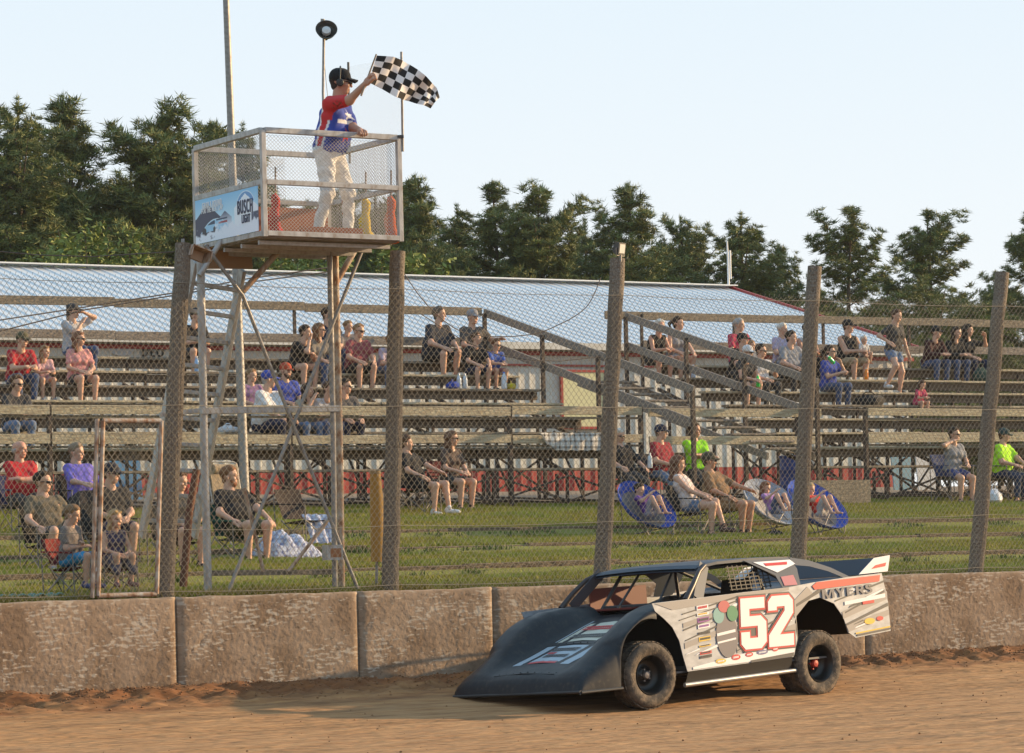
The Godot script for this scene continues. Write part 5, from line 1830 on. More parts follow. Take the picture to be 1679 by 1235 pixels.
func build_people():
	var BLK := Color(0.016, 0.015, 0.017)
	var NAVY := Color(0.018, 0.024, 0.055)
	var CHAR := Color(0.05, 0.048, 0.05)
	var GREY := Color(0.27, 0.27, 0.29)
	var LGREY := Color(0.42, 0.42, 0.45)
	var WHITE := Color(0.66, 0.65, 0.65)
	var JEANS := Color(0.055, 0.085, 0.17)
	var LJEAN := Color(0.13, 0.19, 0.31)
	var RED := Color(0.42, 0.025, 0.035)
	var PINK := Color(0.62, 0.28, 0.27)
	var BROWN := Color(0.09, 0.045, 0.025)
	var DKBR := Color(0.035, 0.02, 0.012)
	var SANDY := Color(0.24, 0.14, 0.07)
	var GREYH := Color(0.36, 0.34, 0.33)
	var WHITEH := Color(0.6, 0.57, 0.52)
	var BLUE := Color(0.045, 0.075, 0.36)
	var TAN := Color(0.34, 0.25, 0.15)
	var NEON := Color(0.32, 0.75, 0.02)
	# ---- rows of the left stand: [x in the photograph, row, label, looks]
	var rows := [
		[28, 4, "man in red shirt and camouflage cap at the far left of the top rows", mixd(CLASP, {"shirt": RED, "pants": JEANS, "cap": Color(0.1, 0.09, 0.05), "hair": ["short", BROWN], "glasses": true, "shoe": CHAR, "head": [28, 6], "fat": 1.06})],
		[67, 4, "little girl in pale pink sitting beside the man in red", mixd(CLASP, {"s": 0.74, "fem": true, "shirt": Color(0.6, 0.36, 0.38), "pants": Color(0.4, 0.3, 0.33), "hem": 0.28, "hair": ["long", SANDY], "shoe": GREY, "head": [30, 4]})],
		[118, 6, "man in grey T-shirt shading his eyes on the top row", mixd(BROW, {"shirt": LGREY, "pants": JEANS, "cap": CHAR, "hair": ["short", DKBR], "head": [42, -2], "shoe": WHITE, "yaw": 20})],
		[128, 4, "woman in pink T-shirt with bare knees in front of the man shading his eyes", mixd(LAP, {"fem": true, "shirt": PINK, "pants": CHAR, "hem": 0.22, "hair": ["long", Color(0.2, 0.09, 0.05)], "glasses": true, "head": [40, 0], "shoe": WHITE})],
		[22, 1, "curly-haired man in charcoal T-shirt at the left edge behind the guard rail", mixd(CLASP, {"shirt": CHAR, "pants": LJEAN, "hair": ["curly", BROWN], "glasses": true, "head": [24, 8], "shoe": BLK, "lean": 16.0})],
		[312, 6, "man in black shirt and black cap half hidden by the ladder", mixd(CLASP, {"shirt": BLK, "pants": CHAR, "cap": BLK, "hair": ["short", BROWN], "head": [36, 4], "shoe": WHITE, "hem": 0.4})],
		[483, 5, "woman in black with her chin on her hand and bare legs", mixd(CHIN, {"fem": true, "shirt": BLK, "pants": BLK, "hem": 0.2, "hair": ["short", DKBR], "head": [40, 2], "shoe": BLK, "yaw": 14})],
		[515, 5, "long-haired woman in grey top and jeans beside the woman in black", mixd(KNEES, {"fem": true, "shirt": Color(0.2, 0.18, 0.16), "pants": JEANS, "hair": ["long", Color(0.17, 0.09, 0.05)], "glasses": true, "head": [44, 0], "shoe": CHAR, "yaw": 16})],
		[536, 6, "man with dark hair behind the galvanised tower leg", mixd(LAP, {"shirt": NAVY, "pants": JEANS, "hair": ["short", DKBR], "beard": DKBR, "head": [44, 0], "shoe": CHAR, "s": 1.05})],
		[563, 6, "fair-haired boy on the top row right of the tower leg", mixd(CLASP, {"s": 0.82, "shirt": Color(0.22, 0.2, 0.2), "pants": CHAR, "hair": ["short", SANDY], "head": [34, 4], "shoe": CHAR})],
		[583, 5, "man in maroon T-shirt sitting in front of the fair-haired boy", mixd(KNEES, {"shirt": Color(0.27, 0.07, 0.08), "pants": BLK, "hem": 0.45, "hair": ["short", SANDY], "glasses": true, "head": [20, 4], "shoe": GREY, "fat": 1.1})],
		[629, 5, "person in lilac shirt and grey jeans half hidden by the second fence post", mixd(CLASP, {"s": 0.86, "shirt": Color(0.4, 0.34, 0.44), "pants": LJEAN, "hair": ["short", SANDY], "head": [36, 6], "shoe": GREY, "lean": 34.0})],
		[436, 1, "heavy man in white T-shirt and blue cap above the guard rail", mixd(LAP, {"s": 1.12, "fat": 1.28, "shirt": WHITE, "pants": NAVY, "cap": BLUE, "hair": ["short", GREYH], "head": [46, 2], "shoe": CHAR, "yaw": 24, "hl": Vector3(0.14, 0.2, 0.42), "hr": Vector3(-0.1, 0.18, 0.4)})],
		[467, 2, "man in blue T-shirt and red cap behind the heavy man in white", mixd(LAP, {"shirt": BLUE, "pants": CHAR, "cap": Color(0.42, 0.07, 0.03), "hair": ["short", BROWN], "beard": BROWN, "head": [16, 4], "shoe": CHAR})],
		[411, 2, "person in mauve top hidden behind the heavy man in white", mixd(LAP, {"s": 0.88, "shirt": Color(0.3, 0.17, 0.3), "pants": JEANS, "hair": ["short", SANDY], "head": [30, 4], "shoe": CHAR})],
		[496, 1, "woman with long brown hair between the blue T-shirt and the tower leg", mixd(CHIN, {"s": 0.93, "fem": true, "shirt": Color(0.3, 0.28, 0.22), "pants": LJEAN, "hair": ["long", DKBR], "head": [40, 0], "shoe": CHAR, "lean": 22.0})],
		[527, 1, "man in grey T-shirt bending forward left of the tower leg", mixd(CLASP, {"shirt": LGREY, "pants": JEANS, "hair": ["short", BROWN], "head": [30, 8], "shoe": CHAR, "lean": 30.0})],
		[561, 1, "man in dark grey T-shirt right of the tower leg above the guard rail", mixd(KNEES, {"shirt": Color(0.11, 0.1, 0.1), "pants": NAVY, "hair": ["short", DKBR], "glasses": true, "head": [44, 2], "shoe": BLK})],
		[712, 6, "heavy man in dark polo shirt on the top row right of the second post", mixd(KNEES, {"s": 1.13, "fat": 1.2, "shirt": Color(0.028, 0.032, 0.045), "pants": BLK, "hem": 0.42, "hair": ["short", Color(0.12, 0.09, 0.07)], "head": [44, 0], "shoe": BLK, "yaw": 10})],
		[773, 6, "man in grey T-shirt and pale cap leaning an arm on the stair rail", mixd(LAP, {"s": 1.08, "shirt": Color(0.09, 0.085, 0.085), "pants": CHAR, "cap": GREY, "hair": ["short", BROWN], "head": [14, 4], "hl": Vector3(0.46, 0.4, 0.24), "el": Vector3(0.6, -0.4, -0.3), "shoe": CHAR, "hem": 0.42})],
		[776, 5, "boy in black T-shirt with white print near the end of the stand", mixd(KNEES, {"s": 0.88, "shirt": BLK, "pants": NAVY, "hem": 0.44, "hair": ["short", BROWN], "head": [36, -2], "shoe": CHAR})],
		[808, 5, "small boy in blue T-shirt at the end of the top rows", mixd(CLASP, {"s": 0.74, "shirt": Color(0.06, 0.12, 0.42), "pants": Color(0.35, 0.16, 0.16), "hem": 0.44, "hair": ["short", Color(0.16, 0.07, 0.03)], "glasses": true, "head": [16, 6], "shoe": CHAR, "lean": 18.0})],
		# ---- right stand
		[1071, 6, "white-haired woman in black tank top and sunglasses behind the stair rail", mixd(CLASP, {"fem": true, "shirt": BLK, "sleeve": 0.0, "pants": CHAR, "hem": 0.3, "hair": ["short", WHITEH], "glasses": true, "head": [14, 6], "shoe": CHAR, "skin": Color(0.5, 0.25, 0.17)})],
		[1106, 6, "woman with dark ponytail and grey tank top behind the stair rail", mixd(KNEES, {"fem": true, "shirt": GREY, "sleeve": 0.0, "pants": LGREY, "hem": 0.2, "hair": ["pony", DKBR], "head": [42, -4], "shoe": WHITE, "s": 1.04})],
		[1210, 6, "grey-haired man in red and white shirt on the top row of the right stand", mixd(LAP, {"shirt": Color(0.48, 0.05, 0.1), "pants": JEANS, "hair": ["short", GREYH], "head": [40, 2], "shoe": CHAR, "s": 1.03})],
		[1207, 5, "man in black cap and black top in front of the man in red and white", mixd(CLASP, {"shirt": BLK, "pants": CHAR, "cap": BLK, "hair": ["short", BROWN], "head": [46, 0], "shoe": CHAR})],
		[1230, 5, "fair-haired boy peeking out between the adults of the right stand", mixd(LAP, {"s": 0.82, "shirt": GREY, "pants": CHAR, "hair": ["short", SANDY], "head": [36, 2], "shoe": CHAR})],
		[1215, 4, "woman in white visor and black vest holding a green bottle", mixd(KNEES, {"fem": true, "shirt": CHAR, "sleeve": 0.3, "pants": NAVY, "hem": 0.24, "cap": WHITE, "hair": ["short", SANDY], "glasses": true, "head": [18, 6], "hr": Vector3(-0.05, 0.2, 0.5), "hl": Vector3(0.1, 0.18, 0.5), "lean": 24.0, "shoe": WHITE})],
		[1246, 4, "man in white T-shirt drinking beside the woman with the green bottle", mixd(LAP, {"shirt": WHITE, "pants": CHAR, "hair": ["short", DKBR], "glasses": true, "head": [34, 2], "hl": Vector3(0.16, 0.42, 0.28), "shoe": WHITE})],
		[1281, 6, "white-haired man in lavender shirt on the top row", mixd(LAP, {"s": 0.95, "shirt": Color(0.42, 0.38, 0.52), "pants": CHAR, "hair": ["short", WHITEH], "head": [30, 4], "shoe": CHAR})],
		[1291, 5, "heavy man in grey T-shirt left of the fourth fence post", mixd(KNEES, {"s": 1.05, "fat": 1.18, "shirt": Color(0.27, 0.28, 0.31), "pants": CHAR, "hair": ["short", DKBR], "head": [40, 0], "shoe": CHAR})],
		[1314, 6, "tanned man in grey tank top partly behind the fourth fence post", mixd(CLASP, {"shirt": LGREY, "sleeve": 0.0, "pants": BLK, "hair": ["short", DKBR], "head": [42, 2], "skin": Color(0.36, 0.17, 0.11), "shoe": CHAR})],
		[1358, 4, "woman in blue T-shirt drinking from a green bottle right of the fourth post", mixd(LAP, {"fem": true, "shirt": BLUE, "pants": JEANS, "hair": ["pony", DKBR], "glasses": true, "head": [40, -6], "hl": Vector3(0.08, 0.56, 0.28), "hr": Vector3(0.0, 0.36, 0.34), "shoe": WHITE, "yaw": 10})],
		[1389, 6, "man in black sleeveless shirt and cap holding a small child", mixd(LAP, {"s": 1.06, "fat": 1.1, "shirt": BLK, "sleeve": 0.0, "pants": TAN, "hem": 0.48, "cap": BLK, "hair": ["short", BROWN], "head": [36, 2], "hl": Vector3(0.2, 0.24, 0.34), "hr": Vector3(0.04, 0.3, 0.34), "shoe": CHAR})],
		[1524, 6, "man in black and red jacket and cap, first of the three beside the walking woman", mixd(CLASP, {"shirt": Color(0.05, 0.015, 0.015), "sleeve": 1.7, "pants": JEANS, "cap": BLK, "hair": ["short", BROWN], "head": [30, 4], "shoe": CHAR})],
		[1557, 6, "woman in black and jeans between two others at the right end", mixd(CLASP, {"fem": true, "shirt": BLK, "sleeve": 1.6, "pants": JEANS, "hair": ["long", DKBR], "head": [20, 4], "shoe": CHAR})],
		[1585, 6, "woman in black raising her arm left of the last fence post", mixd(LAP, {"fem": true, "shirt": BLK, "pants": NAVY, "hair": ["long", DKBR], "head": [44, 0], "hl": Vector3(0.3, 0.66, 0.24), "el": Vector3(1, -0.3, 0.1), "shoe": CHAR, "s": 1.03})],
		[1505, 3, "tiny girl in pink crouching on the bench below the walking woman", mixd(CLASP, {"s": 0.55, "fem": true, "shirt": Color(0.5, 0.06, 0.12), "pants": Color(0.5, 0.06, 0.12), "hem": 0.2, "hair": ["long", BROWN], "head": [20, 20]})]]
	for e in rows:
		var d: Dictionary = e[3]
		d["pos"] = on_row(e[0], e[1])
		person(e[2], d, "spectators on the bleachers")
	# small child held on the lap
	var lp := on_row(1404.0, 6.0)
	person("toddler in white on the lap of the man in black sleeveless shirt", {"pos": lp + Vector3(0, 0.2, 0.26), "s": 0.46, "shirt": WHITE, "pants": GREY, "hem": 0.3, "hair": ["short", WHITEH], "head": [20, 0], "sh": 0.3}, "spectators on the bleachers")
	# woman walking along the benches
	person("woman in dark T-shirt and denim shorts walking along the benches", {"pos": Vector3(xat(1466.0, -22.6, 4.8), 4.507, -22.6), "yaw": 14, "stand": true, "s": 1.02, "fat": 1.06, "fem": true, "shirt": Color(0.055, 0.05, 0.05), "pants": LJEAN, "hem": 0.2, "hair": ["short", BROWN], "head": [10, 10], "fr": Vector3(-0.3, 0.24, 0.05), "fl": Vector3(0.1, 0.075, 0.05), "hr": Vector3(-0.3, 1.08, 0.12), "hl": Vector3(0.36, 0.86, 0.1), "shoe": WHITE, "lean": 8.0}, "spectators on the bleachers")
	# ---- people on chairs on the grass: x, z, seat height, chair colour
	var G := "spectators on the grass"
	var seats := [
		[36, -14.0, 0.42, Color(0.03, 0.04, 0.12), "man in bright red T-shirt with folded arms at the left edge", "dark blue camp chair of the man in red at the left edge", mixd(CROSS, {"fat": 1.18, "shirt": Color(0.5, 0.02, 0.03), "pants": CHAR, "hair": ["bald", GREYH], "head": [40, 0], "shoe": CHAR, "skin": Color(0.5, 0.24, 0.17)})],
		[82, -7.5, 0.33, Color(0.02, 0.02, 0.02), "man in olive T-shirt and sunglasses behind the boy in blue shorts", "black camp chair of the man in olive T-shirt", mixd(RECLINE, {"shirt": Color(0.15, 0.12, 0.08), "pants": CHAR, "hem": 0.46, "hair": ["short", DKBR], "glasses": true, "head": [40, 0], "shoe": GREY})],
		[112, -2.5, 0.34, Color(0.18, 0.02, 0.02), "boy in blue shorts on a red chair by the fence gate", "dark red camp chair of the boy in blue shorts", mixd(LAP, {"s": 0.68, "shirt": Color(0.2, 0.17, 0.16), "pants": Color(0.04, 0.26, 0.5), "hem": 0.42, "hair": ["short", SANDY], "head": [24, 16], "yaw": 34, "shoe": Color(0.08, 0.09, 0.2), "hl": Vector3(0.0, 0.34, 0.24), "hr": Vector3(-0.02, 0.3, 0.26)})],
		[136, -13.3, 0.44, Color(0.015, 0.012, 0.012), "grey-haired woman in purple blouse with a dark blanket on her lap", "black camp chair of the woman in the purple blouse", mixd(RECLINE, {"fem": true, "fat": 1.12, "shirt": Color(0.16, 0.13, 0.5), "sleeve": 0.9, "pants": BLK, "hair": ["short", Color(0.25, 0.18, 0.12)], "head": [42, 4], "shoe": BLK, "hr": Vector3(-0.1, 0.3, 0.3)})],
		[180, -9.0, 0.38, Color(0.02, 0.02, 0.022), "man in black with dark cap sitting behind the fence gate", "black camp chair behind the fence gate", mixd(LAP, {"shirt": Color(0.035, 0.03, 0.028), "pants": Color(0.02, 0.022, 0.07), "hem": 0.44, "cap": Color(0.03, 0.03, 0.04), "hair": ["short", BROWN], "glasses": true, "head": [40, 4], "fat": 1.1, "shoe": BLK})],
		[186, -2.8, 0.3, Color(0.12, 0.015, 0.015), "blond girl in navy flowered dress behind the gate", "small dark red chair of the girl in the flowered dress", mixd(LAP, {"s": 0.66, "fem": true, "shirt": Color(0.06, 0.055, 0.11), "sleeve": 0.0, "pants": Color(0.09, 0.085, 0.13), "hem": 0.35, "skirt": true, "hair": ["long", Color(0.42, 0.28, 0.13)], "head": [16, 4], "shoe": Color(0.25, 0.12, 0.12)})],
		[292, -6.6, 0.36, Color(0.02, 0.02, 0.02), "person in dark grey half hidden behind the first fence post", "black camp chair behind the first fence post", mixd(LAP, {"shirt": Color(0.08, 0.075, 0.07), "pants": Color(0.06, 0.02, 0.02), "hem": 0.42, "hair": ["short", BROWN], "head": [30, 8], "shoe": BLK, "s": 0.92})],
		[392, -8.6, 0.34, Color(0.01, 0.09, 0.07), "bearded man in black T-shirt and green shorts on a camp chair", "green camp chair of the bearded man in black", mixd(RECLINE, {"s": 1.04, "fat": 1.12, "shirt": BLK, "pants": Color(0.07, 0.07, 0.035), "hem": 0.34, "hair": ["short", Color(0.2, 0.09, 0.04)], "beard": Color(0.24, 0.1, 0.05), "head": [44, 0], "shoe": Color(0.05, 0.035, 0.03), "hl": Vector3(0.26, 0.2, 0.3), "yaw": 8})],
		[737, -18.0, 0.42, Color(0.1, 0.015, 0.02), "long-haired woman in brown T-shirt and sunglasses below the guard rail", "dark red camp chair of the woman in brown", mixd(LAP, {"fem": true, "shirt": Color(0.11, 0.075, 0.06), "pants": CHAR, "hem": 0.26, "hair": ["long", Color(0.16, 0.08, 0.045)], "glasses": true, "head": [44, 0], "shoe": CHAR, "yaw": 14})],
		[684, -17.0, 0.42, Color(0.02, 0.02, 0.02), "person in black with crossed bare legs and white shoes beside the second post", "black camp chair beside the second fence post", mixd(RECLINE, {"shirt": BLK, "pants": BLK, "hem": 0.3, "hair": ["short", BROWN], "head": [40, 0], "shoe": WHITE, "fl": Vector3(0.16, -0.34, 0.5), "kl": Vector3(0.5, 1.0, 1.0), "hl": Vector3(0.2, 0.24, 0.4), "yaw": 30})],
		[1027, -17.7, 0.52, Color(0.3, 0.32, 0.36), "woman with white hair and black top beside the third fence post", "grey folding chair of the white-haired woman", mixd(RECLINE, {"fem": true, "shirt": BLK, "sleeve": 0.9, "pants": CHAR, "hair": ["long", WHITEH], "glasses": true, "head": [4, 4], "shoe": CHAR, "sh": 0.5})],
		[1080, -17.8, 0.54, Color(0.025, 0.03, 0.05), "man in dark red shirt and navy cap holding a water bottle", "dark chair of the man in dark red shirt", mixd(LAP, {"fat": 1.14, "shirt": Color(0.26, 0.02, 0.035), "pants": LJEAN, "cap": NAVY, "hair": ["short", BROWN], "head": [34, 2], "shoe": CHAR, "yaw": 16, "sh": 0.5})],
		[1143, -17.8, 0.56, Color(0.02, 0.02, 0.02), "man in neon green T-shirt with folded arms near the stairs", "black chair of the man with folded arms in neon green", mixd(CROSS, {"shirt": NEON, "pants": CHAR, "hair": ["short", DKBR], "head": [36, 0], "shoe": CHAR, "skin": Color(0.36, 0.18, 0.12), "sh": 0.5, "s": 1.03})],
		[1132, -12.0, 0.38, Color(0.02, 0.022, 0.028), "woman in white tank top with bare crossed legs between the round chairs", "dark camp chair of the woman in white tank top", mixd(RECLINE, {"fem": true, "shirt": Color(0.6, 0.52, 0.5), "sleeve": 0.0, "pants": LJEAN, "hem": 0.16, "hair": ["long", Color(0.16, 0.07, 0.04)], "head": [34, 6], "yaw": 34, "shoe": Color(0.08, 0.05, 0.05), "fl": Vector3(-0.05, -0.24, 0.56), "kl": Vector3(-0.2, 1.0, 1.0), "hl": Vector3(0.05, 0.26, 0.26), "hr": Vector3(-0.1, 0.24, 0.28)})],
		[1183, -12.3, 0.4, Color(0.03, 0.026, 0.022), "man in olive brown T-shirt and cap beside the woman in white", "dark camp chair of the man in olive brown T-shirt", mixd(RECLINE, {"s": 1.03, "fat": 1.1, "shirt": Color(0.21, 0.125, 0.065), "sleeve": 0.85, "pants": TAN, "hem": 0.3, "cap": Color(0.06, 0.055, 0.035), "hair": ["short", BROWN], "glasses": true, "head": [36, 0], "yaw": 30, "hl": Vector3(0.25, 0.3, 0.36), "shoe": Color(0.06, 0.045, 0.04), "skin": Color(0.42, 0.22, 0.14)})],
		[1562, -17.8, 0.5, Color(0.05, 0.07, 0.16), "woman in grey T-shirt raising a hand to her cheek in front of the right stand", "dark blue camp chair of the woman in grey T-shirt", mixd(LAP, {"fem": true, "shirt": GREY, "pants": Color(0.05, 0.07, 0.2), "hem": 0.3, "hair": ["short", DKBR], "glasses": true, "head": [30, 2], "hr": Vector3(-0.14, 0.66, 0.2), "er": Vector3(-1, -0.3, 0.2), "shoe": CHAR})],
		[1642, -17.8, 0.48, Color(0.06, 0.06, 0.065), "man in neon green T-shirt and dark cap at the right edge", "grey camp chair of the man in neon green at the right edge", mixd(LAP, {"fat": 1.16, "shirt": Color(0.42, 0.8, 0.03), "pants": Color(0.03, 0.045, 0.09), "cap": Color(0.03, 0.06, 0.06), "hair": ["short", BROWN], "head": [40, 6], "yaw": 22, "shoe": CHAR, "hl": Vector3(0.16, 0.2, 0.46)})]]
	for e in seats:
		var d: Dictionary = e[6]
		d["pos"] = on_chair(e[0], e[1], e[2])
		d["sh"] = e[2] + d["pos"].y - e[2] - gy(e[1] + 0.38)
		person(e[4], d, G)
		camp_chair(d.pos - Vector3(0, e[2], 0), d.get("yaw", 0.0), e[2], d.get("s", 1.0) if d.get("s", 1.0) < 0.8 else 1.0, e[3], e[5])
	# children curled up in the round chairs
	var kids := [[1062, -12.0, 13.0, Color(0.2, 0.19, 0.2), "blue-rimmed round saucer chair left of the woman in white tank top", "small child in purple lying in the leftmost round blue chair", {"shirt": Color(0.13, 0.05, 0.24), "pants": Color(0.3, 0.28, 0.3), "hair": ["short", DKBR]}, 0.98],
		[1268, -12.6, 8.0, Color(0.45, 0.45, 0.47), "pale round saucer chair with a grey seat between two blue ones", "girl in lilac lying in the pale round chair", {"shirt": Color(0.36, 0.2, 0.46), "pants": JEANS, "hair": ["long", Color(0.2, 0.08, 0.04)], "fem": true}, 1.0],
		[1342, -10.4, 12.0, Color(0.2, 0.2, 0.22), "large blue round saucer chair right of the fourth fence post", "small child in red lying in the rightmost round blue chair", {"shirt": Color(0.55, 0.03, 0.02), "pants": Color(0.4, 0.38, 0.36), "hair": ["short", Color(0.42, 0.3, 0.16)]}, 1.02]]
	for e in kids:
		var x := xat(e[0], e[1], gy(e[1]) + 0.5)
		moon_chair(Vector3(x, gy(e[1]), e[1]), e[2], e[7], e[3], Color(0.03, 0.08, 0.42) if e[0] != 1268 else Color(0.3, 0.34, 0.42), e[4])
		var dd := mixd(RECLINE, e[6])
		dd.merge({"pos": Vector3(x, gy(e[1]) + 0.32, e[1]) + Basis(Vector3.UP, deg_to_rad(e[2])) * Vector3(0, 0, 0.06), "yaw": e[2], "s": 0.62, "lean": -38.0, "hem": 0.4, "head": [14, 10], "fl": Vector3(0.12, 0.12, 0.4), "fr": Vector3(-0.12, 0.12, 0.42), "hr": Vector3(-0.12, 0.56, 0.1), "hl": Vector3(0.12, 0.3, 0.2)}, true)
		person(e[5], dd, G)

# ---------------------------------------------------------------- chairs
func camp_chair(pos: Vector3, yaw: float, seat: float, s: float, col: Color, label: String) -> Node3D:
	var c := thing("camp_chair", label, "chair", pos, deg_to_rad(yaw), "camp chairs on the grass")
	var w := 0.28 * s
	var bh := seat + 0.46 * s
	var m := cloth(col)
	var st: Material = plain("chair_tube", Color(0.16, 0.15, 0.14), 0.45, 0.4)
	var hang := func(nm: String, a: Vector3, b: Vector3, cc: Vector3, dd: Vector3, sag: Vector3):
		var mb := MB.new()
		var n := 6
		for i in n:
			for j in n:
				var f := func(u: float, v: float) -> Vector3: return a.lerp(b, u).lerp(dd.lerp(cc, u), v) + sag * (1.0 - pow(2 * u - 1, 2)) * (0.3 + 0.7 * (1.0 - pow(2 * v - 1, 2)))
				var p0: Vector3 = f.call(i / 6.0, j / 6.0)
				var p1: Vector3 = f.call((i + 1) / 6.0, j / 6.0)
				var p2: Vector3 = f.call((i + 1) / 6.0, (j + 1) / 6.0)
				var p3: Vector3 = f.call(i / 6.0, (j + 1) / 6.0)
				mb.quad(p0, p1, p2, p3)
				var t := (p1 - p0).cross(p3 - p0).normalized() * -0.006
				mb.quad(p3 + t, p2 + t, p1 + t, p0 + t)
		part(mb, nm, m, c)
	var off := 0.012
	hang.call("seat", Vector3(-w, seat + 0.0, 0.24 * s), Vector3(w, seat, 0.24 * s), Vector3(w, seat - 0.04, -0.2 * s), Vector3(-w, seat - 0.04, -0.2 * s), Vector3(0, -0.035, 0))
	hang.call("backrest", Vector3(-w, seat + 0.02, -0.17 * s), Vector3(w, seat + 0.02, -0.17 * s), Vector3(w, bh, -0.36 * s), Vector3(-w, bh, -0.36 * s), Vector3(0, 0, -0.06))
	for q in [-1.0, 1.0]:
		var mb := MB.new()
		mb.bar(Vector3(q * (w + 0.03), seat + 0.22 * s, 0.27 * s), Vector3(q * (w + 0.03), seat + 0.24 * s, -0.3 * s), 0.07, 0.02)
		part(mb, "armrest", m, c)
		mb = MB.new()
		mb.tube([Vector3(q * (w + 0.02), 0.01, -0.3 * s), Vector3(q * (w + 0.01), bh + 0.02, -0.36 * s)], [0.009], 6)
		part(mb, "back_post", st, c)
		mb = MB.new()
		mb.tube([Vector3(q * (w + 0.02), 0.01, 0.3 * s), Vector3(q * (w + 0.02), seat + 0.23 * s, 0.27 * s)], [0.009], 6)
		part(mb, "front_post", st, c)
	for q in [[Vector3(-w, 0.02, 0.3 * s), Vector3(w, seat, 0.26 * s)], [Vector3(w, 0.02, 0.3 * s), Vector3(-w, seat, 0.26 * s)], [Vector3(-w, 0.02, -0.3 * s), Vector3(w, seat, -0.2 * s)], [Vector3(w, 0.02, -0.3 * s), Vector3(-w, seat, -0.2 * s)], [Vector3(w, 0.02, 0.3 * s), Vector3(w, seat, -0.22 * s)], [Vector3(w, 0.02, -0.3 * s), Vector3(w, seat, 0.22 * s)], [Vector3(-w, 0.02, 0.3 * s), Vector3(-w, seat, -0.22 * s)], [Vector3(-w, 0.02, -0.3 * s), Vector3(-w, seat, 0.22 * s)]]:
		var mb := MB.new()
		mb.tube([q[0], q[1]], [0.008], 6)
		part(mb, "leg", st, c)
	return c

func moon_chair(pos: Vector3, yaw: float, d: float, seatc: Color, rimc: Color, label: String):
	var c := thing("saucer_chair", label, "chair", pos, deg_to_rad(yaw), "round saucer chairs")
	var R := d * 0.55
	# dish that faces up and forward
	var tr := Transform3D(Basis(Vector3.RIGHT, 0.78), Vector3(0, 0.52, -0.02))
	var prof := []
	for k in 9:
		var r := R * 0.78 * k / 8.0
		prof.append(Vector2(r, -0.22 + 0.2 * pow(r / R, 2)))
	var mb := MB.new()
	mb.lathe(prof, 28, tr)
	part(mb, "seat", cloth(seatc), c)
	mb = MB.new()
	mb.lathe([Vector2(R * 0.77, -0.1), Vector2(R * 0.9, -0.05), Vector2(R, 0.0), Vector2(R * 1.03, 0.02), Vector2(R * 1.01, -0.02), Vector2(R * 0.9, -0.08), Vector2(R * 0.78, -0.13)], 32, tr)
	part(mb, "padded_rim", cloth(rimc), c)
	var st: Material = plain("chair_tube", Color(0.16, 0.15, 0.14), 0.45, 0.4)
	for k in 4:
		var a := PI / 4 + k * PI / 2
		var a2 := a + PI * 0.8
		mb = MB.new()
		var top := tr * Vector3(R * cos(a2), 0.0, -R * sin(a2))
		mb.tube([Vector3(0.42 * cos(a), 0.01, -0.4 * sin(a)), top * Vector3(0.85, 0.9, 0.85)], [0.011], 6)
		part(mb, "leg", st, c)
		mb = MB.new()
		mb.tube([Vector3(0.42 * cos(a), 0.01, -0.4 * sin(a)), tr * Vector3(R * cos(a), 0.0, -R * sin(a)) * Vector3(0.95, 0.97, 0.95)], [0.009], 6)
		part(mb, "upright", st, c)

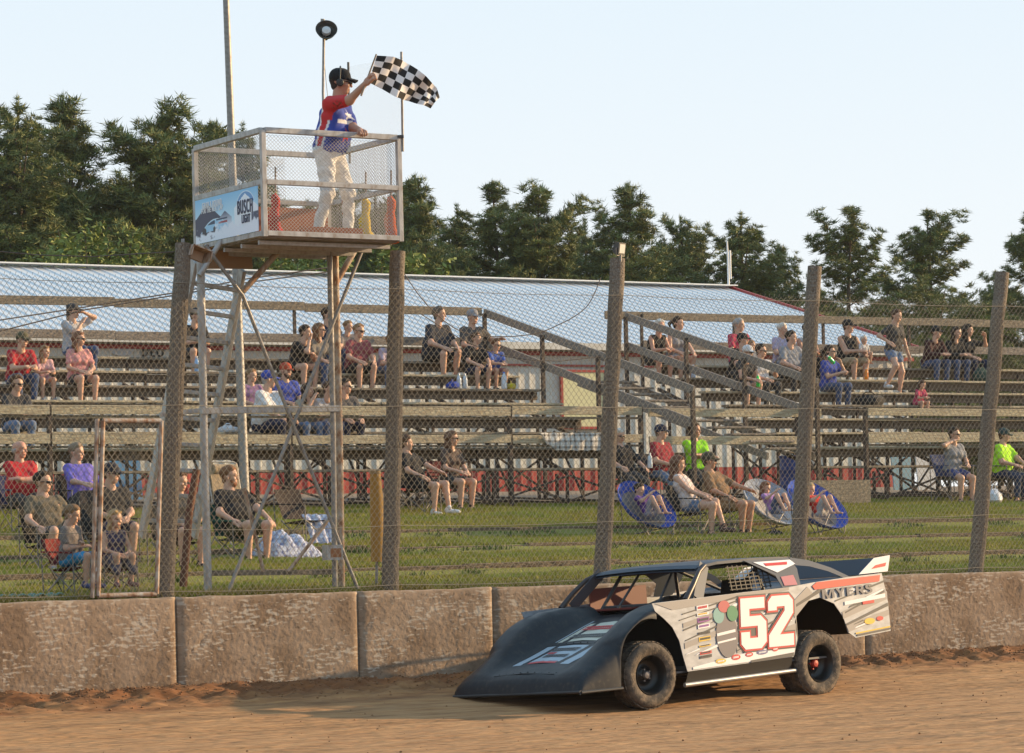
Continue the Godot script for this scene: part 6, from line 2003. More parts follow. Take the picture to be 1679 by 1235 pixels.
# ---------------------------------------------------------------- dirt late model race car: x forward from the front axle, y up, z to its right
func build_car():
	var th := deg_to_rad(43.0)
	var r := Vector3(CA, 0, SA)
	var fw := Vector3(SA, 0, -CA)
	var f := (r * -cos(th) + fw * -sin(th)).normalized()
	var right := f.cross(Vector3.UP)
	var contact := at(1056.0, 1154.0, 2.95)
	contact.y = ty(contact.z) + 0.0
	var car := thing("race_car", "silver and black dirt race car number 52 with black nose", "race car")
	car.transform = Transform3D(Basis(f, Vector3.UP, right), contact + right * 0.84 + Vector3(0, 0.015, 0))
	var B := Transform3D(Basis(Vector3.RIGHT, deg_to_rad(2.6)) * Basis(Vector3.BACK, deg_to_rad(-1.6)), Vector3(0, 0.1, 0))
	var navy := StandardMaterial3D.new()
	navy.albedo_color = lin(0.01, 0.012, 0.018)
	# dried dust specks over dark paint
	navy.albedo_texture = ramp_tex(noise_img(72, 0.04, 5, 256), [Color(0.008, 0.009, 0.013), Color(0.011, 0.013, 0.018), Color(0.015, 0.016, 0.02), Color(0.05, 0.042, 0.034)])
	navy.albedo_color = Color(1, 1, 1)
	navy.uv1_triplanar = true
	navy.uv1_scale = Vector3(1.1, 1.1, 1.1)
	navy.roughness = 0.42
	navy.metallic_specular = 0.3
	navy.clearcoat_enabled = true
	navy.clearcoat = 0.15
	navy.clearcoat_roughness = 0.3
	var silver := StandardMaterial3D.new()
	silver.albedo_texture = ramp_tex(noise_img(71, 0.02, 4, 256), [Color(0.23, 0.245, 0.27), Color(0.3, 0.32, 0.355), Color(0.38, 0.4, 0.435)])
	silver.uv1_triplanar = true
	silver.uv1_scale = Vector3(0.9, 2.2, 0.9)
	silver.roughness = 0.38
	silver.metallic = 0.25
	silver.clearcoat_enabled = true
	silver.clearcoat = 0.3
	var slate := plain("car_slate", Color(0.05, 0.064, 0.088), 0.6, 0.0)
	var dark := plain("car_dark", Color(0.02, 0.02, 0.02), 0.6)
	var tinm := plain("car_tin", Color(0.1, 0.1, 0.105), 0.5, 0.4)
	var redm := plain("car_red", Color(0.4, 0.03, 0.02), 0.5)
	var white := plain("decal_white", Color(0.72, 0.72, 0.74), 0.4)
	var reddec := plain("decal_red", Color(0.5, 0.02, 0.025), 0.4)
	var yellow := plain("decal_yellow", Color(0.65, 0.42, 0.03), 0.4)
	var purple := plain("decal_purple", Color(0.25, 0.07, 0.3), 0.4)
	var stripe := plain("decal_charcoal", Color(0.05, 0.05, 0.055), 0.4)
	# ---- nose, hood and front fenders as one lofted skin
	var tab := [[1.05, 0.1, 0.1], [1.035, 0.16, 0.16], [0.99, 0.235, 0.24], [0.91, 0.29, 0.305], [0.77, 0.345, 0.385], [0.6, 0.4, 0.49], [0.42, 0.45, 0.62], [0.2, 0.52, 0.765], [0.0, 0.59, 0.87], [-0.2, 0.655, 0.93], [-0.42, 0.73, 0.955], [-0.62, 0.79, 0.955], [-0.8, 0.83, 0.955]]
	var prof := func(x: float) -> Vector2:
		for i in tab.size() - 1:
			if x <= tab[i][0] and x >= tab[i + 1][0]:
				var t: float = (tab[i][0] - x) / (tab[i][0] - tab[i + 1][0])
				return Vector2(lerpf(tab[i][1], tab[i + 1][1], t), lerpf(tab[i][2], tab[i + 1][2], t))
		return Vector2(tab[-1][1], tab[-1][2])
	var section := func(x: float) -> Array:
		var p: Vector2 = prof.call(x)
		var w := 1.0 - 0.03 * smoothstep(0.5, 1.05, x)
		var lo := 0.09
		var dx := absf(x)
		if dx < 0.46:
			lo = 0.33 + sqrt(0.46 * 0.46 - dx * dx)
		elif x < 0:
			lo = 0.2
		lo = minf(lo, p.y - 0.03)
		var o := []
		for q in [[0.0, 0.015], [0.25, 0.013], [0.46, 0.0]]:
			o.append(Vector3(x, p.x + q[1], q[0] * w))
		o.append(Vector3(x, lerpf(p.x, p.y, 0.22), 0.54 * w))
		o.append(Vector3(x, lerpf(p.x, p.y, 0.75), 0.61 * w))
		o.append(Vector3(x, lerpf(p.x, p.y, 0.96), 0.68 * w))
		o.append(Vector3(x, p.y, 0.78 * w))
		o.append(Vector3(x, lerpf(p.y, lo, 0.04), 0.88 * w))
		o.append(Vector3(x, lerpf(p.y, lo, 0.14), 0.955 * w))
		o.append(Vector3(x, lerpf(p.y, lo, 0.3), 0.99 * w))
		o.append(Vector3(x, lerpf(p.y, lo, 0.65), 1.0 * w))
		o.append(Vector3(x, lo, 1.0 * w))
		return o
	for sd in [-1.0, 1.0]:
		var mb := MB.new()
		var xs := steps(1.05, -0.8, 0.03)
		var prev = null
		for x in xs:
			var s: Array = section.call(x)
			for i in s.size():
				s[i] = Vector3(s[i].x, s[i].y, s[i].z * sd)
			if x < -0.12:
				s = s.slice(0, 9)
			if prev != null:
				for i in mini(s.size(), prev.size()) - 1:
					if sd > 0:
						mb.quad(prev[i], prev[i + 1], s[i + 1], s[i])
					else:
						mb.quad(prev[i], s[i], s[i + 1], prev[i + 1])
			prev = s
		var nm := part(smooth_mb(mb), "front_fender" , navy, car, B)
		tag(nm, "black nose and fender half")
	# plow lip across the front and the seam over the nose
	var mb := MB.new()
	mb.bar(Vector3(1.03, 0.105, -0.97), Vector3(1.03, 0.105, 0.97), 0.05, 0.03, Vector3.UP, 0.01)
	mb.bar(Vector3(1.03, 0.1, -0.97), Vector3(0.46, 0.1, -1.0), 0.03, 0.03, Vector3.UP, 0.01)
	mb.bar(Vector3(1.03, 0.1, 0.97), Vector3(0.46, 0.1, 1.0), 0.03, 0.03, Vector3.UP, 0.01)
	part(mb, "splitter", plain("splitter", Color(0.03, 0.032, 0.036), 0.5), car, B)
	# hood graphics: pale bands with print
	var onhood := func(x0: float, x1: float, z0: float, z1: float, m: Material, nm: String, sk := 0.0):
		var q := MB.new()
		var ns := 8
		for i in ns:
			for j in 6:
				var xa := lerpf(x0, x1, i / 8.0)
				var xb := lerpf(x0, x1, (i + 1) / 8.0)
				var za := lerpf(z0, z1, j / 6.0)
				var zb := lerpf(z0, z1, (j + 1) / 6.0)
				var hh := func(x: float, z: float) -> Vector3:
					return Vector3(x, (prof.call(x) as Vector2).x + 0.02 - 0.02 * absf(z) / 0.46 + 0.003, z * (1.0 + sk * (x - x0)))
				q.quad(hh.call(xa, za), hh.call(xa, zb), hh.call(xb, zb), hh.call(xb, za))
		part(q, nm, m, car, B)
	var pale := plain("hood_pale", Color(0.33, 0.4, 0.47), 0.45)
	onhood.call(0.66, 0.12, -0.43, -0.3, pale, "hood_stripe")
	onhood.call(0.66, 0.12, 0.3, 0.43, pale, "hood_stripe")
	onhood.call(0.6, 0.14, -0.26, 0.26, pale, "hood_panel_print")
	onhood.call(0.02, -0.5, -0.38, 0.38, plain("hood_cream", Color(0.5, 0.5, 0.42), 0.45), "hood_panel_print")
	onhood.call(0.0, -0.6, -0.44, -0.41, pale, "hood_stripe")
	onhood.call(0.0, -0.6, 0.41, 0.44, pale, "hood_stripe")
	onhood.call(0.64, 0.58, -0.2, 0.22, reddec, "hood_print_red")
	for q in [[0.44, -0.02, 0.36, 0.09, stripe, 3], [0.26, 0.02, 0.4, 0.1, stripe, 5], [0.36, 0.12, 0.12, 0.05, reddec, 7], [-0.1, 0.0, 0.56, 0.12, stripe, 9], [-0.32, 0.0, 0.6, 0.12, reddec, 11]]:
		var x: float = q[0]
		var sl := atan2((prof.call(x - 0.1) as Vector2).x - (prof.call(x + 0.1) as Vector2).x, 0.2)
		var up := Vector3(-cos(sl), sin(sl), 0)
		var nn := Vector3(sin(sl), cos(sl), 0)
		part(print_block(q[2], q[3], q[5]), "hood_print", q[4], car, B * Transform3D(Basis(Vector3(0, 0, -1), up, nn), Vector3(x, (prof.call(x) as Vector2).x + 0.026, q[1])))
	# seams across the nose and rivets along them
	mb = MB.new()
	for x in [0.1, 0.9]:
		for k in 18:
			var z := -0.46 + k * 0.92 / 17.0
			var y: float = (prof.call(x) as Vector2).x + 0.02 - 0.02 * absf(z) / 0.46
			if k < 17:
				var z2 := z + 0.92 / 17.0
				mb.bar(Vector3(x, y, z), Vector3(x, (prof.call(x) as Vector2).x + 0.02 - 0.02 * absf(z2) / 0.46, z2), 0.012, 0.004)
			if k % 2 == 0:
				mb.box(Vector3(x - 0.03, y + 0.012, z), Vector3(0.012, 0.006, 0.012))
	part(mb, "hood_seam", plain("seam", Color(0.012, 0.012, 0.014), 0.6), car, B)
	# ---- sides
	var door := PackedVector2Array([Vector2(-0.1, 0.86), Vector2(-0.06, 0.945), Vector2(-0.8, 0.965), Vector2(-1.5, 0.985), Vector2(-2.2, 1.0), Vector2(-2.26, 0.62), Vector2(-2.28, 0.42), Vector2(-2.2, 0.24), Vector2(-0.52, 0.2), Vector2(-0.47, 0.36), Vector2(-0.43, 0.53), Vector2(-0.34, 0.68), Vector2(-0.22, 0.78)])
	var quarter := PackedVector2Array([Vector2(-2.2, 1.0), Vector2(-2.6, 1.03), Vector2(-3.2, 1.06), Vector2(-3.78, 1.075), Vector2(-3.85, 0.75), Vector2(-3.86, 0.42), Vector2(-3.25, 0.38), Vector2(-3.13, 0.45), Vector2(-3.07, 0.62), Vector2(-2.93, 0.78), Vector2(-2.7, 0.86), Vector2(-2.48, 0.83), Vector2(-2.33, 0.74), Vector2(-2.26, 0.62)])
	for sd in [-1.0, 1.0]:
		var side := Transform3D(Basis.IDENTITY, Vector3(0, 0, sd * 0.995))
		mb = MB.new()
		mb.plate(door, 0.008, side)
		part(mb, "door_panel", silver, car, B)
		mb = MB.new()
		mb.plate(quarter, 0.008, side)
		part(mb, "quarter_panel", silver, car, B)
		# rocker below the door and the tube along it
		mb = MB.new()
		mb.quad(Vector3(-0.53, 0.2, sd * 1.0), Vector3(-2.18, 0.24, sd * 1.0), Vector3(-2.2, 0.1, sd * 0.94), Vector3(-0.53, 0.06, sd * 0.94))
		mb.quad(Vector3(-0.53, 0.06, sd * 0.935), Vector3(-2.2, 0.1, sd * 0.935), Vector3(-2.18, 0.24, sd * 0.99), Vector3(-0.53, 0.2, sd * 0.99))
		part(mb, "rocker_panel", dark, car, B)
		mb = MB.new()
		mb.tube([Vector3(-0.5, 0.06, sd * 0.96), Vector3(-2.25, 0.09, sd * 0.96)], [0.024], 8)
		part(mb, "nerf_bar", plain("bar_silver", Color(0.45, 0.45, 0.45), 0.35, 0.6), car, B)
		# A post, sail panel, sail arch
		mb = MB.new()
		var a0 := Vector3(-0.82, 0.95, sd * 0.96)
		var a1 := Vector3(-1.12, 1.31, sd * 0.78)
		mb.bar(a0 + Vector3(0.02, 0, 0), a1, 0.012, 0.14, Vector3(1, 0.3, 0), 0.003)
		part(mb, "windshield_post", slate, car, B)
		var lean := func(pts: PackedVector2Array) -> MB:
			var q := MB.new()
			q.plate(pts, 0.008, Transform3D(Basis(Vector3(1, 0, 0), Vector3(0, 1, -sd * 0.55), Vector3(0, sd * 0.0, 1)), Vector3(0, 0, sd * (0.98 + 0.55 * 1.0))))
			return q
		part(lean.call(PackedVector2Array([Vector2(-1.72, 1.325), Vector2(-2.45, 1.325), Vector2(-2.5, 1.2), Vector2(-2.42, 1.0), Vector2(-2.12, 1.0), Vector2(-2.1, 1.14)])), "sail_panel", slate, car, B)
		part(lean.call(PackedVector2Array([Vector2(-2.46, 1.325), Vector2(-2.75, 1.28), Vector2(-3.05, 1.18), Vector2(-3.3, 1.055), Vector2(-3.18, 1.055), Vector2(-2.98, 1.14), Vector2(-2.72, 1.21), Vector2(-2.5, 1.235)])), "sail_arch", slate, car, B)
		# white print on the sail panel
		part(shift_mb(lean.call(PackedVector2Array([Vector2(-1.85, 1.3), Vector2(-2.45, 1.3), Vector2(-2.5, 1.25), Vector2(-2.15, 1.17)])), Vector3(0, 0, sd * 0.008)), "sail_print", white, car, B)
		part(shift_mb(lean.call(PackedVector2Array([Vector2(-2.0, 1.28), Vector2(-2.38, 1.28), Vector2(-2.36, 1.25), Vector2(-2.02, 1.25)])), Vector3(0, 0, sd * 0.014)), "sail_print_red", reddec, car, B)
		part(shift_mb(lean.call(PackedVector2Array([Vector2(-2.17, 1.12), Vector2(-2.38, 1.13), Vector2(-2.37, 1.02), Vector2(-2.16, 1.02)])), Vector3(0, 0, sd * 0.008)), "sail_emblem", plain("decal_rose", Color(0.45, 0.16, 0.17), 0.4), car, B)
		# spoiler end plate
		mb = MB.new()
		mb.plate(PackedVector2Array([Vector2(-3.4, 1.08), Vector2(-3.9, 1.09), Vector2(-3.96, 1.27), Vector2(-3.68, 1.25)]), 0.006, Transform3D(Basis.IDENTITY, Vector3(0, 0, sd * 0.985)))
		part(mb, "spoiler_plate", white, car, B)
		mb = MB.new()
		mb.plate(PackedVector2Array([Vector2(-3.62, 1.13), Vector2(-3.86, 1.15), Vector2(-3.88, 1.19), Vector2(-3.7, 1.17)]), 0.004, Transform3D(Basis.IDENTITY, Vector3(0, 0, sd * 0.991)))
		part(mb, "plate_print", reddec, car, B)
		side_print(car, B, sd, white, reddec, yellow, purple, stripe)
	# ---- roof, deck, spoiler, cockpit
	mb = MB.new()
	var rf := [[-1.0, 1.275, 0.76], [-1.08, 1.31, 0.79], [-1.3, 1.335, 0.8], [-1.8, 1.345, 0.8], [-2.3, 1.34, 0.79], [-2.48, 1.325, 0.78]]
	for i in rf.size() - 1:
		for j in 6:
			var p := func(k: int, jj: int, dy: float) -> Vector3:
				var t := -1.0 + jj / 3.0
				return Vector3(rf[k][0] + 0.05 * (1.0 - t * t), rf[k][1] + 0.02 * (1.0 - t * t) + dy, rf[k][2] * t)
			mb.quad(p.call(i, j, 0.0), p.call(i, j + 1, 0.0), p.call(i + 1, j + 1, 0.0), p.call(i + 1, j, 0.0))
			mb.quad(p.call(i, j, -0.03), p.call(i + 1, j, -0.03), p.call(i + 1, j + 1, -0.03), p.call(i, j + 1, -0.03))
		for t in [0, 6]:
			var z: float = -1.0 if t == 0 else 1.0
			mb.quad(Vector3(rf[i][0], rf[i][1] - 0.03, rf[i][2] * z), Vector3(rf[i + 1][0], rf[i + 1][1] - 0.03, rf[i + 1][2] * z), Vector3(rf[i + 1][0], rf[i + 1][1], rf[i + 1][2] * z), Vector3(rf[i][0], rf[i][1], rf[i][2] * z))
	part(mb, "roof", slate, car, B)
	# the two long curved bars from roof to hood corners
	for sd in [-1.0, 1.0]:
		mb = MB.new()
		mb.tube([Vector3(-0.62, 0.95, sd * 0.95), Vector3(-0.78, 1.1, sd * 0.92), Vector3(-0.95, 1.24, sd * 0.86), Vector3(-1.12, 1.305, sd * 0.79)], [0.035, 0.03, 0.026, 0.024], 8)
		part(mb, "halo_bar", plain("halo_dark", Color(0.03, 0.02, 0.02), 0.4), car, B)
	mb = MB.new()
	mb.quad(Vector3(-2.3, 0.99, -0.99), Vector3(-3.78, 1.065, -0.99), Vector3(-3.78, 1.065, 0.99), Vector3(-2.3, 0.99, 0.99))
	mb.quad(Vector3(-2.3, 0.97, 0.99), Vector3(-3.78, 1.045, 0.99), Vector3(-3.78, 1.045, -0.99), Vector3(-2.3, 0.97, -0.99))
	part(mb, "rear_deck", slate, car, B)
	mb = MB.new()
	mb.bar(Vector3(-3.79, 1.16, -0.98), Vector3(-3.79, 1.16, 0.98), 0.012, 0.2, Vector3(-0.5, 1, 0))
	part(mb, "spoiler", slate, car, B)
	mb = MB.new()
	mb.box(Vector3(-3.8, 0.72, 0), Vector3(0.012, 0.62, 1.96))
	part(mb, "rear_panel", dark, car, B)
	mb = MB.new()
	mb.quad(Vector3(-0.8, 0.84, -0.98), Vector3(-0.8, 0.84, 0.98), Vector3(-0.86, 0.25, 0.98), Vector3(-0.86, 0.25, -0.98))
	mb.box(Vector3(-1.7, 0.2, 0), Vector3(2.6, 0.02, 1.9))
	mb.box(Vector3(-2.34, 0.62, 0), Vector3(0.015, 0.72, 1.9))
	part(mb, "cockpit_tin", tinm, car, B)
	mb = MB.new()
	mb.box(Vector3(-1.45, 0.9, 0.5), Vector3(1.3, 0.02, 0.92))
	mb.box(Vector3(-1.5, 1.0, 0.93), Vector3(0.9, 0.28, 0.012))
	part(mb, "interior_deck", plain("deck_dark_red", Color(0.13, 0.02, 0.016), 0.5), car, B)
	# roll cage
	mb = MB.new()
	for sd in [-1.0, 1.0]:
		mb.tube([Vector3(-0.9, 0.3, sd * 0.7), Vector3(-0.98, 0.9, sd * 0.68), Vector3(-1.25, 1.27, sd * 0.6), Vector3(-2.1, 1.29, sd * 0.6), Vector3(-2.2, 0.9, sd * 0.66), Vector3(-2.22, 0.25, sd * 0.68)], [0.022], 7)
		mb.tube([Vector3(-2.1, 1.28, sd * 0.58), Vector3(-3.2, 0.85, sd * 0.5)], [0.02], 7)
		mb.tube([Vector3(-0.98, 0.85, sd * 0.68), Vector3(-2.2, 0.8, sd * 0.68)], [0.02], 7)
		mb.tube([Vector3(-0.85, 0.9, sd * 0.3), Vector3(-1.2, 1.29, sd * 0.25)], [0.014], 6)
	mb.tube([Vector3(-2.1, 1.29, -0.6), Vector3(-2.1, 1.29, 0.6)], [0.022], 7)
	mb.tube([Vector3(-1.25, 1.27, -0.6), Vector3(-1.25, 1.27, 0.6)], [0.022], 7)
	mb.tube([Vector3(-2.15, 1.25, -0.6), Vector3(-2.2, 0.4, 0.6)], [0.02], 7)
	mb.tube([Vector3(-1.0, 0.92, -0.68), Vector3(-1.0, 0.92, 0.68)], [0.02], 7)
	part(mb, "roll_cage", plain("cage", Color(0.04, 0.04, 0.045), 0.5), car, B)
	# driver's seat, helmeted driver is hidden by the net
	mb = MB.new()
	mb.bar(Vector3(-1.95, 0.4, -0.3), Vector3(-2.15, 1.12, -0.3), 0.46, 0.06, Vector3(1, 0, 0), 0.02)
	mb.bar(Vector3(-1.95, 0.42, -0.3), Vector3(-1.5, 0.45, -0.3), 0.44, 0.06, Vector3.UP, 0.02)
	part(mb, "seat", dark, car, B)
	mb = MB.new()
	var ring := []
	for k in 17:
		ring.append(Vector3(-1.32 - 0.06 * sin(k * TAU / 16), 0.86 + 0.17 * sin(k * TAU / 16), -0.3 + 0.17 * cos(k * TAU / 16)))
	mb.tube(ring, [0.014], 6)
	mb.tube([Vector3(-1.32, 0.86, -0.3), Vector3(-1.0, 0.8, -0.3)], [0.016], 6)
	part(mb, "steering_wheel", dark, car, B)
	mb = MB.new()
	for k in 7:
		mb.bar(Vector3(-1.42, 1.02 + k * 0.04, -0.86 + k * 0.009), Vector3(-2.08, 1.03 + k * 0.04, -0.86 + k * 0.009), 0.006, 0.012)
	for k in 9:
		mb.bar(Vector3(-1.44 - k * 0.078, 1.01, -0.865), Vector3(-1.46 - k * 0.076, 1.28, -0.8), 0.006, 0.012, Vector3.RIGHT)
	part(mb, "window_net", dark, car, B)
	# engine and chassis under the skin
	mb = MB.new()
	mb.box(Vector3(-0.25, 0.38, 0), Vector3(1.0, 0.3, 0.6))
	mb.box(Vector3(-2.7, 0.42, 0), Vector3(0.25, 0.25, 0.3))
	mb.tube([Vector3(-2.62, 0.365, -0.8), Vector3(-2.62, 0.365, 0.8)], [0.05], 8)
	mb.tube([Vector3(0, 0.355, -0.8), Vector3(0, 0.355, 0.8)], [0.04], 8)
	mb.tube([Vector3(0.4, 0.25, -0.4), Vector3(-3.4, 0.4, -0.45)], [0.03], 6)
	mb.tube([Vector3(0.4, 0.25, 0.4), Vector3(-3.4, 0.4, 0.45)], [0.03], 6)
	part(mb, "chassis", dark, car)
	mb = MB.new()
	for sd in [-1.0, 1.0]:
		mb.tube([Vector3(-2.75, 0.4, sd * 0.62), Vector3(-2.35, 0.85, sd * 0.55)], [0.035], 8)
	part(mb, "shock", plain("shock_tan", Color(0.4, 0.33, 0.2), 0.5), car)
	# ---- wheels
	for e in [[0.0, 0.345, -0.84, 0.3, -5.0], [0.0, 0.345, 0.84, 0.3, -5.0], [-2.62, 0.355, -0.83, 0.36, 0.0], [-2.62, 0.355, 0.83, 0.36, 0.0]]:
		wheel(car, Vector3(e[0], e[1], e[2]), e[1] + 0.005, e[3], signf(e[2]), e[4], redm)

# averages normals of coinciding corners so that a lofted skin shades smoothly
func smooth_mb(mb: MB) -> MB:
	var acc := {}
	for i in mb.v.size():
		var k := Vector3i((mb.v[i] * 2000.0).round())
		acc[k] = acc.get(k, Vector3.ZERO) + mb.n[i]
	for i in mb.v.size():
		var a: Vector3 = acc[Vector3i((mb.v[i] * 2000.0).round())]
		if a.length() > 0.001:
			a = a.normalized()
			if a.dot(mb.n[i]) > 0.6:
				mb.n[i] = a
	return mb

# a block of small unreadable print: rows of dashes
func print_block(w: float, h: float, sd: int) -> MB:
	var q := RandomNumberGenerator.new()
	q.seed = sd
	var mb := MB.new()
	var rows := 2 if h > 0.04 else 1
	for r in rows:
		var x := -w / 2
		var hh := h / rows * 0.72
		while x < w / 2 - 0.01:
			var l := q.randf_range(0.25, 0.8) * hh
			mb.plate(PackedVector2Array([Vector2(x, h * (r + 0.5) / rows - h / 2 - hh / 2), Vector2(x + l, h * (r + 0.5) / rows - h / 2 - hh / 2), Vector2(x + l + hh * 0.2, h * (r + 0.5) / rows - h / 2 + hh / 2), Vector2(x + hh * 0.2, h * (r + 0.5) / rows - h / 2 + hh / 2)]), 0.002)
			x += l + hh * 0.22
	return mb

func shift_mb(mb: MB, d: Vector3) -> MB:
	for i in mb.v.size():
		mb.v[i] += d
	return mb

func wheel(car: Node3D, c: Vector3, R: float, w: float, sd: float, steer: float, redm: Material):
	var wh := Node3D.new()
	wh.name = "wheel"
	car.add_child(wh, true)
	wh.position = c
	wh.rotation.y = deg_to_rad(steer)
	# local axis of the lathe is y; lay it along the axle, outwards
	var ax := Transform3D(Basis(Vector3.RIGHT, sd * PI / 2), Vector3.ZERO)
	var mb := MB.new()
	var h := w / 2
	mb.lathe([Vector2(0.2, -h + 0.03), Vector2(R * 0.8, -h), Vector2(R * 0.93, -h + 0.015), Vector2(R * 0.985, -h + 0.05), Vector2(R, -h + 0.1), Vector2(R, h - 0.1), Vector2(R * 0.985, h - 0.05), Vector2(R * 0.93, h - 0.012), Vector2(R * 0.8, h), Vector2(0.215, h - 0.02), Vector2(0.195, h - 0.05)], 40, ax)
	var tm: StandardMaterial3D = tri_mat("tyre", ramp_tex(noise_img(81, 0.03, 4, 128), [Color(0.025, 0.022, 0.019), Color(0.08, 0.064, 0.05), Color(0.22, 0.165, 0.115)]), normal_tex(noise_img(82, 0.12, 2, 128), 3.0), Vector3(3, 3, 3), 0.9, 0.0, 0.6, Color(1, 1, 1), false) if not mats.has("tyre") else mats["tyre"]
	var ty_ := part(smooth_mb(mb), "tyre", tm, wh)
	# tread blocks round the outer shoulder
	mb = MB.new()
	for k in 36:
		var a := TAU * k / 36
		for q in [[-h + 0.07, 0.06], [-0.03, 0.08], [h - 0.07, 0.06]]:
			var b := Basis(ax.basis * Vector3.UP, a)
			mb.box(b * (ax.basis * Vector3(R + 0.001, q[0], 0)), Vector3(0.012, 0.05, q[1]), b * Basis.IDENTITY)
	tag(part(mb, "tread_blocks", tm, wh), "", "", "", "stuff")
	mb = MB.new()
	mb.lathe([Vector2(0.02, h - 0.13), Vector2(0.07, h - 0.13), Vector2(0.075, h - 0.15), Vector2(0.15, h - 0.16), Vector2(0.175, h - 0.1), Vector2(0.19, h - 0.035), Vector2(0.205, h - 0.015), Vector2(0.208, h - 0.03)], 30, ax)
	part(smooth_mb(mb), "rim", plain("rim", Color(0.03, 0.028, 0.027), 0.35, 0.5), wh)
	mb = MB.new()
	mb.lathe([Vector2(0.0, h - 0.075), Vector2(0.035, h - 0.08), Vector2(0.045, h - 0.1), Vector2(0.045, h - 0.135)], 16, ax)
	for k in 5:
		var a := TAU * k / 5
		mb.box(ax * Vector3(cos(a) * 0.062, h - 0.12, sin(a) * 0.062), Vector3(0.016, 0.016, 0.03))
	part(mb, "hub", redm if c.x < -1.0 else plain("hub_grey", Color(0.2, 0.18, 0.17), 0.4, 0.5), wh)

# number, sponsor marks and stripes laid on the flanks
func side_print(car: Node3D, B: Transform3D, sd: float, white: Material, red: Material, yellow: Material, purple: Material, stripe: Material):
	var lay := func(poly: PackedVector2Array, m: Material, nm: String, lift: float) -> MeshInstance3D:
		var q := MB.new()
		q.plate(poly, 0.003, Transform3D(Basis.IDENTITY, Vector3(0, 0, sd * (1.0 + lift))))
		return part(q, nm, m, car, B)
	var fb := Basis(Vector3(-1, 0.06, 0), Vector3(0, 1, 0), Vector3(0, 0, -1)) if sd < 0 else Basis.IDENTITY
	# slanting charcoal speed stripes
	for e in [[-0.5, 0.8, -1.35, 0.93, 0.012], [-0.45, 0.74, -1.35, 0.89, 0.01], [-0.5, 0.63, -1.3, 0.8, 0.016], [-0.52, 0.52, -1.1, 0.66, 0.012], [-1.4, 0.5, -2.24, 0.72, 0.014], [-1.3, 0.36, -1.62, 0.45, 0.012], [-2.3, 0.78, -2.9, 0.98, 0.03], [-3.1, 0.66, -3.8, 0.86, 0.018], [-3.1, 0.52, -3.84, 0.7, 0.024], [-2.95, 0.8, -3.8, 0.97, 0.014]]:
		lay.call(PackedVector2Array([Vector2(e[0], e[1]), Vector2(e[2], e[3]), Vector2(e[2], e[3] + e[4] * 1.6), Vector2(e[0], e[1] + e[4])]), stripe, "stripe", 0.004)
	# broad slanting grey fields under the marks
	var mid := plain("decal_midgrey", Color(0.24, 0.23, 0.23), 0.4, 0.2)
	for e in [[-0.35, 0.86, -2.2, 0.97, -2.2, 1.0, -0.1, 0.94], [-0.5, 0.66, -1.4, 0.83, -1.4, 0.87, -0.5, 0.71], [-0.5, 0.44, -1.35, 0.62, -1.35, 0.68, -0.5, 0.5], [-1.3, 0.34, -2.26, 0.5, -2.27, 0.6, -1.3, 0.42], [-2.26, 0.66, -2.6, 0.9, -2.5, 0.99, -2.22, 0.82], [-3.06, 0.6, -3.84, 0.78, -3.84, 0.87, -3.05, 0.68], [-3.14, 0.45, -3.85, 0.6, -3.85, 0.66, -3.1, 0.53]]:
		lay.call(PackedVector2Array([Vector2(e[0], e[1]), Vector2(e[2], e[3]), Vector2(e[4], e[5]), Vector2(e[6], e[7])]), mid, "grey_field", 0.0025)
	# white and charcoal streaks between the grey fields
	var sk := RandomNumberGenerator.new()
	sk.seed = 77
	for k in 26:
		var x0 := -0.5 - sk.randf() * 1.5 if k < 17 else -3.08 - sk.randf() * 0.4
		var l := sk.randf_range(0.2, 0.6) if k < 17 else sk.randf_range(0.15, 0.36)
		var y0 := sk.randf_range(0.3, 0.82) if k < 17 else sk.randf_range(0.47, 0.9)
		var hh := sk.randf_range(0.008, 0.03)
		if x0 - l < -2.22 and k < 17:
			l = 2.22 + x0
		if l < 0.05:
			continue
		lay.call(PackedVector2Array([Vector2(x0, y0), Vector2(x0 - l, y0 + l * 0.2), Vector2(x0 - l * 0.9, y0 + l * 0.2 + hh), Vector2(x0 - l * 0.1, y0 + hh)]), white if k % 5 < 3 else stripe, "streak", 0.0035)
	# lower edge band: white over dark
	lay.call(PackedVector2Array([Vector2(-0.6, 0.215), Vector2(-2.2, 0.255), Vector2(-2.24, 0.4), Vector2(-1.4, 0.33), Vector2(-0.6, 0.24)]), white, "lower_band", 0.005)
	lay.call(PackedVector2Array([Vector2(-1.5, 0.225), Vector2(-2.19, 0.245), Vector2(-2.2, 0.29), Vector2(-1.5, 0.25)]), stripe, "lower_stripe", 0.009)
	# number 52: dark and red outlines under white figures
	var five := PackedVector2Array([Vector2(0.0, 0.56), Vector2(0.36, 0.56), Vector2(0.36, 0.44), Vector2(0.13, 0.44), Vector2(0.13, 0.36), Vector2(0.3, 0.36), Vector2(0.38, 0.29), Vector2(0.38, 0.07), Vector2(0.3, 0.0), Vector2(0.06, 0.0), Vector2(0.0, 0.06), Vector2(0.0, 0.19), Vector2(0.13, 0.19), Vector2(0.13, 0.12), Vector2(0.25, 0.12), Vector2(0.25, 0.25), Vector2(0.0, 0.25)])
	var two := PackedVector2Array([Vector2(0.0, 0.4), Vector2(0.0, 0.5), Vector2(0.06, 0.56), Vector2(0.32, 0.56), Vector2(0.38, 0.5), Vector2(0.38, 0.36), Vector2(0.17, 0.13), Vector2(0.38, 0.13), Vector2(0.38, 0.0), Vector2(0.0, 0.0), Vector2(0.0, 0.13), Vector2(0.25, 0.39), Vector2(0.25, 0.44), Vector2(0.13, 0.44), Vector2(0.13, 0.4)])
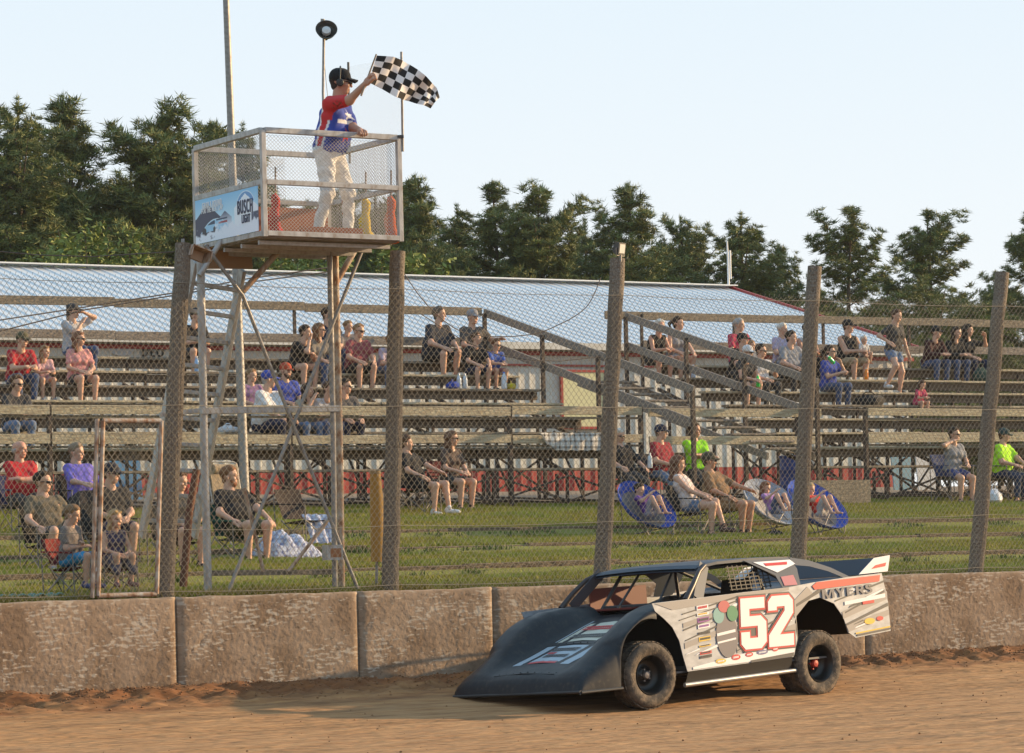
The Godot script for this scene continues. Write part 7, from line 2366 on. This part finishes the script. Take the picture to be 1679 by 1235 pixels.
	var lay_num := func(poly: PackedVector2Array, ox: float):
		var pts := PackedVector2Array()
		for p in poly:
			# figures read forwards on both flanks and lean a little
			var xx: float = (p.x + p.y * 0.06) * 1.06
			pts.append(Vector2(-ox - xx if sd < 0 else -2.24 - 1.45 + ox + xx, 0.37 + p.y * 0.98))
		for g in [[0.035, stripe, 0.007], [0.02, red, 0.011], [0.0, white, 0.015]]:
			var q := pts
			if g[0] > 0.0:
				var o := Geometry2D.offset_polygon(pts, g[0], Geometry2D.JOIN_MITER)
				if o.size() == 0:
					continue
				q = o[0]
				if q.size() < 3:
					continue
			lay.call(q, g[1], "number_52", g[2])
	lay_num.call(five, 1.36)
	lay_num.call(two, 1.8)
	# round emblem with coloured lobes over a grey disc
	var disc := func(cx: float, cyy: float, rx: float, ry: float) -> PackedVector2Array:
		var o := PackedVector2Array()
		for k in 20:
			o.append(Vector2(cx + rx * cos(k * TAU / 20), cyy + ry * sin(k * TAU / 20)))
		return o
	lay.call(disc.call(-1.16, 0.54, 0.17, 0.24), plain("decal_grey", Color(0.14, 0.13, 0.145), 0.4), "emblem", 0.006)
	lay.call(disc.call(-1.05, 0.76, 0.085, 0.085), plain("decal_teal", Color(0.16, 0.34, 0.33), 0.4), "emblem_lobe", 0.007)
	lay.call(disc.call(-1.14, 0.85, 0.09, 0.065), plain("decal_rose2", Color(0.42, 0.08, 0.09), 0.4), "emblem_lobe", 0.01)
	lay.call(disc.call(-1.26, 0.77, 0.085, 0.085), plain("decal_green", Color(0.035, 0.2, 0.1), 0.4), "emblem_lobe", 0.013)
	lay.call(PackedVector2Array([Vector2(-1.0, 0.54), Vector2(-1.29, 0.57), Vector2(-1.29, 0.6), Vector2(-1.0, 0.57)]), white, "emblem_text_bar", 0.01)
	lay.call(PackedVector2Array([Vector2(-1.0, 0.46), Vector2(-1.29, 0.49), Vector2(-1.29, 0.51), Vector2(-1.0, 0.48)]), white, "emblem_text_bar", 0.01)
	# column of small marks behind the front wheel
	var col := [[0.84, 0.05, red], [0.78, 0.03, yellow], [0.71, 0.05, purple], [0.645, 0.045, purple], [0.58, 0.03, stripe], [0.51, 0.045, yellow], [0.45, 0.02, yellow], [0.37, 0.03, red], [0.33, 0.03, stripe]]
	for e in col:
		var sm := lay.call(PackedVector2Array([Vector2(-0.72, e[0] - 0.01), Vector2(-0.9, e[0]), Vector2(-0.9, e[0] + e[1]), Vector2(-0.72, e[0] + e[1] - 0.01)]), white if int(e[0] * 100) % 2 == 0 else e[2], "sponsor_mark", 0.006) as MeshInstance3D
		part(print_block(0.15, e[1] * 0.7, int(e[0] * 100)), "mark_print", e[2] if int(e[0] * 100) % 2 == 0 else stripe, sm, Transform3D(fb, Vector3(-0.81, e[0] + e[1] * 0.45, sd * 1.009)))
	for e in [[-0.95, 0.25, 0.16, 0.05, yellow], [-1.2, 0.27, 0.14, 0.06, red], [-1.42, 0.29, 0.12, 0.05, red], [-1.6, 0.3, 0.18, 0.05, plain("decal_blue", Color(0.1, 0.11, 0.25), 0.4)], [-1.85, 0.32, 0.1, 0.05, red]]:
		var sm := lay.call(disc.call(e[0] - e[2] / 2, e[1] + e[3] / 2, e[2] / 2, e[3] / 2), e[4], "sponsor_mark", 0.009) as MeshInstance3D
		part(print_block(e[2] * 0.7, e[3] * 0.45, int(-e[0] * 100)), "mark_print", white, sm, Transform3D(fb, Vector3(e[0] - e[2] / 2, e[1] + e[3] / 2, sd * 1.012)))
	# quarter panel: red band, name, small marks
	lay.call(PackedVector2Array([Vector2(-2.62, 0.95), Vector2(-3.72, 0.985), Vector2(-3.74, 1.055), Vector2(-2.66, 1.03), Vector2(-2.58, 0.99)]), plain("decal_scarlet", Color(0.62, 0.06, 0.04), 0.4), "name_band", 0.006)
	lay.call(PackedVector2Array([Vector2(-3.1, 0.75), Vector2(-3.8, 0.8), Vector2(-3.8, 0.845), Vector2(-3.1, 0.79)]), white, "pale_band", 0.006)
	lay.call(PackedVector2Array([Vector2(-3.4, 0.74), Vector2(-3.6, 0.75), Vector2(-3.6, 0.785), Vector2(-3.4, 0.775)]), red, "sponsor_mark", 0.01)
	lay.call(disc.call(-3.5, 0.55, 0.09, 0.035), yellow, "sponsor_mark", 0.007)
	lay.call(disc.call(-3.68, 0.57, 0.06, 0.025), red, "sponsor_mark", 0.007)
	lay.call(PackedVector2Array([Vector2(-3.27, 0.395), Vector2(-3.85, 0.435), Vector2(-3.85, 0.455), Vector2(-3.27, 0.415)]), stripe, "lower_stripe", 0.006)
	lay.call(PackedVector2Array([Vector2(-3.25, 0.42), Vector2(-3.85, 0.46), Vector2(-3.85, 0.475), Vector2(-3.25, 0.435)]), yellow, "lower_stripe", 0.006)
	var tb := Basis(Vector3(-1, 0.03, 0), Vector3(0.06, 1, 0), Vector3(0, 0, -1)) if sd < 0 else Basis(Vector3(1, -0.03, 0), Vector3(-0.06, 1, 0), Vector3(0, 0, 1))
	letters("MYERS", 0.1, plain("decal_grey2", Color(0.13, 0.13, 0.15), 0.4), car, B * Transform3D(tb * Basis().scaled(Vector3(2.0, 1.0, 1.0)), Vector3(-3.15, 0.9, sd * 1.011)), "sponsor_lettering", 700)

# ---------------------------------------------------------------- small things and grass
func bottle(label: String, pos: Vector3, h: float, body: Color, cap: Color, tilt := Basis.IDENTITY):
	var b := thing("drink_bottle", label, "bottle", pos, 0.0, "bottles")
	b.basis = tilt
	var r := h * 0.17
	var mb := MB.new()
	mb.lathe([Vector2(0, 0), Vector2(r * 0.9, 0), Vector2(r, h * 0.05), Vector2(r, h * 0.35), Vector2(r * 0.9, h * 0.45), Vector2(r, h * 0.58), Vector2(r * 0.75, h * 0.75), Vector2(r * 0.4, h * 0.88), Vector2(r * 0.38, h * 0.93)], 12)
	part(smooth_mb(mb), "body", plain("bottle" + body.to_html(), body, 0.2), b)
	mb = MB.new()
	mb.lathe([Vector2(r * 0.45, h * 0.92), Vector2(r * 0.45, h), Vector2(0, h)], 10)
	part(mb, "cap", plain("bcap" + cap.to_html(), cap, 0.4), b)

func drape(called: String, label: String, cat: String, pos: Vector3, m: Material, f: Callable, n := 22):
	var mb := MB.new()
	var g := []
	for i in n + 1:
		var row := []
		for j in n + 1:
			row.append(f.call(float(i) / n, float(j) / n))
		g.append(row)
	for i in n:
		for j in n:
			mb.quad(g[i][j], g[i + 1][j], g[i + 1][j + 1], g[i][j + 1])
			var t := Vector3(0, -0.008, -0.004)
			mb.quad(g[i][j + 1] + t, g[i + 1][j + 1] + t, g[i + 1][j] + t, g[i][j] + t)
	var o := part(smooth_mb(mb), called, m, self, Transform3D(Basis.IDENTITY, pos))
	tag(o, label, cat)

func build_props():
	# tall folding lawn chair behind the bearded man
	var lc := thing("lawn_chair", "tall beige folding lawn chair with padded headrest behind the bearded man", "chair", Vector3(xat(385.0, -11.5, 2.2), gy(-11.5), -11.5), 0.15)
	var beige := cloth(Color(0.36, 0.27, 0.17))
	var st: Material = plain("chair_tube_pale", Color(0.35, 0.33, 0.3), 0.4, 0.5)
	var mb := MB.new()
	mb.box(Vector3(0, 0.85, -0.22), Vector3(0.5, 0.78, 0.025), Basis(Vector3.RIGHT, -0.2))
	part(mb, "backrest", beige, lc)
	mb = MB.new()
	mb.tube([Vector3(-0.2, 1.16, -0.27), Vector3(0.2, 1.16, -0.27)], [0.075], 12)
	part(mb, "headrest", beige, lc)
	mb = MB.new()
	mb.box(Vector3(0, 0.42, 0.05), Vector3(0.5, 0.025, 0.48))
	part(mb, "seat", beige, lc)
	for q in [-1.0, 1.0]:
		mb = MB.new()
		mb.tube([Vector3(q * 0.27, 0.4, -0.14), Vector3(q * 0.27, 1.24, -0.32), Vector3(q * 0.22, 1.27, -0.325), Vector3(0, 1.27, -0.325)], [0.012], 7)
		part(mb, "back_tube", st, lc)
		mb = MB.new()
		mb.tube([Vector3(q * 0.27, 0.0, -0.28), Vector3(q * 0.27, 0.62, 0.25)], [0.012], 7)
		part(mb, "leg", st, lc)
		mb = MB.new()
		mb.tube([Vector3(q * 0.27, 0.0, 0.3), Vector3(q * 0.27, 0.64, -0.22)], [0.012], 7)
		part(mb, "leg", st, lc)
		mb = MB.new()
		mb.bar(Vector3(q * 0.27, 0.65, 0.27), Vector3(q * 0.27, 0.66, -0.24), 0.05, 0.02)
		part(mb, "armrest", st, lc)
	# patterned blanket over a low chair right of the bearded man
	var bz := -10.5
	camp_chair(Vector3(xat(500.0, bz, 1.9), gy(bz), bz), 20.0, 0.4, 1.0, Color(0.03, 0.02, 0.018), "empty black camp chair with a patterned blanket beside it")
	var pat := tri_mat("blanket", ramp_tex(noise_img(91, 0.05, 3, 256, FastNoiseLite.TYPE_CELLULAR), [Color(0.62, 0.63, 0.68), Color(0.58, 0.6, 0.68), Color(0.08, 0.1, 0.24), Color(0.05, 0.06, 0.14)]), null, Vector3(1.6, 1.6, 1.6), 0.95)
	var nz := FastNoiseLite.new()
	nz.seed = 17
	nz.frequency = 2.2
	var bx := xat(470.0, -9.0, 1.6)
	drape("blanket", "blue and white patterned blanket heaped on the grass beside the bearded man", "blanket", Vector3(bx, gy(-9.0), -9.0), pat, func(u: float, v: float) -> Vector3:
		var x := (u - 0.5) * 0.85
		var z := (v - 0.5) * 0.8
		var e := (1.0 - pow(2 * u - 1, 4)) * (1.0 - pow(2 * v - 1, 4))
		return Vector3(x, 0.02 + e * (0.3 + 0.16 * (0.5 - u)) * (1.0 + 0.5 * nz.get_noise_2d(x * 1.5, z * 1.5)) + 0.05 * nz.get_noise_2d(x * 3.0 + 9.0, z * 3.0), z))
	drape("shawl", "small patterned cloth draped on the empty camp chair", "cloth", Vector3(xat(512.0, bz, 1.9), gy(bz) + 0.38, bz + 0.12), pat, func(u: float, v: float) -> Vector3:
		return Vector3((u - 0.5) * 0.4, 0.1 * cos(v * 3.0) - 0.22 * v * v + 0.03 * nz.get_noise_2d(u * 2.0, v * 2.0), (v - 0.3) * 0.35 + 0.03 * sin(u * 14.0)))
	# dark blanket on the lap of the woman in purple
	drape("lap_blanket", "dark brown blanket over the lap of the woman in the purple blouse", "blanket", Vector3(xat(150.0, -13.0, 2.3), gy(-13.0) + 0.45, -12.95), cloth(Color(0.03, 0.02, 0.015)), func(u: float, v: float) -> Vector3:
		var x := (u - 0.5) * 0.75
		return Vector3(x, 0.24 - 0.62 * pow(v, 2.2) + 0.03 * sin(u * 17.0) * v - 0.2 * pow(absf(2 * u - 1), 3), -0.15 + v * 0.55 + 0.03 * sin(u * 13.0)))
	# plaid blanket over the front rail
	var pl := Image.create(128, 128, false, Image.FORMAT_RGB8)
	for y in 128:
		for x in 128:
			var a := (1.0 if x % 32 < 12 else 0.0) + (1.0 if y % 32 < 12 else 0.0) + (0.6 if x % 32 == 20 or y % 32 == 20 else 0.0)
			pl.set_pixel(x, y, Color(0.6, 0.58, 0.55).lerp(Color(0.03, 0.028, 0.03), minf(a * 0.5, 1.0)).linear_to_srgb())
	pl.generate_mipmaps()
	var pm := StandardMaterial3D.new()
	pm.albedo_texture = ImageTexture.create_from_image(pl)
	pm.uv1_triplanar = true
	pm.uv1_scale = Vector3(2.2, 2.2, 2.2)
	pm.roughness = 0.95
	var p0 := at(888.0, 716.0, -18.3)
	var p1 := at(984.0, 716.0, -18.3)
	drape("plaid_blanket", "black and white plaid blanket hanging over the front guard rail", "blanket", Vector3(p0.x, 3.52, -18.3), pm, func(u: float, v: float) -> Vector3:
		var dr := 0.32 * sin(minf(u * 3.0, 1.0) * PI / 2)
		return Vector3((p1.x - p0.x) * u - 0.1 * v * (1.0 - u), (0.02 - dr * v if v > 0.0 else 0.02) + 0.01 * sin(u * 40.0), 0.03 + 0.04 * sin(v * 2.0) + 0.02 * sin(u * 31.0 + v)))
	# bottles and bags on the benches
	for e in [[752, 3.6, "clear water bottle on the bench in front of the boy in black, left of two"], [762, 3.6, "clear water bottle on the bench in front of the boy in black, right of two"]]:
		bottle(e[2], Vector3(xat(e[0], row_z(4), row_y(4)), row_y(4) + 0.002, row_z(4) + 0.02), 0.3, Color(0.45, 0.5, 0.56), Color(0.7, 0.7, 0.72))
	bottle("large clear water jug with blue label near the small boy in blue", Vector3(xat(826.0, row_z(4), row_y(4)), row_y(4) + 0.002, row_z(4) + 0.02), 0.34, Color(0.5, 0.56, 0.62), Color(0.1, 0.2, 0.6))
	bottle("water bottle with blue label by the man behind the ladder", Vector3(xat(322.0, row_z(5), row_y(5)), row_y(5) + 0.002, row_z(5) + 0.02), 0.3, Color(0.25, 0.4, 0.62), Color(0.7, 0.7, 0.72))
	bottle("bright green soda bottle held by the woman in the white visor", Vector3(xat(1242.0, row_z(4) + 0.5, row_y(4) + 0.1), row_y(4) + 0.06, row_z(4) + 0.52), 0.26, Color(0.03, 0.55, 0.08), Color(0.6, 0.6, 0.6))
	bottle("green bottle at the mouth of the woman in blue", Vector3(xat(1366.0, row_z(4) + 0.3, row_y(4) + 0.66), row_y(4) + 0.6, row_z(4) + 0.32), 0.26, Color(0.03, 0.5, 0.12), Color(0.6, 0.6, 0.6), Basis(Vector3(0.3, 0, 1).normalized(), 1.0))
	bottle("orange soda bottle on the bench by the man holding the toddler", Vector3(xat(1421.0, row_z(5), row_y(5)), row_y(5) + 0.002, row_z(5)), 0.26, Color(0.7, 0.22, 0.02), Color(0.6, 0.6, 0.6))
	bottle("water bottle held by the man in the dark red shirt", Vector3(xat(1066.0, -17.4, 2.9), gy(-17.4) + 0.74, -17.4), 0.28, Color(0.5, 0.55, 0.62), Color(0.7, 0.7, 0.72))
	bottle("clear water bottle beside the white-haired woman in tank top", Vector3(xat(1137.0, row_z(5), row_y(5)), row_y(5) + 0.002, row_z(5)), 0.28, Color(0.35, 0.45, 0.6), Color(0.7, 0.7, 0.72))
	var bag := func(called: String, label: String, cat: String, pos: Vector3, s: Vector3, m: Material):
		var q := MB.new()
		q.lathe([Vector2(0, 0), Vector2(0.9, 0.0), Vector2(1.0, 0.2), Vector2(0.95, 0.6), Vector2(0.6, 0.9), Vector2(0, 1.0)], 14, Transform3D(Basis().scaled(s), Vector3.ZERO))
		var t := thing(called, label, cat, pos, rng.randf())
		for i in q.v.size():
			q.v[i] += Vector3(1, 0.5, 1) * 0.12 * s.x * sin(q.v[i].x * 40.0 + q.v[i].z * 31.0) * sign(q.v[i].y)
		part(smooth_mb(q), "bag_body", m, t)
		q = MB.new()
		q.tube([Vector3(-s.x * 0.5, s.y * 0.85, 0), Vector3(-s.x * 0.2, s.y * 1.25, 0), Vector3(s.x * 0.2, s.y * 1.25, 0), Vector3(s.x * 0.5, s.y * 0.85, 0)], [0.012], 5)
		part(q, "handle", m, t)
	bag.call("plastic_bag", "white plastic bag on the grass beside the man in neon green at the right", "bag", Vector3(xat(1630.0, -17.2, 2.2), gy(-17.2), -17.2), Vector3(0.16, 0.3, 0.14), cloth(Color(0.6, 0.62, 0.66)))
	bag.call("sports_bag", "small black bag on the grass right of the man in olive brown", "bag", Vector3(xat(1270.0, -10.6, 1.5), gy(-10.6), -10.6), Vector3(0.19, 0.1, 0.12), cloth(Color(0.02, 0.02, 0.022)))
	bag.call("duffel_bag", "black duffel bag lying on the bench beside the woman in blue", "bag", Vector3(xat(1425.0, row_z(3), row_y(3)), row_y(3) + 0.002, row_z(3)), Vector3(0.42, 0.22, 0.16), cloth(Color(0.018, 0.018, 0.022)))
	bag.call("blue_bag", "blue cloth bag under the boy in black on the bench", "bag", Vector3(xat(742.0, row_z(4), row_y(4)), row_y(4) + 0.002, row_z(4)), Vector3(0.2, 0.14, 0.12), cloth(Color(0.03, 0.06, 0.3)))
	bag.call("yellow_ball", "yellow snack bag at the feet of the small boy in blue", "bag", Vector3(xat(838.0, row_z(4), row_y(4)), row_y(4) + 0.002, row_z(4)), Vector3(0.11, 0.12, 0.09), cloth(Color(0.5, 0.38, 0.02)))
	bag.call("white_bag", "white plastic bag on the bench left of the heavy man in white", "bag", Vector3(xat(374.0, row_z(1), row_y(1)), row_y(1) + 0.002, row_z(1)), Vector3(0.2, 0.12, 0.14), cloth(Color(0.6, 0.61, 0.64)))
	bag.call("backpack", "green backpack on the bench under the arm of the woman raising her arm", "bag", Vector3(xat(1612.0, row_z(5), row_y(5)), row_y(5) + 0.002, row_z(5) - 0.05), Vector3(0.2, 0.32, 0.14), cloth(Color(0.03, 0.06, 0.045)))
	# trash barrels and crates under the stands
	var br := thing("blue_barrel", "blue plastic barrel under the right bleachers near the stairs", "barrel", Vector3(xat(1302.0, -20.4, 2.8), gy(-20.4), -20.4))
	mb = MB.new()
	mb.lathe([Vector2(0, 0), Vector2(0.27, 0), Vector2(0.29, 0.04), Vector2(0.29, 0.28), Vector2(0.3, 0.3), Vector2(0.29, 0.32), Vector2(0.29, 0.58), Vector2(0.3, 0.6), Vector2(0.29, 0.62), Vector2(0.28, 0.88), Vector2(0.26, 0.9), Vector2(0.25, 0.88), Vector2(0.25, 0.3), Vector2(0, 0.3)], 22)
	part(smooth_mb(mb), "drum", plain("drum_blue", Color(0.03, 0.07, 0.3), 0.45), br)
	mb = MB.new()
	mb.lathe([Vector2(0.3, 0.86), Vector2(0.305, 0.88), Vector2(0.3, 0.9)], 22)
	part(mb, "rim", plain("drum_rim", Color(0.05, 0.1, 0.36), 0.45), br)
	for e in [[1480, Color(0.12, 0.28, 0.4), "teal painted board leaning under the right bleachers"], [1520, Color(0.45, 0.5, 0.56), "pale painted board leaning under the right bleachers"], [205, Color(0.08, 0.26, 0.5), "bright blue board under the left bleachers behind the gate"]]:
		var q := thing("painted_board", e[2], "board", Vector3(xat(e[0], -27.0, 3.2), gy(-27.0), -27.0))
		mb = MB.new()
		mb.box(Vector3(0, 0.42, 0), Vector3(0.62 if e[0] != 205 else 0.7, 0.84, 0.03), Basis(Vector3.RIGHT, -0.12))
		part(mb, "face", plain("board" + e[1].to_html(), e[1], 0.6), q)
		mb = MB.new()
		mb.box(Vector3(0, 0.82, -0.1), Vector3(0.66, 0.05, 0.05))
		part(mb, "batten", mats.plank_grey, q)
	# narrow ochre board fixed beside the second post, and its stake
	var ob := thing("ochre_board", "tall ochre plastic sleeve standing left of the second fence post", "marker", at(617.0, 962.0, -0.9))
	mb = MB.new()
	mb.tube([Vector3(0, -0.02, 0), Vector3(0.02, 0.4, 0)], [0.016], 6)
	part(mb, "stake", mats.galv, ob)
	mb = MB.new()
	mb.tube([Vector3(0.02, 0.28, 0), Vector3(0.03, 0.6, 0), Vector3(0.03, 1.0, 0), Vector3(0.02, 1.28, 0)], [0.075, 0.08, 0.078, 0.06], 12)
	part(mb, "sleeve", plain("ochre", Color(0.36, 0.19, 0.03), 0.6), ob)
	mb = MB.new()
	mb.tube([Vector3(0.02, 1.28, 0), Vector3(0.02, 1.31, 0)], [0.066], 12)
	part(mb, "top_cap", plain("ochre_cap", Color(0.3, 0.2, 0.09), 0.7), ob)
	# teal tarp at the foot of the fence on the left
	drape("tarp", "teal strip of tarp lying in the grass behind the wall at the left", "tarp", Vector3(xat(-10.0, -1.1, 1.0), gy(-1.1) + 0.03, -1.1), plain("teal_tarp", Color(0.02, 0.14, 0.12), 0.6), func(u: float, v: float) -> Vector3:
		return Vector3(u * 0.75, 0.03 + 0.02 * sin(u * 22.0) + 0.02 * sin(v * 9.0), (v - 0.5) * 0.35))

func build_grass():
	var clump := func(sd: int, n: int, hgt: float, wid: float, c0: Color, c1: Color) -> ArrayMesh:
		var q := RandomNumberGenerator.new()
		q.seed = sd
		var mb := MB.new()
		mb.use_c = true
		for i in n:
			var o := Vector3(q.randfn() * 0.03, 0, q.randfn() * 0.03)
			var a := q.randf() * TAU
			var ln := hgt * q.randf_range(0.5, 1.2)
			var s := Vector3(cos(a), 0, sin(a)) * wid
			var b := Vector3(-sin(a), 0, cos(a)) * ln * q.randf_range(0.1, 0.7)
			mb.col = c0.lerp(c1, q.randf())
			var m := o + Vector3(0, ln * 0.6, 0) + b * 0.35
			mb.tri(o - s, o + s, m + s * 0.6)
			mb.tri(o - s, m + s * 0.6, m - s * 0.6)
			mb.tri(m - s * 0.6, m + s * 0.6, o + Vector3(0, ln, 0) + b)
		return mb.mesh()
	var g1: ArrayMesh = clump.call(1, 9, 0.06, 0.004, Color(0.17, 0.185, 0.02), Color(0.32, 0.31, 0.042))
	var ts := []
	var cols := []
	var q := rng
	var dens := FastNoiseLite.new()
	dens.seed = 21
	dens.frequency = 0.35
	for i in 150000:
		var z := -0.3 - 19.5 * pow(q.randf(), 1.05)
		var px := q.randf_range(-20, 1700)
		var x := xat(px, z, gy(z))
		var n := dens.get_noise_2d(x, z * 1.6)
		if n < -0.25 and q.randf() < 0.75:
			continue
		var ok := true
		for t in 3:
			var tz: float = TERR[t + 1][0]
			if z > tz - 0.03 and z < tz + 0.13:
				ok = false
		if not ok:
			continue
		var s := q.randf_range(0.6, 1.25) * (1.0 + 0.35 * n)
		ts.append(Transform3D(Basis(Vector3.UP, q.randf() * TAU).scaled(Vector3(1, s, 1)), Vector3(x, gy(z) + 0.03 * relief.get_noise_2d(x * 0.6, z * 0.6) - 0.005, z)))
		var y := clampf(0.5 + n * 1.2 + q.randfn() * 0.15, 0, 1)
		cols.append(Color(1.25, 1.0, 0.8).lerp(Color(0.8, 1.0, 0.85), y) * q.randf_range(0.8, 1.15))
	var o := multi(g1, ts, "lawn_grass", mats.blade, self, cols)
	tag(o, "short sunlit lawn grass on the terraced bank", "grass", "", "stuff")
	# taller yellowed tufts along the wall and leafy weeds at the ties
	var g2: ArrayMesh = clump.call(2, 14, 0.14, 0.005, Color(0.2, 0.17, 0.03), Color(0.32, 0.25, 0.06))
	var g3: ArrayMesh = clump.call(3, 9, 0.13, 0.014, Color(0.05, 0.085, 0.015), Color(0.1, 0.14, 0.025))
	ts = []
	for i in 2600:
		var px := q.randf_range(-20, 700) if i < 2100 else q.randf_range(600, 1700)
		var z := -0.32 - absf(q.randfn()) * 0.3
		var x := xat(px, z, 1.0)
		var s := q.randf_range(0.4, 1.1) * (0.7 + 0.6 * maxf(0.0, dens.get_noise_2d(x * 3.0, 5.0) + 0.4))
		ts.append(Transform3D(Basis(Vector3.UP, q.randf() * TAU).scaled(Vector3(s, s, s)), Vector3(x, gy(z) - 0.01, z)))
	tag(multi(g2, ts, "dry_grass", mats.blade), "yellowed taller grass along the back of the wall", "grass", "", "stuff")
	ts = []
	for i in 2200:
		var t := q.randi_range(0, 2)
		var tz: float = TERR[t + 1][0]
		var z := tz + 0.15 + absf(q.randfn()) * 0.12
		var px := q.randf_range(-20, 1700)
		var x := xat(px, z, 1.2)
		var n := dens.get_noise_2d(x * 1.4 + 80.0, t * 30.0)
		if n < 0.02 and q.randf() < 0.8:
			continue
		var s := q.randf_range(0.4, 1.0) * (0.8 + n)
		ts.append(Transform3D(Basis(Vector3.UP, q.randf() * TAU).scaled(Vector3(s, s, s)), Vector3(x, TERR[t + 1][1] - 0.01, z)))
	tag(multi(g3, ts, "leafy_weeds", mats.blade), "leafy green weeds growing along the terrace timbers", "weeds", "", "stuff")
